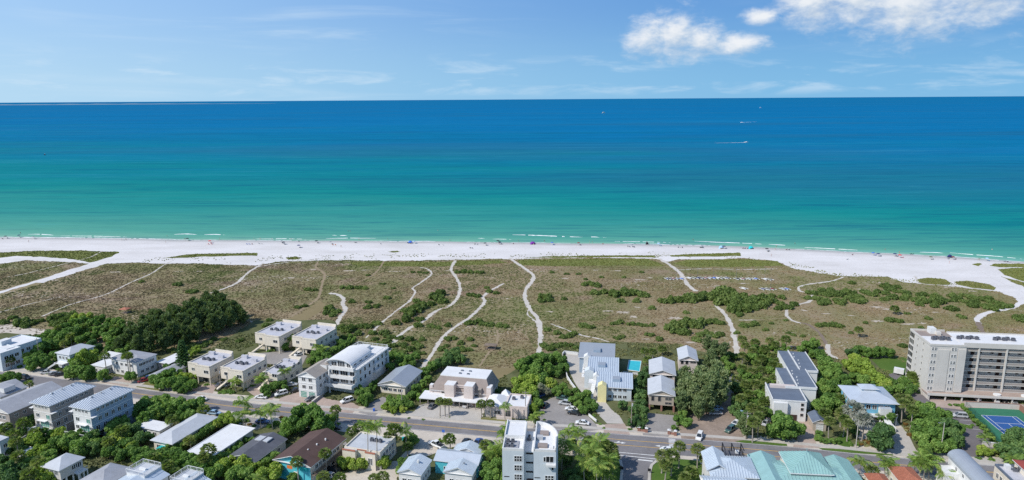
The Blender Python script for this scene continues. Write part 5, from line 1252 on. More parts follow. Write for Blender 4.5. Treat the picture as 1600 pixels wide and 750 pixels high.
q.boxpart('patio_roof', 1.5, -2.4, 2.7, q.w * .7, .0, 2.85, 'roofwhite')
q = Bld('long_hip_house', 'long low house with pale grey hipped roof and turquoise awning', 'the long pale hip roofed house', (234, 687.5), (269, 694.5), (339.5, 651), 3.6, ang=-19)
q.walls('cream', .7); q.hip('roofpale', 1.5, .7); q.wins('r', [1.6], 6, 1.3, 1.1); q.wins('f', [1.6], 3, 1.2, 1.1); q.boxpart('awning', 3.6, -1.4, 2.0, 6.4, .6, 2.2, 'teal')
q = Bld('flat_house', 'small low house with bright white roof between dark trees', None, (212, 667), (243, 677.5), (262, 665), 3.0, ang=-19)
q.walls('white', .5); q.flat('roofwhite', 0, ov=.5); q.wins('r', [1.5], 3, 1.1, 1.1); q.wins('f', [1.5], 3, 1.1, 1.1)
q = Bld('gable_cottage', 'low cottage with dark grey roof behind the clipped hedge', 'the dark grey roofed cottage', (354, 714), (400, 722), (440, 683), 3.2, ang=-19)
q.walls('greywall', .5); q.gable('roofdark', 1.5, .5, wall='greywall'); q.wins('f', [1.5], 3, 1.1, 1.1); q.wins('r', [1.5], 3, 1.1, 1.1); q.boxpart('porch_roof', q.w * .25, q.d * .62, 4.3, q.w * .7, q.d * .8, 4.6, 'roofpale')
# stilt townhouses
def stilt(lab, a, b_, c, wall_lit, wall_shaded, ph):
    Z = 11.4
    q = Bld('stilt_townhouse', lab, ph, a, b_, c, Z, ang=-19.5)
    w, d = q.w, q.d; i = .7; z0 = 3.0
    q.b = (i, i, w - i, d - i)
    m_ = MB(); m_.box(i, i, z0, w - i, d - i, Z - .05, wall_shaded); q.part('wall', m_)
    m_ = MB(); m_.box(i, i - .12, z0, w - i, i, Z - .06, wall_lit); q.part('front_wall', m_)  # pale front, darker sides: sun and shade painted into the wall colours
    q.b = (0, 0, w, d); q.hip('metalroof', 2.1, .0, .75); q.b = (i, i - .12, w - i, d - i)
    for z in (5.7, 8.5): q.boxpart('belt_course', i - .05, i - .18, z, w - i + .06, d - i + .05, z + .16, 'trim')
    q.wins('r', [10.2], 7, 1.0, .8); q.wins('r', [7.2], 5, 1.1, 1.3); q.wins('r', [4.4], 5, 1.2, 1.5, u0=.04, u1=.9)
    q.wins('f', [10.3], 4, .8, .8); q.win('f', w * .2, 7.3, 1.3, 1.2); q.win('f', w * .7, 7.2, 1.4, 1.4, 'trim', 'greenglass'); q.win('f', w * .5, 4.6, 3.6, 1.9, 'trim', 'greenglass', 4, 1, 'sliding_door'); q.win('f', w * .15, 4.7, 1.2, 1.2); q.win('f', w * .82, 4.7, 1.0, 1.2)
    q.boxpart('canopy', w * .3, -.5, 5.9, w * .75, i - .12, 6.05, 'trim'); q.boxpart('canopy', -.6, .2, 9.4, i, 2.0, 9.55, 'trim'); q.boxpart('canopy', w - i, .2, 8.7, w + .6, 2.2, 8.85, 'trim')
    m_ = MB(); m_.box(-.2, -2.4, z0 - .25, w + .2, i - .12, z0, 'trim'); q.part('deck', m_)
    q.rail([(-.2, -2.3), (w + .2, -2.3)], z0, 1.1); q.rail([(w + .15, -2.3), (w + .15, i - .2)], z0, 1.1)
    m_ = MB(); stairs(m_, w * .05, -6.5, 0, w * .55, -3.0, z0, 1.4, 'trim', 10); m_.bar((w * .05, -7.2, 1.0), (w * .55, -3.7, z0 + 1.0), .08, 'trim'); m_.bar((w * .05, -5.8, 1.0), (w * .5, -2.4, z0 + 1.0), .08, 'trim'); q.part('entry_stairs', m_)
    for x in (.1, w * .5, w - .3):
        for y in (-2.2, i, d * .25, d * .5, d * .75, d - 1.2): q.boxpart('stilt', x, y, 0, x + .4, y + .4, z0 - .02, 'trim')
    q.boxpart('ground_storey_wall', w * .3, d * .3, 0, w * .9, d - i, z0 - .01, wall_shaded)
    q.boxpart('belt_course', i - .05, i - .16, z0 - .02, w - i + .05, d - i + .04, z0 + .22, 'trim')
    for k in range(3): q.boxpart('roof_vent', w * .55, d * (.25 + .2 * k), Z + 1.4, w * .55 + .25, d * (.25 + .2 * k) + .25, Z + 2.3, 'metal')
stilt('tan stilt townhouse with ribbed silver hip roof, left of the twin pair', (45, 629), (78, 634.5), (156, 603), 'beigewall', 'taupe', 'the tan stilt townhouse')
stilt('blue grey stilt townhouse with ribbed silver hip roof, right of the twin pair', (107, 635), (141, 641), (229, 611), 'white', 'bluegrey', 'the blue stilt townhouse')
q = Bld('large_gable_house', 'broad taupe house with grey roof left of the stilt townhouses', 'the broad taupe house', (-32, 637), (17, 645), (96, 605), 6.6, ang=-20)
q.walls('taupe', .4); q.gable('roofgrey', 2.2, .4, wall='white'); q.wins('r', [4.9], 4, 1.0, 1.0, u0=.05, u1=.6); q.wins('f', [1.6, 4.7], 5, 1.3, 1.2)
q.boxpart('front_porch', q.w * .3, -2, 2.8, q.w, .3, 3.0, 'white'); q.rail([(q.w * .3, -1.9), (q.w, -1.9)], 3.0)
q = Bld('white_gable_house', 'white gable house with grey roof at the left edge by the road', None, (-38, 613), (10, 617), (42, 598), 5.8, ang=-20)
q.walls('white', .4); q.gable('roofgrey', 2.0, .5, wall='white'); q.wins('f', [1.6, 4.4], 4, 1.2, 1.1); q.wins('r', [1.6, 4.4], 3, 1.2, 1.1)
q.boxpart('dormer', q.w * .55, q.d * .2, 6.4, q.w * .95, q.d * .6, 8.0, 'white', 'roofgrey')
q = Bld('hip_stilt_house', 'beige house with pale grey hip roof over open garages, bottom left', 'the beige stilt house', (62, 728.5), (96, 734), (142, 713.5), 6.0, ang=-20)
w, d = q.w, q.d; q.walls('beigewall', .6, z0=2.8); q.b = (0, 0, w, d); q.hip('roofpale', 1.7, 0); q.b = (.6, .6, w - .6, d - .6)
q.wins('f', [4.6], 3, 1.1, 1.1); q.wins('r', [4.6], 4, 1.1, 1.1, u0=.55); q.wins('l', [4.6], 3, 1.1, 1.1)
for x in (.6, w * .5, w - .9):
    for y in (.6, d * .25, d * .5, d * .75, d - .9): q.boxpart('pier', x, y, 0, x + .35, y + .35, 2.8, 'trim')
q.boxpart('garage_wall', 1, 1.0, 0, 1.3, d - 1, 2.8, 'taupe'); q.boxpart('side_balcony', w - .6, d * .55, 2.7, w + 1.2, d - .6, 2.9, 'trim'); q.rail([(w + 1.1, d * .55), (w + 1.1, d - .6)], 2.9)
for y in (d * .55, d * .75, d - .9): q.boxpart('pier', w + .9, y, 0, w + 1.15, y + .25, 2.7, 'trim')
q = Bld('grey_hip_house', 'grey hip roofed house at the bottom edge beside the roof decks', None, (120, 752), (164, 760), (203, 727), 7.5, ang=-20)
q.walls('white', .5); q.hip('roofgrey', 1.8, .5); q.wins('r', [5.5], 4, 1.1, 1.1); q.wins('f', [5.5], 3, 1.1, 1.1)
q.boxpart('flat_wing', q.w * .62, -6, 0, q.w + 2, 3, 6.6, 'white', 'roofwhite')
def deckhouse(lab, a, b_, c, z):
    q = Bld('roof_deck_house', lab, None, a, b_, c, z, ang=-20)
    q.walls('white', .3); w, d = q.w, q.d
    q.gable('metalblue', 1.6, .4, .6, wall='white'); q.wins('r', [z - 1.8], 4, 1.1, 1.1); q.wins('f', [z - 1.8], 3, 1.1, 1.1)
    q.boxpart('roof_deck', w * .12, d * .45, z - .3, w * .7, d + .5, z + 1.5, 'white', 'roofpale')
    q.rail([(w * .12, d * .45), (w * .7, d * .45), (w * .7, d + .45), (w * .12, d + .45), (w * .12, d * .45)], z + 1.5, 1.1)
    q.boxpart('deck_bench', w * .3, d * .7, z + 1.5, w * .5, d * .76, z + 2.0, 'trim')
deckhouse('white house with railed roof deck and blue metal roof, bottom left', (172, 757), (226, 766), (259, 736), 7.5)
deckhouse('white house with railed roof deck at the bottom edge, right of its twin', (240, 772), (287, 780), (301, 741), 7.0)
q = Bld('edge_cottage', 'pale cottage wall at the left edge behind cabbage palms', None, (-34, 684), (7, 688), (14, 678), 6.2, ang=-20)
q.walls('paleblue', .2); q.flat('roofpale', .2); q.wins('r', [2, 4.5], 1, 1.0, 1.1); q.wins('f', [2, 4.5], 3, 1.0, 1.1)
# blue, teal and tile roofs, bottom right
q = Bld('blue_metal_house', 'house with broad light blue ribbed metal roofs and black roof terrace', 'the light blue metal house', (1110, 744), (1188, 749), (1172, 715), 7.0, ang=-6)
w, d = q.w, q.d; q.walls('white', .5); q.hip('metalblue', 2.3, .5, .7, axis='y'); q.wins('l', [2, 5], 3, 1.1, 1.2); q.wins('r', [2, 5], 3, 1.1, 1.2)
m_ = MB(); m_.box(-2.2, -9, 0, w * .62, .4, 6.6, 'white'); q.part('front_wing_wall', m_); q.b = (-2.2, -9, w * .62, .4); q.gable('metalblue', 2.2, .5, .7, z=6.6, axis='x', wall='white', name='front_wing_roof')
q.b = (-.5, d * .2, w * .45, d + 1.0); m_ = MB(); m_.box(0, d * .3, 0, w * .4, d + .6, 6.9, 'white'); q.part('rear_wing_wall', m_); q.gable('metalblue', 1.9, .0, .7, z=7.3, name='rear_wing_roof', pos=.5)
m_ = MB(); x0, x1, y0, y1, z = w * .46, w * .88, d + .2, d + 4.2, 6.4
m_.box(x0, y0, 0, x1, y1, z, 'greywall', 'roofdark'); q.part('roof_terrace', m_)
q.rail([(x0, y0), (x0, y1), (x1, y1), (x1, y0), (x0, y0)], z, 1.1, 'black')
for x in (x0 + .1, (x0 + x1) / 2, x1 - .1): q.boxpart('terrace_post', x - .12, y1 - .15, z, x + .12, y1 + .1, z + 2.4, 'black'); q.boxpart('terrace_beam', x - .1, y0, z + 2.2, x + .1, y1 - .16, z + 2.39, 'black')
q.boxpart('terrace_table', x1 - 1.8, y1 - 1.6, z, x1 - .9, y1 - .8, z + .75, 'trim')
q = Bld('teal_metal_building', 'large building with teal ribbed metal roofs and pointed pavilion, bottom right', 'the teal roofed building', (1203, 765), (1362, 772), (1340, 724), 5.8, ang=-6)
w, d = q.w, q.d; q.walls('cream', .6); q.hip('metalteal', 2.2, .6, .9, axis='x'); q.wins('r', [2, 4.8], 3, 1.2, 1.2); q.wins('l', [2, 4.8], 3, 1.2, 1.2)
def teal_pyramid(px, py, zt, half, zb, nm):
    p = P(px, py, zt) - q.A; x = p.x * math.cos(q.th) + p.y * math.sin(q.th); y = -p.x * math.sin(q.th) + p.y * math.cos(q.th)
    m_ = MB(); cs = [(x - half, y - half, zb), (x + half, y - half, zb), (x + half, y + half, zb), (x - half, y + half, zb)]
    for k in range(4): slope(m_, cs[k], cs[(k + 1) % 4], (x, y, zt), (x, y, zt), 'metalteal', .7, .3, 'trim')
    m_.bar((x, y, zt - .1), (x, y, zt + .9), .07, 'metalteal'); q.part(nm, m_); q.boxpart(nm.replace('roof', 'wall'), x - half + .5, y - half + .5, 0, x + half - .5, y + half - .5, zb, 'cream'); return x, y
tx_, ty_ = teal_pyramid(1260.5, 705, 11.6, 5.6, 8.2, 'pavilion_roof')
m_ = MB(); x = w * .02; m_.box(-1.5, -3, 0, 5.0, d + 1.2, 6.2, 'cream'); q.part('west_wing_wall', m_); q.b = (-1.5, -3, 5.0, d + 1.2); q.gable('metalteal', 1.5, .5, .7, z=6.2, wall='cream', name='west_wing_roof')
m_ = MB(); m_.box(w - 7.5, -3, 0, w - .5, d + .5, 6.2, 'cream'); q.part('east_wing_wall', m_); q.b = (w - 7.5, -3, w - .5, d + .5); q.gable('metalteal', 1.5, .5, .7, z=6.2, wall='cream', name='east_wing_roof')
q.boxpart('dark_awning', tx_ - 5.6, ty_ + 2.6, 7.6, tx_ + .5, ty_ + 6.2, 7.9, 'roofslate'); q.boxpart('dark_awning', tx_ + 1.5, ty_ + 2.4, 7.0, tx_ + 6.5, ty_ + 5.4, 7.3, 'roofslate')
for (lab, a, b_, c, z) in [('red tile hip roof beside feather palms, bottom edge', (1409, 757), (1449, 759), (1437, 731), 4.8), ('small red tile hip roof at bottom edge beside the teal roof', (1370, 768), (1404, 770), (1392, 742), 4.2)]:
    q = Bld('tile_roof_house', lab, 'the red tile roofs', a, b_, c, z, ang=-6); q.walls('cream', .5); q.hip('rooftile', 1.7, .5, .35); q.wins('f', [2.2], 3, 1.1, 1.1); q.wins('r', [2.2], 3, 1.1, 1.1); q.wins('l', [2.2], 3, 1.1, 1.1)
q = Bld('barrel_vault_house', 'white house with long grey blue barrel vault roof, bottom right', 'the barrel vault house', (1516, 748), (1548, 749), (1513, 712), 7.6, ang=-8)
w, d = q.w, q.d; q.walls('white', .2); n = 12; m_ = MB()
pts = [(w / 2 - (w / 2 + .2) * math.cos(math.pi * k / n), 7.5 + 2.1 * math.sin(math.pi * k / n)) for k in range(n + 1)]
for (xa, za), (xb, zb) in zip(pts[:-1], pts[1:]):
    m_.face([(xa, -12, za), (xb, -12, zb), (xb, d, zb), (xa, d, za)], 'metalgrey'); m_.face([(xa, d, za - .25), (xb, d, zb - .25), (xb, d, zb), (xa, d, za)], 'trim'); m_.face([(xa, -12, za - .25), (xb, -12, zb - .25), (xb, -12, zb), (xa, -12, za)], 'trim')
q.part('vault_roof', m_); 
for yy in (d - .3, -11.7): g = MB(); g.face([(p[0], yy, p[1] - .1) for p in pts], 'white'); q.part('gable_wall', g)
q.boxpart('front_wall', .2, -11.9, 0, w - .2, .2, 7.5, 'white'); q.b = (.2, -11.9, w - .2, d - .2); q.wins('l', [6.2], 5, .9, 1.0); q.wins('l', [3.2], 4, 1.2, 1.3); q.wins('b', [6.0], 2, 1.4, 1.2)
for k in range(3): q.boxpart('stepped_terrace', -3.2, d - 6.5 - k * 5.0, 0, .2, d - 2 - k * 5.0, 5.6 - k * 1.6, 'white'); 
q = Bld('cream_villa', 'cream walled villa with roof terrace, bottom right corner', 'the cream villa', (1584, 756), (1650, 758), (1618, 727), 7.2, ang=-8, w=14, d=9)
q.walls('cream'); q.flat('rooflav', .5, .35, 'roofslate'); q.wins('l', [2.2, 5.3], 4, 1.0, 1.3); q.boxpart('roof_hatch', 1.6, q.d * .75, 7.3, 2.8, q.d * .75 + 1.2, 8.6, 'white'); q.ac(3.6, q.d * .7, 7.32); q.ac(4.6, q.d * .7, 7.32)
q.boxpart('upper_storey_wall', 4.5, 1.0, 7.32, 14, q.d - .6, 9.4, 'cream'); q.b = (4.5, 1.0, 14, q.d - .6); q.hip('roofred', 1.4, .5, z=9.4, name='upper_roof'); q.wins('l', [8.4], 2, 1.1, 1.1)

# ------------------------------------------------------------------ vegetation
def quads(centres, u, v):
    n = len(centres)
    V = np.empty((n, 4, 3)); V[:, 0] = centres - u - v; V[:, 1] = centres + u - v; V[:, 2] = centres + u + v; V[:, 3] = centres - u + v
    return V.reshape(-1, 3), np.arange(n * 4).reshape(n, 4)
def unit(a): return a / np.maximum(np.linalg.norm(a, axis=1, keepdims=True), 1e-9)
def leafy(seed, mat, n=4400, size=.074, flat=.78, lobes=17, low=False, wide=1.0, spread=.74):
    """a crown of leaf sprays on a cluster of lobes, with gaps between the lobes"""
    r = np.random.default_rng(seed)
    lc = unit(r.normal(size=(lobes, 3))) * (r.uniform(.25, 1, (lobes, 1)) ** .5) * spread
    lc[:, 2] *= flat
    if low: lc[:, 2] = np.abs(lc[:, 2]) * .8 + .05
    lr = r.uniform(.17, .42, lobes)
    k = r.choice(lobes, n, p=lr ** 2 / (lr ** 2).sum())
    d = unit(r.normal(size=(n, 3)))
    d[:, 2] = np.where(r.random(n) < .55, np.abs(d[:, 2]), d[:, 2])
    rad = lr[k] * r.uniform(.62, 1.12, n)
    c = lc[k] + d * rad[:, None]
    if low: c[:, 2] = np.abs(c[:, 2])
    nrm = unit(d * .8 + r.normal(size=(n, 3)) * .55)
    u = unit(np.cross(nrm, r.normal(size=(n, 3)))); v = np.cross(nrm, u)
    s = size * r.uniform(.55, 1.35, (n, 1))
    V, F = quads(c, u * s, v * s * .62)
    return np_mesh('foliage', V, F, [mat])
def casuarina(seed, mat, n_br=64, per=62):
    """feathery pine: drooping sprays of fine needles along rising branches, 1 unit tall"""
    r = np.random.default_rng(seed); C, U, Vv = [], [], []
    for i in range(n_br):
        t = r.uniform(.12, .98); az = r.uniform(0, 6.283); L = (.36 * (1 - t) ** .6 + .06) * r.uniform(.6, 1.25)
        dirn = np.array([math.cos(az), math.sin(az), r.uniform(.5, 1.7)]); dirn /= np.linalg.norm(dirn)
        s = r.random(per) ** .7
        base = np.array([0, 0, t * .88]) + dirn * (s * L)[:, None] + r.normal(size=(per, 3)) * np.array([.030, .030, .026])
        nd = unit(dirn * .6 + r.normal(size=(per, 3)) * .5 + np.array([0, 0, .35]))
        C.append(base); U.append(nd * r.uniform(.022, .045, (per, 1))); w_ = unit(np.cross(nd, r.normal(size=(per, 3)))); Vv.append(w_ * .0125)
    V, F = quads(np.concatenate(C), np.concatenate(U), np.concatenate(Vv))
    return np_mesh('foliage', V, F, [mat])
def norfolk(seed):
    r = np.random.default_rng(seed); C, U, W = [], [], []
    for k in range(20):
        t = .1 + k * .045; L = .26 * (1 - t) ** .8 + .02
        for j in range(7):
            az = j * .898 + k * .5; s = np.linspace(.1, 1, 16)
            d = np.array([math.cos(az), math.sin(az), .12])
            c = np.array([0, 0, t]) + d * (s * L)[:, None] + r.normal(size=(16, 3)) * .008
            nd = unit(d + r.normal(size=(16, 3)) * .5); C.append(c); U.append(nd * .028); W.append(unit(np.cross(nd, [0, 0, 1.0] + r.normal(size=(16, 3)) * .4)) * .016)
    V, F = quads(np.concatenate(C), np.concatenate(U), np.concatenate(W))
    return np_mesh('foliage', V, F, ['leaf_dark'])
def fan_palm(seed, mat, n=30):
    r = np.random.default_rng(seed); V, F = [], []
    def tri(a, b, c):
        i = len(V); V.extend([a, b, c, c]); F.append((i, i + 1, i + 2))
    for k in range(n):
        az = k * 2.4 + r.uniform(-.2, .2); el = math.radians(58 - 88 * (k + .5) / n + r.uniform(-8, 8))
        d = np.array([math.cos(az) * math.cos(el), math.sin(az) * math.cos(el), math.sin(el)]); side = np.cross(d, [0, 0, 1.0]); side /= np.linalg.norm(side) + 1e-9; up = np.cross(side, d)
        tip = d * .46 - np.array([0, 0, .05])
        tri(side * .012, -side * .012, tip)
        for j in range(9):
            a = (j - 4) * .32; bd = d * math.cos(a) + side * math.sin(a) + up * (.12 * math.cos(a)); L = .56 * (1 - .05 * abs(j - 4))
            e = tip + bd * L * .62; f = tip + bd * L - np.array([0, 0, .16]); w_ = (side * math.cos(a) - d * math.sin(a)) * .062; k_ = up * (.05 * (j % 2) + .012 * (j % 3)); b0 = tip + bd * .06 + k_ * .5; e = e + k_; f = f + k_
            i = len(V); V.extend([b0, e + w_, f, e - w_]); F.append((i, i + 1, i + 2)); F.append((i, i + 2, i + 3))
    return np_mesh('crown', np.array(V), np.array(F), [mat])
def frond_mesh(seed, mat, name='frond'):
    """one feather frond of unit length along +x, arching over, with drooping leaflets"""
    r = np.random.default_rng(seed); V, F = [], []; N = 17
    def pt(s): return np.array([s * .92, 0, .34 * s - .62 * s * s])
    for i in range(N):
        s0, s1 = i / N, (i + 1) / N; w_ = .012 * (1 - s0) + .003; j = len(V)
        V.extend([pt(s0) + [0, w_, 0], pt(s0) - [0, w_, 0], pt(s1) - [0, w_ * .8, 0], pt(s1) + [0, w_ * .8, 0]]); F.append((j, j + 1, j + 2, j + 3))
        if i < 2: continue
        for sg in (1, -1):
            L = .30 * math.sin(math.pi * min(1, s0 * .85 + .15)) + .05; p = pt(s0)
            q = p + np.array([.10, sg * L * .8, -.06 - .10 * r.random()]); e = p + np.array([.16, sg * L, -.16 - .16 * r.random()]); ww = np.array([.034, 0, .0]); j = len(V)
            V.extend([p, q + ww, e, q - ww]); F.append((j, j + 1, j + 2, j + 3))
    return np_mesh(name, np.array(V), np.array(F), [mat])
def trunk_mesh(seed, mat, r0, r1, limbs=0, bend=.0, name='trunk', n=7):
    rr = random.Random(seed); b = MB(); pts = [Vector((bend * math.sin(t * 2.2) * .5 + rr.uniform(-.004, .004), rr.uniform(-.006, .006) + bend * t * t * .4, t)) for t in (0, .12, .35, .6, .8, 1.0)]
    for i in range(5):
        t0, t1 = i / 5, (i + 1) / 5; b.bar(pts[i], pts[i + 1], (r0 * (1.35 if i == 0 else 1)) * (1 - t0) + r1 * t0, mat, n, r0 * (1 - t1) + r1 * t1)
    for k in range(limbs):
        a = k * 6.283 / limbs + rr.uniform(-.4, .4); z = rr.uniform(.45, .8); p = Vector((0, 0, z)); e = p + Vector((math.cos(a) * .5, math.sin(a) * .5, rr.uniform(.25, .5)))
        b.bar(p, e, r0 * .5, mat, 5, r0 * .15)
    return b.mesh(name)
CROWN = {'b': [leafy(10 + i, 'leaf_mid') for i in range(5)], 'd': [leafy(30 + i, 'leaf_dark') for i in range(4)], 'y': [leafy(50 + i, 'leaf_yellow') for i in range(3)],
         's': [leafy(70 + i, 'leaf_dune', 1500, .10, .6, 11, True) for i in range(5)], 'm': [leafy(90 + i, 'leaf_mid', 1600, .10, .6, 11, True) for i in range(3)],
         'w': [leafy(110 + i, 'leaf_grey', 1800, .06, .75, 14) for i in range(2)], 'o': [leafy(120 + i, 'leaf_rust', 1400, .09, .6, 10, True) for i in range(2)],
         'a': [casuarina(130 + i, 'leaf_pine') for i in range(4)], 'f': [casuarina(140 + i, 'leaf_pinelight', 60, 60) for i in range(3)], 'n': [norfolk(150)],
         'p': [fan_palm(160 + i, 'leaf_palm') for i in range(4)], 'g': [fan_palm(170, 'leaf_silver', 26)], 'h': [leafy(180 + i, 'leaf_mid', 1300, .085, 1.0, 16, False, spread=.7) for i in range(2)]}
FROND = [frond_mesh(190 + i, 'leaf_coco') for i in range(3)]
TRUNK = {'b': [trunk_mesh(i, 'bark', .06, .03, 5) for i in range(3)], 'p': [trunk_mesh(20 + i, 'palmbark', .026, .02, 0, .06) for i in range(3)], 'c': [trunk_mesh(30 + i, 'palmbark', .017, .011, 0, .10) for i in range(3)], 'a': [trunk_mesh(40, 'bark', .018, .004, 0)]}
KNAME = {'b': ('broadleaf_tree', 'leafy green tree', 'tree', 'green trees of the gardens'), 'd': ('dark_leaved_tree', 'dark green tree', 'tree', 'dark trees of the gardens'), 'y': ('bright_leaved_tree', 'yellow green tree', 'tree', 'bright trees of the gardens'),
         's': ('dune_shrub', 'low green dune shrub', 'shrub', 'shrubs of the dunes'), 'm': ('garden_shrub', 'rounded green garden shrub', 'shrub', 'garden shrubs'), 'w': ('silver_tree', 'sparse grey green tree', 'tree', 'grey green trees'),
         'o': ('garden_shrub', 'rust coloured shrub', 'shrub', 'rust coloured shrubs'), 'a': ('casuarina_tree', 'tall dark feathery pine', 'tree', 'pines of the dark grove'), 'f': ('casuarina_tree', 'grey green feathery pine', 'tree', 'feathery pines by the lot'),
         'n': ('norfolk_pine', 'slender conical pine', 'tree', None), 'p': ('cabbage_palm', 'cabbage palm', 'palm', 'cabbage palms'), 'g': ('silver_palm', 'silvery blue fan palm', 'palm', 'silver fan palms'),
         'c': ('feather_palm', 'feather palm', 'palm', 'feather palms'), 'h': ('hedge_shrub', 'clipped hedge shrub', 'shrub', 'hedge shrubs')}
PLANTS = []
rp = random.Random(11)
def clear_of_houses(p, m=.4):
    for (A, ex, ey, w, d) in FOOT:
        u, v = (p - A).dot(ex), (p - A).dot(ey)
        if -m < u < w + m and -m < v < d + m:
            opts = [(u + m, -ex, u + m), (w + m - u, ex, w + m - u), (v + m, -ey, v + m), (d + m - v, ey, d + m - v)]
            k = min(opts, key=lambda o: o[0]); p = p + k[1] * k[2]
    return p
def off_road(p):
    best = min(road_c, key=lambda q: (q - p).length_squared); i = road_c.index(best)
    hw = road_w(i / RN) / 2 + .8; e = p - best
    if e.length < hw: p = best + e.normalized() * hw if e.length > .01 else best + Vector((0, hw))
    return p
def plant(kind, px, py, rpx, h=None):
    z = 3.0
    for _ in range(3):
        g = P(px, py, z); dist = math.sqrt(g.x ** 2 + g.y ** 2 + (CAM_H - z) ** 2); rm = rpx * dist / FPX
        z = {'s': .35 * rm, 'm': .5 * rm, 'o': .45 * rm, 'h': .9 * rm}.get(kind, 1.25 * rm)
    rm *= 1.26 if kind in 'bdy' else 1.45 if kind == 's' else 1.0
    if kind in 'pgc': z = h; rm = rpx
    if kind in 'afn': rm = h; z = h * .55
    g = P(px, py, z)
    if kind not in 's': g = off_road(clear_of_houses(g))
    PLANTS.append((kind, g, rm, z))
    nm, ph, cat, grp = KNAME[kind]
    if kind in 'smo':
        o = link(nm, rp.choice(CROWN[kind]), None, (g.x, g.y, -.05), rp.uniform(0, 6.28), scale=(rm * rp.uniform(1.05, 1.3), rm * rp.uniform(.95, 1.15), rm * rp.uniform(.85, 1.2) * (1.35 if kind == 's' and rpx >= 7 else 1)), cat=cat, group=grp)
    elif kind == 'h':
        o = link(nm, rp.choice(CROWN['h']), None, (g.x, g.y, rm * .85), rp.uniform(0, 6.28), scale=(rm * 1.2, rm * 1.2, rm), cat=cat, group=grp)
    else:
        o = link(nm, None, None, (g.x, g.y, 0), rp.uniform(0, 6.28), cat=cat, group=grp)
        if kind in 'bdyw':
            link('crown', rp.choice(CROWN[kind]), o, (0, 0, z), 0, scale=(rm * 1.08, rm * 1.02, rm * rp.uniform(.95, 1.15))); link('trunk', rp.choice(TRUNK['b']), o, (0, 0, 0), 0, scale=(rm * .8 + .6, rm * .8 + .6, z))
        elif kind in 'pg':
            link('crown', rp.choice(CROWN[kind]), o, (0, 0, z), 0, scale=rm * 1.12); link('trunk', rp.choice(TRUNK['p']), o, (0, 0, 0), 0, scale=(7.5, 7.5, z))
        elif kind == 'c':
            link('trunk', rp.choice(TRUNK['c']), o, (0, 0, 0), 0, scale=(9, 9, z)); n = 15; bx = Vector((.0, 0, z))
            for k in range(n):
                f = link('frond', FROND[k % 3], o, bx, 0, scale=rm * rp.uniform(.85, 1.12))
                f.rotation_euler = (0, R(rp.uniform(-48, 8) if k % 3 else rp.uniform(-5, 32)), k * 2.4 + rp.uniform(-.2, .2))
        else:
            link('crown', rp.choice(CROWN[kind]), o, (0, 0, 0), 0, scale=(h, h, h)); link('trunk', TRUNK['a'][0], o, (0, 0, 0), 0, scale=(h, h, h * .95))
    o['_x'] = px
    TODO.append((o, ph, g, px))
    return o
TODO = []
def many(kind, txt, h=None):
    for tok in txt.split():
        v = [float(x) for x in tok.split(',')]
        plant(kind, v[0], v[1], v[2] if len(v) > 2 else 2.0, (v[3] if len(v) > 3 else h))
def palms(kind, txt, r, h):
    for tok in txt.split():
        v = [float(x) for x in tok.split(',')]
        hh = v[2] if len(v) > 2 else h
        plant(kind, v[0], v[1], r * rp.uniform(.88, 1.12), hh * rp.uniform(.95, 1.05) if len(v) < 3 else hh)
# far left belt
many('b', '52,545,8 60,535,8 72,540,8 62,558,8 50,568,8 70,566,7 85,538,7 80,525,8 95,528,8 98,515,8 112,520,8 115,508,8 128,515,8 130,503,8 145,508,8 150,520,8 140,527,7 125,530,7 165,515,8 170,505,7 155,500,7 185,505,8 180,520,8 176,538,8 195,515,8 87,556,7 120,566,8 113,580,9 125,584,10 140,582,9 105,586,6 160,586,7 10,557,5 205,588,7 40,532,6 168,526,7 108,532,6 5,592,7 15,590,7 27,589,6')
many('y', '130,560,10 142,556,9 22,553,7 88,520,6 136,496,7 118,498,6')
many('d', '28,545,7 20,541,6 152,545,6 143,538,6 190,536,8 200,528,8')
many('m', '170,590,5 212,585,5 92,575,4 30,572,4 75,582,4')
# norfolk pine and the plants round the beige condominiums
plant('n', 280, 556, 2, 13.5)
many('b', '245,592,8 258,585,9 272,585,9 262,598,9 278,596,9 290,598,8 300,602,7 250,600,7 275,607,7 288,608,6 282,575,6 268,574,6')
many('y', '284,590,7 300,590,6 232,545,6 300,552,5 308,545,5')
many('m', '347,611,6 357,610,6 364,612,5 338,586,6 322,600,4 395,592,5 385,600,4 425,545,4 460,552,4 452,538,4 448,530,5')
many('b', '415,608,7 425,605,7 418,615,5 432,600,6 440,600,6 445,606,5 440,540,6 447,522,5 436,525,5 492,556,7 500,552,7 510,556,7 520,548,7 532,545,7 540,538,7 548,530,7 530,535,6 515,562,6 500,563,6 485,564,6 553,545,6')
palms('c', '443,578,6 505,543,5 497,540,5 368,596,4 408,590,5 448,527,5', 2.6, 5)
palms('p', '163,556,8 209,552,9 197,556,10 44,600,6 16,562,4 100,535,5 130,510,5 178,512,5 110,525,5 90,512,5', 1.9, 7)
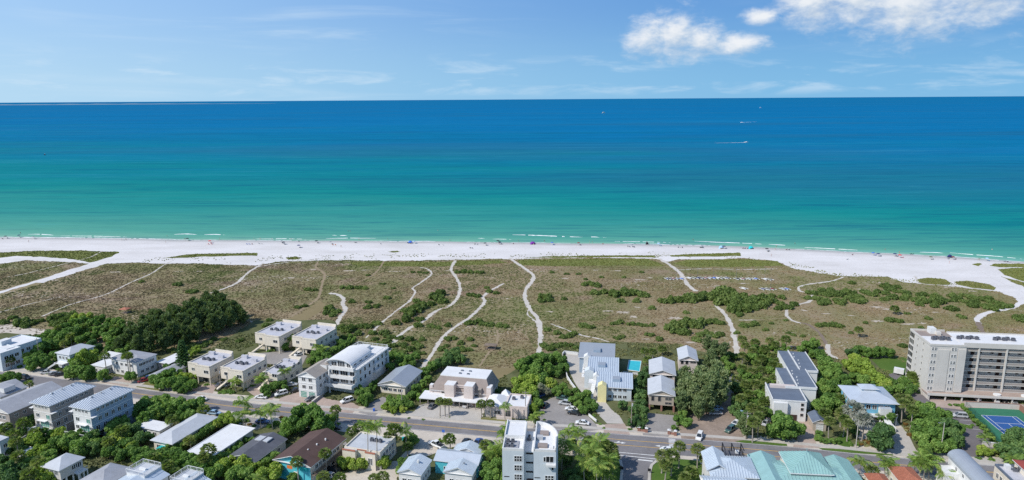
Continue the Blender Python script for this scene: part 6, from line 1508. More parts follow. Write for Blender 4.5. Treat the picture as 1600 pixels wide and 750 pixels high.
# dark casuarina grove
for (x, y, hh) in [(185, 540, 9), (200, 530, 12), (212, 525, 13), (226, 520, 13), (236, 512, 14), (246, 518, 13), (250, 500, 14), (262, 508, 14), (270, 520, 13), (276, 496, 15), (285, 508, 14), (292, 490, 15), (300, 500, 15), (306, 515, 12), (312, 486, 15), (320, 498, 14), (328, 478, 15), (333, 490, 15), (342, 500, 13), (348, 476, 15), (352, 488, 14), (360, 496, 12), (366, 484, 13), (374, 490, 11), (380, 494, 9), (215, 538, 11), (232, 533, 12), (256, 530, 12), (240, 498, 12), (330, 505, 12), (290, 523, 11), (225, 505, 11), (205, 515, 10), (268, 488, 11), (302, 476, 10), (322, 466, 10), (338, 463, 9)]:
    plant('a', x, y, 2, hh * .92)
many('b', '175,530,7 188,552,6 172,546,6 200,545,7')
many('s', '270,548,5 285,545,5 300,540,6 315,540,6 325,535,5 335,530,4 350,530,4 375,532,5 305,548,5 290,552,5')
# foreground left
many('b', '215,640,11 230,632,11 245,642,11 225,655,10 250,630,11 262,640,10 275,632,11 285,645,10 295,635,10 310,633,9 300,650,8 165,665,9 178,672,10 190,660,9 195,695,10 170,705,9 185,711,8 195,680,8 70,680,10 85,695,9 105,690,10 120,682,9 125,700,11 155,690,8 5,655,7 75,716,9 40,722,8')
many('y', '55,690,10 60,706,9 95,680,8 180,690,9 240,652,7 75,738,12 90,731,9 84,746,9 205,700,8')
many('d', '140,685,10 145,700,9 40,672,8 33,700,8 30,735,9 10,735,11 5,720,8 20,746,11 205,670,10 218,685,9 205,690,7 232,683,7 50,655,6 15,700,8')
palms('p', '20,678,6 9,668,5 24,690,6 36,660,6 46,740,6 60,722,6 318,640,4 268,655,5 328,701,6 28,712,5 190,672,5 55,676,5 240,716,5 262,727,5 318,716,5 275,740,5 170,690,5 296,688,4', 2.1, 6)
many('b', '275,701,6 283,695,6 292,690,6 308,681,6 318,675,7 328,668,7 205,706,8 215,711,8 228,706,7 240,709,8 255,706,8 265,701,7 220,722,9 235,718,9 262,715,9 272,712,9 285,715,9 295,720,10 280,730,10 265,735,9 300,735,11 315,725,11 330,722,10 312,741,11 335,738,11 365,741,11 385,741,11 345,713,8 395,690,6 386,688,6 372,696,6 362,701,6 348,706,6 230,738,9 250,742,10')
many('y', '338,662,7 347,658,8 355,652,8 250,723,9 350,731,10 365,721,9 380,726,11 395,731,9 362,660,6')
many('h', '404,707,9 412,700,9 420,694,9 429,688,9 438,683,9 446,678,8 407,720,9 400,714,8')
palms('c', '380,628,9 378,645,6 424,640,7 405,643,6', 3.3, 8)
many('m', '371,656,6 383,656,6 432,660,6 420,664,6 440,655,4 396,664,4')
many('o', '390,662,4 447,648,4 408,680,4 335,672,3')
many('b', '465,655,18 495,656,18 480,646,16 505,664,12 452,664,12 516,655,9')
palms('p', '472,715,7 497,706,7 524,640,6 549,674,6 560,668,6 612,668,8 618,669,8 605,684,5 613,682,5 637,698,4 505,745,4 530,748,3 584,748,4 598,745,4 702,686,5 753,695,5', 1.9, 6)
palms('c', '573,662,14 590,662,14 632,672,7 405,746,4 576,670,6', 2.7, 8)
many('y', '425,740,13 410,746,11 540,722,9 555,726,9 570,725,7 595,722,8 525,708,6 602,720,7 688,688,3')
many('b', '470,735,7 464,745,7 640,690,8 648,688,7 645,683,6 632,722,8 780,725,11 765,731,10 760,745,11 776,745,11 785,710,8 625,735,6')
many('y', '770,711,10')
many('m', '526,662,5 640,712,4 745,693,4 660,655,3 640,655,3 768,690,4')
palms('c', '784,696,7 790,676,8 797,668,8 776,700,6 768,706,5', 2.9, 7)
# around the grey roofed cottage and pink condominium
many('y', '605,635,7 615,642,5 630,640,5')
many('b', '562,615,7 572,612,7 580,606,7 566,624,7 576,620,7 558,606,6 586,600,5 615,632,8 625,630,8 635,630,7 610,625,7 641,632,6 630,622,7 645,616,7 655,620,6 650,606,7 660,600,6 668,592,6 665,612,5 572,630,5')
many('d', '695,565,8 705,560,8 715,556,8 710,550,7 700,552,7 720,562,7 685,568,8 770,606,6 776,612,5')
many('b', '675,572,8 665,580,7 605,560,7 615,556,7 625,561,8 640,562,8 650,557,7 610,573,7 632,571,7 645,568,5')
palms('p', '687,627,5.6 695,628,5.4 701,628,5.4 752,631,5 766,630,5.4', 1.7, 5.5)
palms('c', '790,634,6.5', 2.0, 6)
many('m', '688,652,2 695,653,2 702,652,2')
# mass left of the blue metal roofed house, and its parking court
many('b', '812,570,9 825,565,9 838,562,9 850,560,10 865,558,9 878,562,8 880,575,8 820,582,10 835,580,11 855,578,10 870,580,8 845,595,11 835,617,8 870,611,8 880,605,7 886,613,6 900,612,6 905,622,8 915,618,8 920,628,8 905,632,7 925,635,7 912,640,6 842,630,7 838,656,5 895,625,7')
many('y', '815,598,11 830,593,12 858,600,9 825,611,11 810,610,9 835,639,7')
many('w', '846,608,10 855,612,7')
many('d', '975,612,9 986,605,9 965,618,8 996,600,9 1005,590,9 1010,580,7 1000,615,9 986,622,9 1000,630,8 990,640,8 1006,642,8 995,655,7 1001,665,6 986,660,6 1006,655,6 972,625,7')
palms('p', '1007,548,4 1020,549,4 1012,562,4 1035,545,3', 1.8, 5)
palms('c', '843,645,4.5 835,650,4', 2.0, 4.5)
many('m', '932,657,3 938,662,3 928,648,4 944,668,3 822,655,3 850,655,3 985,670,4 1010,668,4')
# bottom centre: palms west and east of the side street
palms('c', '905,675,8 890,672,7 881,690,7 905,700,9 935,690,9 925,705,9 915,720,8 935,726,9 951,716,9 878,705,6 948,735,5', 3.2, 8)
palms('p', '920,690,8 945,695,8 940,710,8 955,700,7 945,720,8 930,699,7 958,712,6', 2.0, 8)
many('d', '895,695,9 905,735,9 890,740,9 886,720,8 900,750,9 930,742,8')
many('b', '925,690,8 935,705,8 950,702,7 938,718,7 918,702,8')
many('y', '915,741,6 925,746,6')
palms('p', '1062,697,7 1035,712,5.5 1050,711,6.5 1040,726,5 1091,702,6 1102,716,3 1080,738,4 1071,746,4', 2.1, 6)
many('b', '1074,738,6')
# feathery trees over the unpaved lot, palm thicket to the right
for (x, y, hh) in [(1075, 602, 11), (1095, 592, 12), (1115, 602, 12), (1085, 618, 11), (1105, 622, 11), (1125, 612, 11), (1070, 588, 10), (1130, 597, 11), (1118, 580, 11), (1092, 636, 9), (1064, 612, 10), (1110, 560, 9), (1118, 545, 9), (1132, 548, 9), (1106, 535, 8), (1080, 610, 12), (1100, 606, 13), (1120, 592, 12), (1110, 612, 12), (1090, 600, 12), (1066, 628, 9)]:
    plant('f', x, y, 2, hh)
many('f', '1168,668,2,7 1160,662,2,6')
palms('p', '1165,540 1180,535 1195,545 1160,555 1190,560 1205,555 1220,550 1150,592 1175,580 1190,578 1215,565 1165,600 1180,600 1195,595 1210,590 1200,612 1170,615 1205,627 1175,637 1190,642 1178,660,7 1186,650,7 1160,575 1183,568 1208,570 1176,548 1212,538 1230,558 1222,575 1158,622 1218,610 1193,628 1160,530 1203,532 1228,530', 2.0, 4.5)
many('b', '1175,560,8 1160,582,8 1205,577,8 1225,545,7 1185,618,8 1200,645,7 1195,552,7 1170,590,8 1200,600,8 1182,590,7 1215,585,7 1165,608,7 1190,610,7 1210,600,7 1180,545,7 1200,565,7 1212,622,6 1225,562,6 1133,560,6 1140,570,6 1135,580,6 1145,555,6 1187,630,7 1172,626,7 1218,548,6 1206,540,6')
many('d', '1150,605,8 1150,626,8 1160,633,8 1158,650,8 1145,640,7 1170,645,7')
many('b', '1060,656,7 1073,660,7 1066,647,6 1053,668,4')
many('b', '1226,665,17 1212,672,11 1241,670,11')
many('d', '1222,655,11')
# around the dark roofed townhouses and the sky blue house
many('b', '1262,540,8 1272,536,7 1252,545,6 1282,555,8 1290,565,9 1300,575,9 1310,585,9 1295,590,8 1320,595,8 1285,580,7 1282,600,8 1300,605,9 1315,610,8 1285,630,11 1300,625,11 1275,636,7 1310,635,9 1379,646,9 1270,553,6 1288,612,8 1318,625,7 1290,642,7 1308,598,7')
many('y', '1330,570,8 1340,575,9 1350,568,9 1355,580,10 1365,590,10 1375,595,9 1345,562,7 1380,601,8 1335,560,6')
many('b', '1350,595,8 1335,590,7 1395,600,7 1402,606,7 1340,547,7 1355,550,7 1375,549,7 1390,551,6 1365,552,6 1387,610,6 1365,603,6')
many('d', '1377,683,15 1330,552,7 1368,690,7 1383,672,10 1335,672,6')
palms('p', '1285,646,4 1297,658,6 1320,655,6 1326,662,6 1315,645,5 1310,622,4 1342,515,3.5 1398,482,3 1412,630,7 1426,640,7.5 1404,622,6 1416,624,6 1428,586,4 1436,588,4.5 1442,590,4.5 1363,735,4', 2.1, 6)
palms('g', '1334,640,7 1350,655,7.5 1343,648,5', 3.3, 7)
many('o', '1360,691,6 1345,693,4 1352,688,4')
many('h', '1278,684,5 1285,688,4.5 1293,689,4.5 1301,689,4.5 1309,688,4.5 1280,677,5 1340,694,3 1330,694,3')
palms('c', '1343,720,5 1386,718,5.5 1394,730,5 1440,713,7 1456,712,7 1447,722,6 1475,736,5 1433,722,5 1432,706,5', 2.9, 6)
many('o', '1415,662,4 1418,670,4 1421,678,4')
# right edge
many('b', '1440,640,10 1450,651,11 1445,666,11 1460,641,9 1465,660,10 1455,678,11 1470,681,11 1440,686,10 1485,696,9 1465,698,9 1445,701,8 1500,673,6 1430,650,8 1432,670,9 1475,650,8 1415,600,6 1425,606,6 1410,595,6 1420,612,5')
many('d', '1480,666,11 1490,681,10 1580,692,11 1590,681,11 1575,706,11 1596,701,10 1585,715,9 1498,690,8')
many('h', '1509,639,3.6 1514,645,3.6 1519,651,3.8 1524,657,4 1530,662,4 1536,667,4.2 1542,673,4.4 1547,680,4.4 1552,687,4.6 1557,694,4.6 1562,700,4.6 1504,636,3 1516,632,3')
many('y', '1535,701,5 1544,706,5 1560,703,6 1530,708,4')
many('m', '1441,613,3 1496,632,4 1505,631,4 1484,632,3 1508,664,4 1515,666,4 1500,662,3 1494,620,3 1520,664,3 1550,716,5 1530,715,4 1548,606,3 1580,603,3 1522,635,1.6 1532,635.5,1.6 1542,636,1.6 1552,636.6,1.6 1562,637,1.6 1572,637.6,1.6 1582,638,1.6')
palms('c', '1567,712,6 1540,682,3 1435,598,3', 2.4, 5)
# dune shrubs
DS = ('7,503,5 35,505,7 45,507,6 86,505,6 105,503,7 85,498,7 110,492,6 92,494,6 20,496,5 60,502,5 280,445,4 275,444,4 222,440,3 300,455,5 '
 '650,470,5 660,475,5 640,490,7 650,485,8 660,480,7 635,500,7 620,505,6 630,485,5 672,475,6 690,470,7 655,498,6 682,466,8 688,459,7 575,480,5 590,478,5 605,465,5 575,472,4 550,470,5 533,512,6 545,516,7 560,510,6 575,510,6 582,520,6 560,521,6 542,525,6 550,531,6 600,520,6 608,526,6 590,505,5 515,482,6 525,486,6 510,488,5 520,492,5 480,452,4 490,453,4 535,449,4 548,449,5 560,449,5 570,450,4 715,425,4 725,424,5 735,425,5 745,425,4 752,426,4 735,460,5 745,462,5 765,455,4 775,458,4 685,512,4 700,508,5 676,510,5 735,505,6 745,502,6 755,505,6 765,507,6 780,508,5 791,510,4 760,449,4 652,508,6 '
 '645,425,3 655,425,3 665,426,3 575,430,3 597,443,3 615,450,3 465,480,4 475,478,4 430,545,5 445,545,4 420,500,4 415,508,5 '
 '660,530,5 640,530,6 650,536,5 630,540,6 640,546,6 655,541,6 625,528,5 700,530,5 710,528,5 720,536,5 735,530,5 722,546,6 731,546,5 741,540,4 612,540,6 620,550,6 600,545,6 595,535,5 585,530,5 630,552,6 655,550,6 605,532,5 690,545,5 698,540,4 '
 '850,464,7 858,468,6 845,470,5 881,467,4 925,443,6 935,446,5 915,444,5 930,457,6 945,456,6 960,460,7 975,458,7 986,458,7 1000,460,7 1010,462,5 970,470,5 995,470,5 1019,481,5 1072,488,4 910,508,6 920,510,5 855,515,5 870,520,5 890,525,5 897,521,5 880,526,5 850,540,6 860,545,6 870,540,6 880,538,6 890,540,5 900,543,5 960,505,5 970,503,5 985,506,5 1000,507,5 1020,508,4 862,425,3 886,428,3 904,428,3 940,433,3 915,436,3 975,433,3 1003,425,3 '
 '1035,470,6 1045,471,6 1055,470,7 1065,469,7 1075,468,8 1085,467,8 1095,466,8 1105,464,8 1115,463,9 1125,460,10 1135,462,10 1130,472,10 1145,465,10 1150,475,10 1160,468,9 1170,472,8 1180,470,8 1190,468,8 1160,484,8 1145,485,7 1175,480,7 1190,478,7 1200,472,7 1155,492,5 1210,470,6 1220,475,6 1230,480,6 1240,475,6 1215,482,5 1125,455,7 1140,456,7 1205,462,5 1222,465,5 '
 '1045,512,7 1055,508,8 1065,510,8 1075,505,8 1085,508,8 1095,505,7 1070,520,7 1060,519,7 1110,503,6 1120,502,6 1126,505,5 1015,523,5 1030,530,5 1007,508,4 1170,508,6 1180,506,5 1160,508,5 970,526,4 963,528,4 1105,520,6 1115,525,6 1125,522,6 1095,522,6 1090,530,6 1150,520,4 1195,515,4 '
 '1385,446,6 1400,448,5 1330,442,4 1460,478,5 1485,482,6 1520,478,5 1280,508,5 1292,507,5 1302,508,5 1312,509,5 1390,500,5 1402,501,5 1418,490,3 1450,497,4 1502,495,4 1590,495,5 1597,500,5 1228,500,3 1205,505,3 1232,520,3 1240,523,3 1352,504,3 1545,470,5 1568,478,5 1410,540,5 1330,520,3 1255,525,3 1440,512,3')
many('s', DS)
band = [(1255, 447), (1290, 450), (1330, 455), (1395, 450), (1440, 458), (1500, 460), (1560, 468), (1585, 478), (1560, 485), (1500, 472), (1440, 476), (1390, 471), (1330, 474), (1280, 474), (1260, 465)]
def inside(x, y, poly):
    c = False
    for i in range(len(poly)):
        (x0, y0), (x1, y1) = poly[i], poly[i - 1]
        if (y0 > y) != (y1 > y) and x < (x1 - x0) * (y - y0) / (y1 - y0) + x0: c = not c
    return c
got = []
while len(got) < 64:
    x, y = rp.uniform(1255, 1585), rp.uniform(447, 485)
    if inside(x, y, band) and all((x - a) ** 2 + 5 * (y - b_) ** 2 > 70 for a, b_ in got):
        got.append((x, y)); plant('s', x, y, rp.uniform(4, 6.5))

# ------------------------------------------------------------------ low scrub that nobody could count
def in_poly(pts, poly):
    x, y = pts[:, 0], pts[:, 1]; c = np.zeros(len(pts), bool); n = len(poly)
    for i in range(n):
        x0, y0 = poly[i]; x1, y1 = poly[i - 1]
        k = (y0 > y) != (y1 > y)
        if y1 != y0: c ^= k & (x < (x1 - x0) * (y - y0) / (y1 - y0) + x0)
    return c
def near_path(pts, extra=.0):
    hit = np.zeros(len(pts), bool)
    for poly, w in PATHS:
        for i in range(0, len(poly) - 1):
            a, b_ = poly[i], poly[i + 1]; m = np.abs(pts[:, 0] - a[0]) + np.abs(pts[:, 1] - a[1]) < 16
            if not m.any(): continue
            ab = b_ - a; t_ = np.clip(((pts[m] - a) @ ab) / max(ab @ ab, 1e-6), 0, 1); d = np.linalg.norm(pts[m] - a - t_[:, None] * ab, axis=1)
            idx = np.where(m)[0]; hit[idx[d < w / 2 + extra]] = True
    return hit
def vnoise(p, s, seed):
    r = np.random.default_rng(seed); g = r.random((256, 256)); q = p / s; i = np.floor(q).astype(int); f = q - i; f = f * f * (3 - 2 * f)
    a = g[i[:, 0] % 256, i[:, 1] % 256]; b_ = g[(i[:, 0] + 1) % 256, i[:, 1] % 256]; c = g[i[:, 0] % 256, (i[:, 1] + 1) % 256]; d = g[(i[:, 0] + 1) % 256, (i[:, 1] + 1) % 256]
    return (a * (1 - f[:, 0]) + b_ * f[:, 0]) * (1 - f[:, 1]) + (c * (1 - f[:, 0]) + d * f[:, 0]) * f[:, 1]
def tufts(name, pts, mat, h0, h1, w0, w1, seed, label, blades=3):
    r = np.random.default_rng(seed); n = len(pts); V = []; Cn = []
    h = r.uniform(h0, h1, n); w = r.uniform(w0, w1, n); a0 = r.uniform(0, 6.283, n)
    for k in range(blades):
        a = a0 + k * math.pi / blades + r.uniform(-.3, .3, n); dx, dy = np.cos(a) * w * .5, np.sin(a) * w * .5; lean = r.normal(size=(n, 2)) * .25 * h[:, None]
        q = np.zeros((n, 4, 3)); q[:, 0] = np.stack([pts[:, 0] - dx, pts[:, 1] - dy, np.zeros(n)], 1); q[:, 1] = np.stack([pts[:, 0] + dx, pts[:, 1] + dy, np.zeros(n)], 1)
        q[:, 2] = np.stack([pts[:, 0] + dx * .8 + lean[:, 0], pts[:, 1] + dy * .8 + lean[:, 1], h * r.uniform(.6, 1, n)], 1); q[:, 3] = np.stack([pts[:, 0] - dx * .8 + lean[:, 0], pts[:, 1] - dy * .8 + lean[:, 1], h * r.uniform(.6, 1, n)], 1)
        V.append(q)
    V = np.concatenate(V).reshape(-1, 3); F = np.arange(len(V)).reshape(-1, 4)
    link(name, np_mesh(name, V, F, [mat]), kind='stuff', label=label)
def scatter_low():
    r = np.random.default_rng(5)
    big = DUNES[1][0]
    pts = np.stack([r.uniform(-360, 330, 345000), r.uniform(235, 465, 345000)], 1)
    ang = np.abs(pts[:, 0]) < pts[:, 1] * .80 + 8
    pts = pts[ang]
    k = (in_poly(pts, big) | in_poly(pts, DUNES[0][0])) & ~in_poly(pts, np.array([(p.x, p.y) for p in town])); pts = pts[k]
    dens = .35 + .9 * vnoise(pts, 9, 1) * vnoise(pts, 31, 2) * 2
    pts = pts[r.random(len(pts)) < dens * .62]
    pts = pts[~near_path(pts)]
    for poly in BARE: pts = pts[~(in_poly(pts, poly) & (r.random(len(pts)) < .85))]
    for poly, mt in DUNES:
        if mt in ('beachturf', 'tanfield'): pts = pts[~in_poly(pts, poly)]
    g = vnoise(pts, 13, 3) * .3 + vnoise(pts, 40, 4) * .4 + vnoise(pts, 90, 14) * .3
    vine = g > .57
    tufts('dune_scrub_vegetation', pts[~vine], 'scrub', .08, .34, .5, 1.3, 8, 'brown and olive low scrub covering the dunes')
    tufts('dune_vine_vegetation', pts[vine], 'vine', .1, .36, .6, 1.4, 9, 'green low vines and ground cover on the dunes')
    P2 = []
    for poly, mt in DUNES:
        if mt in ('beachturf', 'drylawn'):
            lo, hi = poly.min(0) - 2, poly.max(0) + 2; n = int((hi - lo).prod() * 1.3); n = min(n, 30000)
            q = np.stack([r.uniform(lo[0], hi[0], n), r.uniform(lo[1], hi[1], n)], 1); q = q[in_poly(q, poly)]; q = q[~near_path(q)]; P2.append(q)
    tufts('beach_grass', np.concatenate(P2), 'beachgrass', .12, .4, .3, .9, 10, 'olive beach grass along the dune edge')
    # stray tufts on the open sand just seaward of the scrub
    top = np.array([(p.x, p.y) for p in pxs([(230, 406), (420, 405), (520, 402), (640, 400), (780, 400), (900, 399), (1010, 399), (1100, 399), (1220, 410), (1300, 428), (1400, 436), (1520, 448)])])
    i = r.integers(0, len(top) - 1, 1500); t_ = r.random((1500, 1)); q = top[i] * (1 - t_) + top[i + 1] * t_ + r.normal(size=(1500, 2)) * [2, 4]
    tufts('beach_grass', q[vnoise(q, 7, 6) > .5], 'beachgrass', .2, .5, .3, .9, 12, 'scattered grass tufts on the sand above the scrub')
    # rough grass and weeds between the houses
    pts = np.stack([r.uniform(-260, 230, 90000), r.uniform(140, 300, 90000)], 1); pts = pts[(np.abs(pts[:, 0]) < pts[:, 1] * .85)]
    pts = pts[in_poly(pts, np.array([(p.x, p.y) for p in town]))]
    rc = np.array([(p.x, p.y) for p in road_c]); d = np.full(len(pts), 1e9)
    for q in rc: d = np.minimum(d, np.hypot(pts[:, 0] - q[0], pts[:, 1] - q[1]))
    pts = pts[d > 9.5]
    for (nm, mt, lab, poly) in SURF: pts = pts[~in_poly(pts, np.array([(p.x, p.y) for p in pxs(poly)]))]
    for poly in ([(1508, 637), (1600, 640), (1680, 645), (1700, 780), (1600, 745), (1576, 712)], [(955, 703), (972, 731), (965, 900), (1020, 900), (1015, 737), (1040, 712)], [(977, 558), (1006, 560), (1004, 586), (972, 583)], [(1362, 562), (1425, 558), (1420, 592), (1375, 575)]): pts = pts[~in_poly(pts, np.array([(p.x, p.y) for p in pxs(poly)]))]
    for (A, ex, ey, w, d_) in FOOT:
        u = (pts - np.array(A)) @ np.array(ex); v = (pts - np.array(A)) @ np.array(ey); pts = pts[~((u > -.5) & (u < w + .5) & (v > -.5) & (v < d_ + .5))]
    pts = pts[vnoise(pts, 8, 7) > .42]
    tufts('rough_grass', pts, 'vine', .2, .7, .4, 1.2, 13, 'rough green undergrowth between the houses')
scatter_low()

# ------------------------------------------------------------------ vehicles
def loft(b, secs, mat, cap=True):
    for s0, s1 in zip(secs[:-1], secs[1:]):
        n = len(s0)
        for i in range(n): j = (i + 1) % n; b.face([s0[i], s0[j], s1[j], s1[i]], mat)
    if cap: b.face(secs[0][::-1], mat); b.face(secs[-1], mat)
def car_meshes(kind):
    L, W = {'sedan': (4.6, 1.82), 'suv': (4.7, 1.9), 'truck': (5.6, 1.98)}[kind]
    H = {'sedan': .86, 'suv': 1.0, 'truck': 1.02}[kind]; zb = .28
    b = MB(); prof = {'sedan': [(-.5, .70, .92), (-.47, .80, .97), (-.28, .86, 1), (0, .87, 1), (.25, .85, 1), (.42, .76, .96), (.5, .62, .86)],
                      'suv': [(-.5, .95, .94), (-.46, 1.0, .98), (-.2, 1.0, 1), (.1, 1.0, 1), (.3, .96, 1), (.45, .86, .96), (.5, .7, .88)],
                      'truck': [(-.5, 1.0, .96), (-.48, 1.02, .98), (-.1, 1.02, 1), (.1, 1.04, 1), (.3, 1.02, 1), (.45, .96, .97), (.5, .75, .92)]}[kind]
    secs = []
    for (x, z, ww) in prof:
        y = W / 2 * ww
        secs.append([Vector((x * L, -y * .9, zb)), Vector((x * L, -y, zb + .22)), Vector((x * L, -y * .97, z - .1)), Vector((x * L, -y * .84, z)), Vector((x * L, y * .84, z)), Vector((x * L, y * .97, z - .1)), Vector((x * L, y, zb + .22)), Vector((x * L, y * .9, zb))])
    loft(b, secs, 'paint_white')
    # cabin: roof panel and pillars carry the paint, the glass sits between
    cab = {'sedan': (-.36, -.20, .08, .27, 1.42), 'suv': (-.48, -.42, .10, .27, 1.72), 'truck': (-.13, -.08, .14, .29, 1.80)}[kind]
    xa, xb, xc, xd, zt = cab; zs = H - .04; y0, y1 = W / 2 * .86, W / 2 * .68
    base = [(xa * L, -y0, zs), (xd * L, -y0, zs), (xd * L, y0, zs), (xa * L, y0, zs)]; top = [(xb * L, -y1, zt), (xc * L, -y1, zt), (xc * L, y1, zt), (xb * L, y1, zt)]
    g = MB()
    for i in range(4): j = (i + 1) % 4; g.face([base[i], base[j], top[j], top[i]], 'glass')
    b.face(top, 'paint_white'); dn = [(p[0], p[1], p[2] + .05) for p in top]
    b.face(dn, 'paint_white')
    for i in range(4): j = (i + 1) % 4; b.face([top[i], top[j], dn[j], dn[i]], 'paint_white'); b.bar(base[i], top[i], .06, 'paint_white')
    for sg in (-1, 1): b.bar(((xa + xd) / 2 * L, sg * y0, zs), ((xb + xc) / 2 * L, sg * y1, zt), .05, 'paint_white'); b.box(xd * L - .1, sg * (W / 2 + .06) - .09, zs, xd * L + .1, sg * (W / 2 + .06) + .09, zs + .16, 'paint_white')
    if kind == 'truck':
        t = MB(); t.box(-.475 * L, -W / 2 * .84, .62, -.15 * L, W / 2 * .84, 1.035, 'black'); bed = t.mesh('cargo_bed')
    else: bed = None
    w = MB(); n = 12
    ring = lambda y, r: [Vector((r * math.cos(6.2832 * i / n), y, r * math.sin(6.2832 * i / n))) for i in range(n)]
    loft(w, [ring(-.11, .30), ring(-.11, .34), ring(.11, .34), ring(.11, .30)], 'tyre'); rim = MB(); rim.face(ring(-.115, .21), 'metal'); rim.face(ring(.115, .21)[::-1], 'metal')
    hl = MB(); hl.box(-.05, -.2, -.08, .03, .2, .08, 'lamp'); tl = MB(); tl.box(-.03, -.18, -.1, .04, .18, .1, 'taillamp')
    return dict(L=L, W=W, body=b.mesh('body'), glass=g.mesh('window_glass'), wheel=w.mesh('wheel'), rim=rim.mesh('rim'), head=hl.mesh('headlight'), tail=tl.mesh('taillight'), bed=bed, kind=kind)
CARS = {k: car_meshes(k) for k in ('sedan', 'suv', 'truck')}
def car(kind, px, py, ang, paint, label, z=0.09):
    """ang: heading in degrees, 0 = along the road to the right, 90 = towards the sea"""
    c = CARS[kind]; g = P(px, py, .6); L, W = c['L'], c['W']
    o = link({'sedan': 'parked_car', 'suv': 'parked_suv', 'truck': 'pickup_truck'}[kind], None, None, (g.x, g.y, z), lot_angle(g.x) + R(ang), label=label, cat={'truck': 'truck'}.get(kind, 'car'), group='cars in the street and drives')
    b = link('body', c['body'], o); b.material_slots[0].link = 'OBJECT'; b.material_slots[0].material = MATS['paint_' + paint]
    link('window_glass', c['glass'], o)
    if c['bed']: link('cargo_bed', c['bed'], o)
    zl = .70 if kind == 'sedan' else .82
    for sx in (-1, 1):
        for sy in (-1, 1):
            w = link('wheel', c['wheel'], o, (sx * L * .30, sy * (W / 2 - .08), .34)); link('rim', c['rim'], w, (0, 0, 0))
            link('headlight' if sx > 0 else 'taillight', c['head' if sx > 0 else 'tail'], o, (sx * L * .492, sy * W * .33, zl * .92))
S, U, T = 'sedan', 'suv', 'truck'
for a in [(S, 73, 582, 25, 'silver', 'silver car on the sandy frontage left of a dark car'), (S, 87, 584, 35, 'grey', 'grey car parked by the hipped pale house'), (S, 95, 585, 40, 'black', 'black car parked beside the grey car at the hipped pale house'), (U, 40, 590, 0, 'black', 'black suv half hidden by shrubs at the far left road edge'),
          (S, 225, 594, 60, 'red', 'dark red car by the low grey cottage'), (S, 233, 590, 60, 'blue', 'dark blue car behind the red car at the low grey cottage'), (S, 314, 623, 182, 'white', 'white car driving on the road above the long hip roofed house'), (S, 335, 645, 10, 'sky', 'pale blue car parked behind the long hip roofed house'),
          (S, 358, 600, 80, 'silver', 'silver car under the second beige condominium'), (S, 345, 600, 80, 'grey', 'grey car left of the silver one under a beige condominium'), (U, 439, 615, 235, 'white', 'white suv on the tan pavers beside green trees'), (S, 408, 620, 190, 'white', 'white car under the small tree by the road'),
          (S, 461, 610, 240, 'black', 'black car beside the white gable house garage'), (S, 455, 601, 30, 'silver', 'covered silver boat shaped car left of the white gable house'), (S, 486, 623, 240, 'grey', 'grey car left of the low dividing wall'), (U, 542, 626, 235, 'white', 'white suv before the barrel roofed building'),
          (S, 468, 553, 65, 'white', 'white car below the right beige dune condominium'), (S, 730, 632, 78, 'silver', 'silver car under the white carport'), (S, 676, 634, 78, 'grey', 'grey car at the left end of the white carport'), (T, 682, 695, 155, 'white', 'white pickup truck on sand above the cottages'),
          (S, 728, 690, 80, 'black', 'black car behind the rear blue cottage roof'), (S, 747, 690, 80, 'blue', 'dark blue car between palm and rear cottage'), (U, 761, 694, 80, 'black', 'black suv beside the palm right of the cottages'), (U, 521, 735, 165, 'black', 'black suv beside the brown roofed mural house'), (S, 516, 743, 168, 'silver', 'silver car in front of the black suv by the mural house'),
          (S, 910, 660.5, 178, 'white', 'white car at the parking court edge nearest the road'), (S, 897, 645, 170, 'black', 'black car in the parking court beside a white one'), (S, 893, 639, 172, 'white', 'white car behind the black one in the parking court'), (U, 883, 630, 172, 'silver', 'silver suv in the parking court'), (S, 879, 622, 170, 'green', 'dark green car at the far end of the parking court'),
          (S, 851, 633, 80, 'black', 'black car under trees left of the parking court'), (S, 848, 616, 60, 'blue', 'dark car in shade under the yellow green trees'), (S, 869, 607, 20, 'blue', 'dark blue car behind shrubs above the parking court'), (S, 1043, 703, 180, 'white', 'white car on the road behind cabbage palms'),
          (U, 1093, 682, 255, 'white', 'white suv leaving the unpaved lot'), (U, 1141, 671, 235, 'green', 'dark green suv on the unpaved lot'), (S, 1150, 661, 235, 'white', 'white car behind the dark green suv'), (S, 1118, 645, 190, 'silver', 'silver car under the feathery pines'), (S, 1119, 638, 190, 'sky', 'pale car behind the silver one under feathery pines'),
          (S, 1158, 646, 150, 'sky', 'pale blue car in the palm shade right of the lot'), (S, 1163, 609, 100, 'white', 'white van like car at the top of the lane'), (S, 1204, 651, 60, 'grey', 'grey car left of the townhouse garage'), (S, 1197, 660, 60, 'silver', 'silver car under palms left of the round tree'),
          (U, 1499, 649.5, 176, 'silver', 'silver suv in the condominium parking lot'), (S, 1525, 621, 265, 'white', 'white car under the tall condominium, first bay'), (S, 1554, 624, 265, 'silver', 'silver car under the tall condominium'), (S, 1582, 626, 265, 'grey', 'grey car under the tall condominium at the right'), (S, 1568, 625, 265, 'black', 'black car under the tall condominium between silver and grey'),
          (S, 1415, 610, 120, 'white', 'white car among shrubs at the condominium corner'), (S, 80, 705, 70, 'white', 'white car hidden under trees by the beige stilt house'), (S, 410, 658, 15, 'blue', 'blue car behind feather palms across from the beige condominiums'), (S, 522, 668, 10, 'black', 'black car at the end of the brown roof by the road')]:
    car(*a)

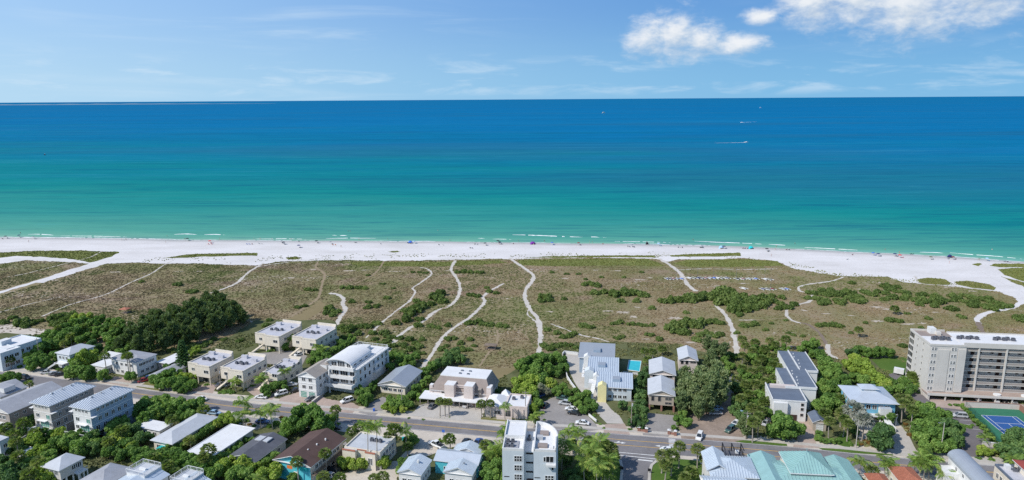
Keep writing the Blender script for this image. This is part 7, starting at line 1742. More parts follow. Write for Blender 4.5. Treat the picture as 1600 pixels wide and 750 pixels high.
# ------------------------------------------------------------------ small built things
def simple(name, label, cat, g, rz=0, group=None): return link(name, None, None, (g.x, g.y, 0), rz, label=label, cat=cat, group=group)
for (bx, by, h, mat, lab) in [(628.5, 641, 9, 'pole', 'wooden utility pole beside the grey roofed cottage'), (821, 652, 9.5, 'pole', 'wooden utility pole at the end of the pink wing'), (986, 669, 10, 'pole', 'wooden utility pole among dark trees right of the blue house drive'), (345, 606, 8, 'pole', 'wooden pole by the second beige condominium'),
                              (1165, 687, 9.5, 'pole', 'wooden utility pole right of the unpaved lot'), (1337, 701, 9.5, 'concrete', 'pale concrete pole by the sidewalk near the sky blue house'), (1470, 706, 9.5, 'concrete', 'pale pole among trees by the condominium car park'), (62, 560, 9, 'pole', 'wooden utility pole among shrubs at the far left'), (200, 585, 9, 'pole', 'thin wooden pole before the white box house')]:
    g = off_road(P(bx, by)); o = simple('utility_pole', lab, 'pole', g, R(-14), 'utility poles')
    m_ = MB(); m_.bar((0, 0, 0), (0, 0, h), .16, mat, 8, .10); m_.build('pole', o)
    if mat == 'pole':
        m_ = MB(); m_.bar((-1.1, 0, h - .6), (1.1, 0, h - .6), .07, mat); m_.build('cross_arm', o)
        for x in (-1, -.4, .4, 1): m_ = MB(); m_.bar((x, 0, h - .55), (x, 0, h - .3), .05, 'metal', 6); m_.build('insulator', o)
        m_ = MB(); m_.bar((.25, -.1, h - 2.2), (.25, -.1, h - 1.3), .22, 'greywall', 8); m_.build('transformer', o)
    else:
        m_ = MB(); m_.bar((0, 0, h - .1), (-1.4, -.6, h + .1), .05, 'metal', 6); m_.box(-1.9, -.8, h, -1.3, -.5, h + .14, 'metal'); m_.build('lamp_head', o)
def wall_line(name, lab, pts, h, th, mat, z0=0, cap=None, cat='wall'):
    q = pxs(pts); m_ = MB(); g = q[0]; L, Rr = offset(q, th / 2), offset(q, -th / 2)
    o = simple(name, lab, cat, g)
    for i in range(len(q) - 1): m_.prism([tuple(Rr[i] - g), tuple(Rr[i + 1] - g), tuple(L[i + 1] - g), tuple(L[i] - g)], z0, h, mat)
    m_.build('wall_run', o)
    if cap:
        m_ = MB(); L, Rr = offset(q, th / 2 + .06), offset(q, -th / 2 - .06)
        for i in range(len(q) - 1): m_.prism([tuple(Rr[i] - g), tuple(Rr[i + 1] - g), tuple(L[i + 1] - g), tuple(L[i] - g)], h, h + .1, cap)
        m_.build('coping', o)
    return o
wall_line('garden_wall', 'low white curved wall along the pale driveway of the blue house', [(883, 578), (886, 592), (893, 603), (900, 612)], 1.3, .25, 'white', cap='trim')
wall_line('garden_wall', 'short white wall closing the top of the pale driveway', [(879, 556), (882, 552.5), (903, 555)], 1.2, .25, 'white', cap='trim')
wall_line('garden_wall', 'low dividing wall between the two paver courts', [(488, 631), (506, 617)], 1.0, .5, 'concrete', cap='beigewall')
wall_line('garden_wall', 'pink fence wall above the tennis court', [(1507, 636), (1540, 637.5), (1592, 640.5)], 2.0, .2, 'pinkwall', cap='brickred')
wall_line('garden_wall', 'red brick wall at the right edge of the tennis court', [(1592, 640), (1602, 648)], 2.0, .3, 'brickred')
wall_line('garden_wall', 'white sloping wall end beside the parking court', [(920, 650), (932, 660)], .9, .3, 'white')
wall_line('gate_wall', 'pale sign wall beside the condominium car park entrance', [(1534, 697), (1561, 700)], 1.5, .5, 'beigewall', cap='trim')
wall_line('garden_wall', 'low timber boundary wall under the palms, bottom left', [(8, 725), (38, 707)], 1.4, .25, 'wood')
wall_line('garden_wall', 'white wall below the pool deck', [(973, 584), (1005, 587)], 1.0, .2, 'white')
for (x, y, lab) in [(998, 674, 'leftmost red brick gate pier by the grey driveway'), (1010, 676, 'second red brick gate pier by the grey driveway'), (1045, 679, 'third red brick gate pier, right of the grey driveway'), (1055, 680.5, 'rightmost red brick gate pier beside the grey driveway')]:
    o = simple('gate_pier', lab, 'pier', P(x, y), lot_angle(40), 'brick gate piers'); m_ = MB(); m_.box(-.4, -.4, 0, .4, .4, 1.5, 'brickred'); m_.build('pier_shaft', o); m_ = MB(); m_.box(-.5, -.5, 1.5, .5, .5, 1.68, 'trim'); m_.build('pier_cap', o)
    m_ = MB(); m_.box(-.14, -.14, 1.68, .14, .14, 2.0, 'trim'); m_.build('lantern', o)
wall_line('garden_wall', 'low red brick wall between the left pair of gate piers', [(999, 674.3), (1009.5, 675.8)], .9, .3, 'brickred'); wall_line('garden_wall', 'low red brick wall between the right pair of gate piers', [(1046, 679.2), (1054.5, 680.4)], .9, .3, 'brickred')
# tennis fence: posts and dark mesh panels along the left side and top
fp = catmull(pxs([(1508, 640), (1530, 662), (1552, 690), (1574, 715)]), 3.2); o = simple('tennis_fence', 'dark green mesh fence along the left of the tennis court', 'fence', fp[0])
for i in range(len(fp) - 1):
    a, c = fp[i] - fp[0], fp[i + 1] - fp[0]; m_ = MB(); m_.bar((a.x, a.y, 0), (a.x, a.y, 3), .05, 'fencegreen', 6); m_.build('post', o)
    m_ = MB()
    for k in range(9): m_.bar((a.x, a.y, .2 + k * .34), (c.x, c.y, .2 + k * .34), .02, 'fencegreen', 4)
    for k in range(1, 8): e = a.lerp(c, k / 8); m_.bar((e.x, e.y, .1), (e.x, e.y, 2.95), .015, 'fencegreen', 4)
    m_.build('mesh_panel', o)
nA, nB = tq(-.6, TW * 1.083), tq(TW + .6, TW * 1.083); o = simple('tennis_net', 'low net across the blue tennis court', 'net', nA); e = nB - nA
m_ = MB(); m_.bar((0, 0, 0), (0, 0, 1.1), .05, 'metal', 6); m_.build('net_post', o); m_ = MB(); m_.bar((e.x, e.y, 0), (e.x, e.y, 1.1), .05, 'metal', 6); m_.build('net_post', o)
m_ = MB()
for k in range(8): m_.bar((0, 0, .1 + k * .11), (e.x, e.y, .1 + k * .11), .012, 'black')
for k in range(40): m_.bar((e.x * k / 40, e.y * k / 40, .05), (e.x * k / 40, e.y * k / 40, .95), .01, 'black')
m_.bar((0, 0, .98), (e.x, e.y, .98), .04, 'line_white'); m_.build('net_mesh', o)
# box trailer on the condominium lawn
g = P(1404, 585); o = simple('box_trailer', 'white box trailer on the asphalt beside the lawn', 'trailer', g, R(-35))
m_ = MB(); m_.box(-1.7, -.95, .6, 1.7, .95, 2.5, 'white', 'roofwhite'); m_.build('box_body', o); m_ = MB(); m_.bar((1.7, .3, .6), (2.7, 0, .6), .07, 'black'); m_.bar((1.7, -.3, .6), (2.7, 0, .6), .07, 'black'); m_.build('tow_bar', o)
for sy in (-1, 1): link('wheel', CARS['sedan']['wheel'], o, (0, sy * .88, .34))
m_ = MB(); m_.box(-1.5, -.97, .8, -.7, -.95, 2.3, 'trim'); m_.build('side_door', o)
def shelter(lab, px, py, w, d, h, roof, rise, rz=-.2, posts='wood', name='beach_shelter'):
    g = P(px, py); o = simple(name, lab, 'shelter', g, rz)
    m_ = MB(); cs = [(-w / 2, -d / 2, h), (w / 2, -d / 2, h), (w / 2, d / 2, h), (-w / 2, d / 2, h)]
    for k in range(4): slope(m_, cs[k], cs[(k + 1) % 4], (0, 0, h + rise), (0, 0, h + rise), roof)
    m_.face([(c[0], c[1], h - .1) for c in reversed(cs)], 'wood'); m_.build('roof', o)
    for sx in (-1, 1):
        for sy in (-1, 1): m_ = MB(); m_.box(sx * w * .42 - .08, sy * d * .42 - .08, 0, sx * w * .42 + .08, sy * d * .42 + .08, h, posts); m_.build('post', o)
    m_ = MB(); m_.box(-w * .4, -d * .4, .05, w * .4, d * .4, .3, 'wood'); m_.build('platform', o)
shelter('small shelter with reddish roof on the left dunes', 196, 489, 4.5, 3.5, 2.3, 'rooftile', .8)
shelter('dark flat shelter beside the trail behind the pink condominium', 767, 545, 5.2, 3.2, 1.9, 'wood', .3, name='dune_shelter')
shelter('tan thatched hut on the sandy frontage at far left', 27, 565, 5, 4, 2.3, 'rooftan', 1.2)
shelter('small pale canopy beside the thatched hut', 37, 568, 3, 3, 2.2, 'roofwhite', .5)
shelter('pale flat canopy among shrubs above the hipped pale house', 163, 520, 7, 2.5, 2.2, 'roofpale', .3)
def sign(lab, px, py, c1, h=2.6):
    o = simple('street_sign', lab, 'sign', P(px, py), lot_angle(0)); m_ = MB(); m_.bar((0, 0, 0), (0, 0, h), .05, 'metal', 6); m_.build('post', o); m_ = MB(); m_.box(-.45, -.05, h - .9, .45, -.01, h, c1); m_.build('panel', o)
sign('blue and white sign on a post at the sandy strip by the road', 693, 686, 'fab_blue', 3.2); sign('dark sign on the west kerb of the side street', 971.5, 737, 'black', 1.6); sign('dark sign on the east kerb of the side street', 1014.5, 740, 'black', 1.6)
def bin_(lab, px, py, c):
    o = simple('wheeled_bin', lab, 'bin', P(px, py)); m_ = MB(); m_.box(-.32, -.36, .12, .32, .36, 1.0, c); m_.build('bin_body', o); m_ = MB(); m_.box(-.35, -.4, 1.0, .35, .4, 1.08, c); m_.build('lid', o)
    for sx in (-1, 1): link('wheel', CARS['sedan']['wheel'], o, (sx * .25, .35, .14), scale=.35)
bin_('blue wheeled bin by the road near the grey roofed cottage', 584.5, 643, 'fab_blue'); bin_('white box bin on the sidewalk by the sky blue house', 1385, 701, 'trim'); bin_('green bin beside the cream flat roofed house', 630, 688, 'teal')
o = simple('garden_shed', 'small white shed beside the timber wall, bottom left', 'shed', P(43, 714), R(-20)); m_ = MB(); m_.box(-1.8, -1.5, 0, 1.8, 1.5, 2.3, 'white'); m_.build('wall', o); m_ = MB(); m_.box(-2, -1.7, 2.3, 2, 1.7, 2.5, 'roofwhite'); m_.build('roof', o); m_ = MB(); m_.box(-.5, -1.54, .1, .5, -1.5, 2.0, 'greywall'); m_.build('door', o)

# ------------------------------------------------------------------ people, umbrellas, boats
def figure(name, joints, bones, rad, hair_z, suit):
    """one continuous body grown over a skeleton, then swimwear and hair set by height"""
    me = bpy.data.meshes.new(name); me.from_pydata(joints, bones, [])
    o = bpy.data.objects.new(name + '_tmp', me); COL.objects.link(o)
    sk = o.modifiers.new('s', 'SKIN'); o.modifiers.new('d', 'SUBSURF').levels = 1
    for v, r_ in zip(me.skin_vertices[0].data, rad): v.radius = (r_, r_)
    me.skin_vertices[0].data[0].use_root = True
    dg = bpy.context.evaluated_depsgraph_get(); out = bpy.data.meshes.new_from_object(o.evaluated_get(dg)); out.name = name
    bpy.data.objects.remove(o)
    out.materials.clear(); out.materials.append(MATS['skin']); out.materials.append(MATS[suit]); out.materials.append(MATS['dark'] if 'dark' in MATS else MATS['fab_dark'])
    for p in out.polygons:
        c = p.center
        p.material_index = 2 if hair_z(c) else (1 if suit_zone(c, joints[0]) else 0); p.use_smooth = True
    return out
def suit_zone(c, pel): return abs(c.z - pel[2]) < .17 and math.hypot(c.x - pel[0], c.y - pel[1]) < .26
def standing(step, suit):
    s = step
    J = [(0, 0, .93), (0, .01, 1.12), (0, .01, 1.36), (0, 0, 1.50), (0, -.02, 1.60), (0, -.01, 1.70),
         (.11, 0, .88), (.12, -s * .12, .48), (.12, -s * .22 + .03, .08), (.12, -s * .22 - .12, .04), (-.11, 0, .88), (-.12, s * .12, .48), (-.12, s * .26 + .03, .08), (-.12, s * .26 - .12, .04),
         (.19, 0, 1.40), (.25, s * .08, 1.13), (.26, s * .14 - .06, .88), (-.19, 0, 1.40), (-.25, -s * .08, 1.13), (-.26, -s * .14 - .06, .88)]
    B_ = [(0, 1), (1, 2), (2, 3), (3, 4), (4, 5), (0, 6), (6, 7), (7, 8), (8, 9), (0, 10), (10, 11), (11, 12), (12, 13), (2, 14), (14, 15), (15, 16), (2, 17), (17, 18), (18, 19)]
    rad = [.15, .135, .15, .06, .095, .075, .10, .065, .045, .035, .10, .065, .045, .035, .06, .045, .035, .06, .045, .035]
    return figure('person', J, B_, rad, lambda c: c.z > 1.66 or (c.z > 1.55 and c.y > .03), suit)
def sitting(suit):
    J = [(0, 0, .42), (0, .08, .62), (0, .14, .86), (0, .15, 1.0), (0, .13, 1.10), (0, .14, 1.20), (.11, -.06, .42), (.13, -.46, .50), (.13, -.62, .12), (.13, -.76, .08), (-.11, -.06, .42), (-.13, -.46, .50), (-.13, -.62, .12), (-.13, -.76, .08), (.19, .12, .90), (.26, -.02, .66), (.2, -.26, .56), (-.19, .12, .90), (-.26, -.02, .66), (-.2, -.26, .56)]
    B_ = [(0, 1), (1, 2), (2, 3), (3, 4), (4, 5), (0, 6), (6, 7), (7, 8), (8, 9), (0, 10), (10, 11), (11, 12), (12, 13), (2, 14), (14, 15), (15, 16), (2, 17), (17, 18), (18, 19)]
    rad = [.15, .135, .15, .06, .095, .075, .10, .065, .045, .035, .10, .065, .045, .035, .06, .045, .035, .06, .045, .035]
    return figure('person', J, B_, rad, lambda c: c.z > 1.16, suit)
PEOPLE = {c: (standing(.5, c), standing(.0, c), sitting(c)) for c in ('fab_navy', 'fab_red', 'fab_cloth', 'fab_turquoise', 'fab_dark')}
CN = {'fab_navy': 'navy', 'fab_red': 'red', 'fab_cloth': 'white', 'fab_turquoise': 'turquoise', 'fab_dark': 'black'}
rb = random.Random(5)
def beach_z(g):
    off = g.y - float(shore_y(g.x)); return float(np.interp(off, [-22, -11, -6, -3, 0, 6, 30], [.004, -.03, -.10, -.16, -.26, -.5, -1.0]))
BT = []
def person(px, py, pose=0, suit=None, g=None, z=None):
    suit = suit or rb.choice(list(PEOPLE)); g = g or P(px, py + 1.0)
    o = link('person', PEOPLE[suit][pose], None, (g.x, g.y, beach_z(g) if z is None else z), rb.uniform(0, 6.28), cat='person', group='people on the beach')
    BT.append((o, ('seated person in %s swimwear' if pose == 2 else 'walking person in %s swimwear' if pose == 0 else 'standing person in %s swimwear') % CN[suit], px))
UM = {}
def umbrella(px, py, col, r=1.25):
    if col not in UM:
        b = MB(); n = 10
        for i in range(n):
            a0, a1 = 6.2832 * i / n, 6.2832 * (i + 1) / n
            p0 = [(q * math.cos(a0), q * math.sin(a0), z) for q, z in ((1.0, -.30), (.62, -.08), (0, .12))]; p1 = [(q * math.cos(a1), q * math.sin(a1), z) for q, z in ((1.0, -.30), (.62, -.08), (0, .12))]
            b.face([p0[0], p1[0], p1[1], p0[1]], 'fab_' + col); b.face([p0[1], p1[1], p0[2]], 'fab_' + col); b.face([p0[0], p1[0], (p1[0][0], p1[0][1], -.40), (p0[0][0], p0[0][1], -.40)], 'fab_' + col)
        UM[col] = b.mesh('canopy'); pl_ = MB(); pl_.bar((0, 0, 0), (0, 0, 2.25), .03, 'trim', 6); UM['pole'] = pl_.mesh('pole')
    g = P(px, py + 1.5); o = link('beach_umbrella', None, None, (g.x, g.y, beach_z(g)), rb.uniform(0, 6), cat='umbrella', group='umbrellas on the beach')
    link('canopy', UM[col], o, (0, 0, 2.15), 0, scale=(r, r, 1)); link('pole', UM['pole'], o)
    BT.append((o, col + ' beach umbrella', px)); return g
def chair_mesh(col):
    k = 'chair' + col
    if k not in UM:
        a = MB(); a.box(-.3, -.9, .30, .3, .25, .36, 'fab_' + col); UM[k] = a.mesh('seat'); a = MB(); a.prism([(-.3, .0), (.3, .0), (.3, .06), (-.3, .06)], 0, .8, 'fab_' + col); UM[k + 'b'] = a.mesh('backrest')
        a = MB()
        for x in (-.3, .3):
            for y in (-.8, .2): a.bar((x, y, 0), (x, y, .33), .02, 'metal')
        UM['legs'] = a.mesh('leg_frame')
    return UM[k]
def chair(px, py, col, g=None):
    g = g or P(px, py + .5); rz = rb.uniform(-.5, .5) + math.pi
    o = link('beach_chair', None, None, (g.x, g.y, beach_z(g)), rz, cat='chair', group='chairs on the beach'); link('seat', chair_mesh(col), o)
    bk = link('backrest', UM['chair' + col + 'b'], o, (0, .22, .34)); bk.rotation_euler = (R(-38), 0, 0); link('leg_frame', UM['legs'], o)
    BT.append((o, col.replace('cloth', 'white') + ' low beach chair', px))
def tent(px, py, col, w=3.2, h=2.1):
    k = 'tent' + col
    if k not in UM:
        b = MB(); n = 8; rows = []
        for j in range(5):
            t = j / 4 * math.pi / 2; rows.append([(.5 * math.cos(t) * math.cos(6.2832 * i / n), .42 * math.cos(t) * math.sin(6.2832 * i / n) + .03 * j, math.sin(t)) for i in range(n)])
        for r0, r1 in zip(rows[:-1], rows[1:]):
            for i in range(n):
                if r0 is rows[0] and i in (5, 6): continue
                b.face([r0[i], r0[(i + 1) % n], r1[(i + 1) % n], r1[i]], 'fab_' + col)
        UM[k] = b.mesh('tent_shell'); f = MB(); f.box(-.45, -.4, 0, .45, .35, .01, 'fab_cloth'); UM['tfloor'] = f.mesh('ground_sheet')
    g = P(px, py + 1); o = link('beach_tent', None, None, (g.x, g.y, beach_z(g)), rb.uniform(-.4, .4), cat='tent', group='tents on the beach'); link('tent_shell', UM[k], o, scale=(w, w, h)); link('ground_sheet', UM['tfloor'], o, scale=(w, w, 1)); BT.append((o, col + ' domed beach tent', px))
for (x, y, c) in [(9, 371, 'dark'), (30, 369, 'navy'), (52, 372, 'grey'), (328, 378.5, 'red'), (439.5, 378.5, 'grey'), (443, 380.5, 'dark'), (467, 385.5, 'navy'), (494.5, 378.5, 'dark'), (516, 380, 'grey'), (647, 379, 'lightblue'), (758, 382, 'dark'), (778, 377.5, 'dark'), (780.5, 380, 'dark'), (862.5, 381, 'blue'), (987, 384.5, 'grey'), (1029, 382.5, 'lightblue'), (1198, 391, 'dark'),
                  (1364, 397.5, 'blue'), (1372, 399, 'navy'), (1398, 399, 'navy'), (1406, 401, 'red'), (1454, 404, 'olive'), (1489, 404, 'maroon'), (1542, 406, 'lightblue'), (293, 374.5, 'dark'), (904, 381.5, 'maroon'), (1131, 387, 'navy')]:
    g = umbrella(x, y, c, 1.25 if c in ('red', 'navy', 'dark') else 1.1)
    chair(x + 1.5, y, c, g + Vector((rb.uniform(.8, 1.6), rb.uniform(-.8, .4))))
for (x, y, c, w) in [(641, 379, 'blue', 4.4), (832.5, 380.3, 'purple', 5.2), (1096, 386, 'grey', 3.4), (1127, 387, 'lightblue', 4.2), (1173.5, 387.5, 'turquoise', 4.6), (1484, 401, 'navy', 3.8), (1011, 380.5, 'dark', 2.6)]: tent(x, y, c, w * .85, 2.0)
for (x, y, c) in [(4, 373, 'dark'), (193, 375, 'cloth'), (326, 381.5, 'red'), (331, 381.5, 'red'), (386, 381.5, 'blue'), (390, 381.5, 'blue'), (394, 381.5, 'maroon'), (405, 380.5, 'grey'), (409, 381, 'cloth'), (467, 377, 'dark'), (520, 382.5, 'orange'), (524, 382.5, 'orange'), (555, 379, 'dark'), (557, 379, 'grey'), (595, 381, 'grey'), (637, 379.5, 'navy'), (686, 382.5, 'dark'), (692, 382.7, 'cloth'), (735, 387.5, 'dark'), (738, 387.7, 'navy'), (742, 381.5, 'dark'), (746, 381.8, 'grey'),
                  (802, 380.5, 'maroon'), (942, 381, 'red'), (981, 385, 'dark'), (984, 385.5, 'navy'), (991, 386, 'dark'), (1060, 386.5, 'dark'), (1063, 386.5, 'cloth'), (1066, 386.7, 'dark'), (1161, 388, 'dark'), (1164, 388.2, 'dark'), (1168, 388.3, 'navy'), (1229, 390, 'maroon'), (1233, 390, 'dark'), (1332, 398, 'maroon'), (1324, 405.3, 'grey'), (1200, 393, 'dark'), (1423, 396.5, 'dark'), (1426, 396.7, 'dark'), (1570, 408.5, 'dark'), (1574, 409, 'dark'), (1578, 409.5, 'grey'), (1545, 407, 'cloth'), (1482, 404.5, 'navy')]:
    chair(x, y, c)
for (x, y, po) in [(45, 377.5, 0), (64, 368.5, 1), (190, 374.5, 0), (197, 374.5, 1), (259, 378.5, 0), (343, 372.8, 0), (397, 373, 1), (406.5, 373, 0), (425, 373.5, 0), (455, 373.5, 1), (533, 385.5, 0), (561, 373.8, 0), (605.5, 373, 1), (703, 375, 0), (810, 376, 1), (850.5, 376, 0), (921, 377.5, 1), (925.5, 378, 0), (1010, 379, 1), (1014, 381, 0), (1213, 384.5, 0), (1211, 389.5, 1), (1205, 399.5, 0), (1383, 389.5, 1), (1483, 410.5, 1), (1529.5, 405.5, 1), (1405, 394.5, 0), (289, 373.5, 1), (470, 386.5, 2), (780, 381, 2), (1400, 399.5, 2), (834, 381.5, 2), (1126, 388, 2), (643, 380, 2)]:
    person(x, y, po)
for (x, y) in [(261, 368), (544, 360.5), (547, 360.5), (1083, 374), (1242, 380), (1550, 389), (684, 359.5), (32, 363.5)]:
    g = P(x, y + .8); person(x, y, 1, g=g, z=max(-1.0, beach_z(g)))
# small catamarans on the scrub
def cat_meshes():
    h = MB(); n = 8; secs = []
    for i in range(n + 1):
        t = i / n; y = -2.4 + 4.8 * t; w = .19 * math.sin(math.pi * min(1, .12 + t * .88)) ** .6 if t < 1 else .03; z0 = .10 + .16 * max(0, t - .7) * 2
        secs.append([Vector((-w, y, .48)), Vector((-w * .8, y, .26)), Vector((0, y, z0)), Vector((w * .8, y, .26)), Vector((w, y, .48))])
    loft(h, secs, 'hull'); return h.mesh('hull')
HULL = cat_meshes()
cats = [(x, 435.3) for x in (1043, 1047, 1052, 1058, 1065)] + [(x, 434.3) for x in (1077, 1084, 1091, 1096, 1103, 1110, 1116, 1121, 1128, 1136)] + [(x, 435.5) for x in (1152, 1161, 1171, 1181)] + [(1196, 436), (1202, 436.3)] + [(x, 451.5) for x in (1192, 1200, 1206, 1224, 1229)] + [(1162, 450.5)]
cc = ['navy', 'cloth', 'grey', 'dark', 'olive', 'blue', 'maroon']
for i, (x, y) in enumerate(cats):
    g = P(x, y + 1); col = cc[(i * 3) % 7]; o = link('beach_catamaran', None, None, (g.x, g.y, 0.05), R(22 + rb.uniform(-8, 8)), cat='boat', group='catamarans stored on the dune')
    for sx in (-1, 1): link('hull', HULL, o, (sx * 1.05, 0, .0))
    m_ = MB(); m_.box(-.95, -1.1, .50, .95, 1.0, .56, 'fab_' + col); m_.build('trampoline', o)
    m_ = MB(); m_.bar((-1.1, 1.05, .52), (1.1, 1.05, .52), .05, 'metal', 6); m_.bar((-1.1, -1.15, .52), (1.1, -1.15, .52), .05, 'metal', 6); m_.build('cross_beam', o)
    if i % 4 == 3: m_ = MB(); m_.bar((0, 1.0, .5), (.1, .8, 7.0), .06, 'metal', 6); m_.build('mast', o)
    else: m_ = MB(); m_.bar((0, -2.2, .62), (0, 2.4, .75), .06, 'cloth_door', 6); m_.build('boom', o)
    BT.append((o, 'small beached catamaran with %s trampoline' % col.replace('cloth', 'white'), x))
# surf
def surf(pts, w, lab, seed):
    r = random.Random(seed); q = catmull(pxs(pts, -.25), 2.0); b = MB(); L = []
    for i, p in enumerate(q):
        e = math.sin(math.pi * min(1, max(.03, i / (len(q) - 1)))) ** .5; a = w * e * r.uniform(.35, 1.15); c = w * e * r.uniform(.2, .9)
        L.append(((p.x, p.y + a, -.243), (p.x, p.y + a * .2, -.25 + .28 * e * r.uniform(.5, 1)), (p.x, p.y - c, -.243)))
    for s0, s1 in zip(L[:-1], L[1:]):
        if r.random() < .10: continue
        b.face([s0[1], s1[1], s1[0], s0[0]], 'foamwhite'); b.face([s0[2], s1[2], s1[1], s0[1]], 'foamwhite')
    b.build('breaking_wave_water', kind='structure', label=lab)
for i, (pts, w, lab) in enumerate([([(44, 366.3), (60, 366), (85, 367.5)], 1.0, 'thin wave crest at the far left'), ([(95, 368.6), (140, 369), (200, 370.3)], .5, 'faint wash line at the left'), ([(272, 366.2), (290, 365.6), (308, 366.4)], 1.5, 'white breaker left of two'), ([(319, 366.6), (335, 366.3), (352, 367.2)], 1.4, 'white breaker right of two'),
     ([(519, 367.7), (527, 368)], 1.0, 'short breaker'), ([(531, 368), (543, 368.2)], 1.3, 'short breaker beside the first'), ([(505, 373.2), (540, 372.2), (590, 372.4)], .7, 'thin wash line left of the blue tent'), ([(683, 366.2), (688, 366.2)], 1.4, 'small white splash'), ([(747, 372.4), (758, 372.6)], .9, 'small breaker'), ([(770, 373.5), (800, 374.2)], .5, 'faint wash line'),
     ([(801, 366.8), (830, 367.6), (870, 369.2), (911, 370.6)], 1.9, 'long white breaker in the centre'), ([(919, 370.4), (928, 370.2), (937, 371)], 1.6, 'white breaker right of the long one'), ([(942, 371), (949, 371)], 1.5, 'small breaker right of the long one'), ([(1085, 377), (1120, 378.5), (1160, 380), (1200, 382)], .9, 'thin breaker before the turquoise tent'), ([(1201, 381.8), (1232, 383.6)], 1.1, 'thin breaker right of the turquoise tent'),
     ([(1252, 386.3), (1300, 388.8), (1350, 391.4)], .6, 'wash line on the right beach'), ([(1437, 394), (1456, 394.5), (1475, 395.6)], 1.0, 'breaker on the right beach'), ([(1484, 394.8), (1520, 398), (1560, 400.8), (1600, 405)], .7, 'long wash line at the right edge'), ([(20, 371.2), (120, 371.6), (260, 373.4)], .35, 'wash edge on the left sand'), ([(400, 373.2), (440, 373), (480, 373.8)], .4, 'wash edge below the left umbrellas'), ([(960, 377.2), (1000, 377.8), (1050, 379)], .4, 'wash edge in the centre')]):
    surf(pts, w, lab, i)
def edge_foam():
    r = random.Random(3); xs = np.arange(-430, 350, 1.6); b = MB(); prev = None
    for i, x in enumerate(xs):
        y = float(shore_y(x)) + 1.2 * math.sin(x * .11) * math.sin(x * .043 + 1) + .5 * math.sin(x * .37); w = max(0, .55 + .7 * math.sin(x * .05 + 2) * math.sin(x * .013) + r.uniform(-.35, .35))
        cur = ((x, y - w * .5, -.236), (x, y + w * .7, -.236))
        if prev and w > .25 and r.random() > .12: b.face([prev[0], cur[0], cur[1], prev[1]], 'foamwhite')
        prev = cur
    b.build('shore_foam_water', kind='structure', label='thin broken line of foam along the water edge')
edge_foam()
# motor boats, wakes and parasails far out
def wake(pts, w0, w1, lab):
    q = catmull([P(x, y, -.25) for x, y in pts], 8); ribbon(q, lambda t: w0 + (w1 - w0) * t, -.235, 'foamwhite', wob=w0 * .2).build('boat_wake_water', kind='structure', label=lab)
def boat(px, py, L, rz, lab, colr='hull'):
    g = P(px, py, 0); b = MB(); n = 8; secs = []
    for i in range(n + 1):
        t = i / n; y = (t - .5) * L; w = L * .16 * (1 - max(0, t - .45) ** 2 * 3.0); w = max(w, .03)
        secs.append([Vector((-w, y, L * .13)), Vector((-w * .85, y, .1)), Vector((0, y, -.35)), Vector((w * .85, y, .1)), Vector((w, y, L * .13 + .2 * max(0, t - .5)))])
    loft(b, secs, colr); o = link('motor_boat', None, None, (g.x, g.y, -.1), rz, label=lab, cat='boat', group='boats out at sea'); b.build('hull', o)
    m_ = MB(); m_.box(-L * .09, -L * .12, L * .13, L * .09, L * .12, L * .24, 'trim'); m_.build('cabin', o); m_ = MB(); m_.face([(-L * .09, L * .121, L * .17), (L * .09, L * .121, L * .17), (L * .09, L * .121, L * .23), (-L * .09, L * .121, L * .23)], 'glass'); m_.build('windscreen', o)
    m_ = MB(); m_.box(-.3, -L * .54, .1, .3, -L * .48, 1.0, 'black'); m_.build('outboard_motor', o)
boat(1166, 222.5, 10, R(-88), 'white motor boat drawing a long wake to its left'); wake([(1164.5, 222.7), (1140, 223.0), (1115, 223.4)], 4.5, 1.2, 'white wake of the nearer motor boat'); 
boat(1159, 191.5, 12, R(80), 'distant white motor boat with a faint wake to its right'); wake([(1161, 191.3), (1172, 190.6), (1182, 190)], 5, 1.5, 'faint wake of the distant motor boat')
boat(70, 242, 9, R(30), 'small dark boat far out at the left', 'fab_dark')
def parasail(px, py, gy, col, lab, s=11):
    g = P(px, gy, 0); d = g.length; ray = P(px, py, 0)
    # height at which the line of sight passes over the boat's patch of sea
    zz = CAM_H * (1 - d / ray.length) if ray.length > d else 10
    o = link('parasail_canopy', None, None, (g.x, g.y, max(zz, 5)), R(20), label=lab, cat='parasail', group='parasails over the sea'); b = MB(); n = 8
    for j in range(n):
        a0, a1 = math.pi * j / n, math.pi * (j + 1) / n
        for k in range(4):
            t0, t1 = k / 4 * 1.4, (k + 1) / 4 * 1.4
            f = lambda a, t: (s * math.cos(a) * math.cos(t * .7), s * .6 * math.sin(t - .7), s * .75 * math.sin(a) * math.cos((t - .7) * .8))
            b.face([f(a0, t0), f(a1, t0), f(a1, t1), f(a0, t1)], 'fab_' + (col if j % 2 else 'cloth'))
    b.build('canopy', o); m_ = MB()
    for j in range(0, n + 1, 2): a = math.pi * j / n; m_.bar((s * math.cos(a) * .9, 0, s * .7 * math.sin(a)), (0, 0, -s * 1.1), .06, 'trim')
    m_.build('lines', o)
    m_ = MB(); m_.bar((0, 0, -s * 1.1 - 1.4), (0, 0, -s * 1.1), .28, 'fab_dark', 6, .2); m_.build('harness', o)
parasail(942.5, 177, 186, 'yellow', 'yellow and white parasail low over the horizon sea', 9)
parasail(1188, 169, 173, 'lightblue', 'pale parasail high over the distant boat', 10)

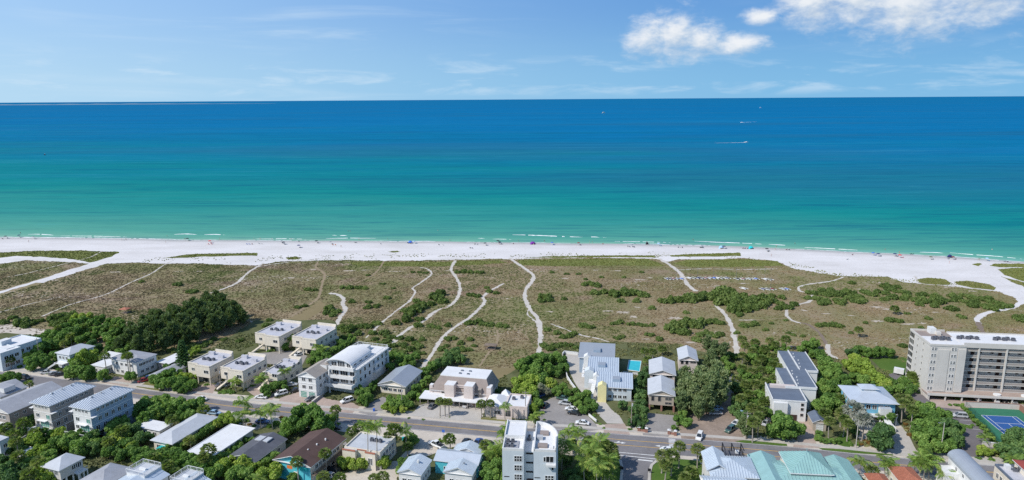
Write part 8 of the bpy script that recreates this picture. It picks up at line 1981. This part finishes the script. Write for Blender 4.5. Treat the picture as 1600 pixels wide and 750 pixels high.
# ------------------------------------------------------------------ labels for the many plants and beach things
for (x, y, ph) in [(820, 465, 'the winding middle path'), (712, 450, 'the long pale path'), (640, 470, 'the thin curving path'), (530, 480, 'the bright white path'), (750, 480, 'the winding pale path'), (1060, 435, 'the catamarans'), (1120, 465, 'the green thicket'), (1250, 470, 'the winding right path'), (1400, 462, 'the green dune band'), (1540, 480, 'the broad access path'), (960, 458, 'the central shrub clump'), (1060, 512, 'the upper dune path'),
                   (290, 500, 'the dark pine grove'), (90, 500, 'the left sand court'), (1300, 508, 'the dark boardwalk'), (1480, 665, 'the condominium car park'), (1555, 680, 'the tennis court'), (930, 710, 'the side street'), (1050, 715, 'the corner lawn'), (1100, 600, 'the unpaved lot'), (1180, 580, 'the palm thicket'), (870, 640, 'the parking court'), (850, 590, 'the dense tree mass'), (885, 525, 'the pool path')]:
    g = P(x, y); LANDMARKS.append((g.x, g.y, ph, 8))
WORDS = 'first second third fourth fifth sixth seventh eighth ninth tenth eleventh twelfth thirteenth fourteenth fifteenth sixteenth seventeenth eighteenth nineteenth twentieth'.split()
def ordinal(i): return WORDS[i] if i < 20 else ('%d%s' % (i + 1, 'th' if 10 <= (i + 1) % 100 <= 20 else {1: 'st', 2: 'nd', 3: 'rd'}.get((i + 1) % 10, 'th')))
bins = {}
for o, ph, g, px in TODO:
    lm = min(LANDMARKS, key=lambda l: max(0, math.hypot(l[0] - g.x, l[1] - g.y) - l[3])); bins.setdefault((ph, lm[2]), []).append((px, g.y, o))
    if '_x' in o: del o['_x']
for (ph, lm), L in bins.items():
    L.sort(key=lambda t: (t[0], t[1]))
    for i, (_, _, o) in enumerate(L): o['label'] = '%s by %s' % (ph, lm) if len(L) == 1 else '%s by %s, %s from the left' % (ph, lm, ordinal(i)) 
bins = {}
for o, ph, px in BT: bins.setdefault(ph, []).append((px, o))
for ph, L in bins.items():
    L.sort(key=lambda t: t[0]); where = ' among the dune scrub' if 'catamaran' in ph else ' on the beach'
    for i, (_, o) in enumerate(L): o['label'] = ph + where if len(L) == 1 else '%s%s, %s from the left' % (ph, where, ordinal(i))
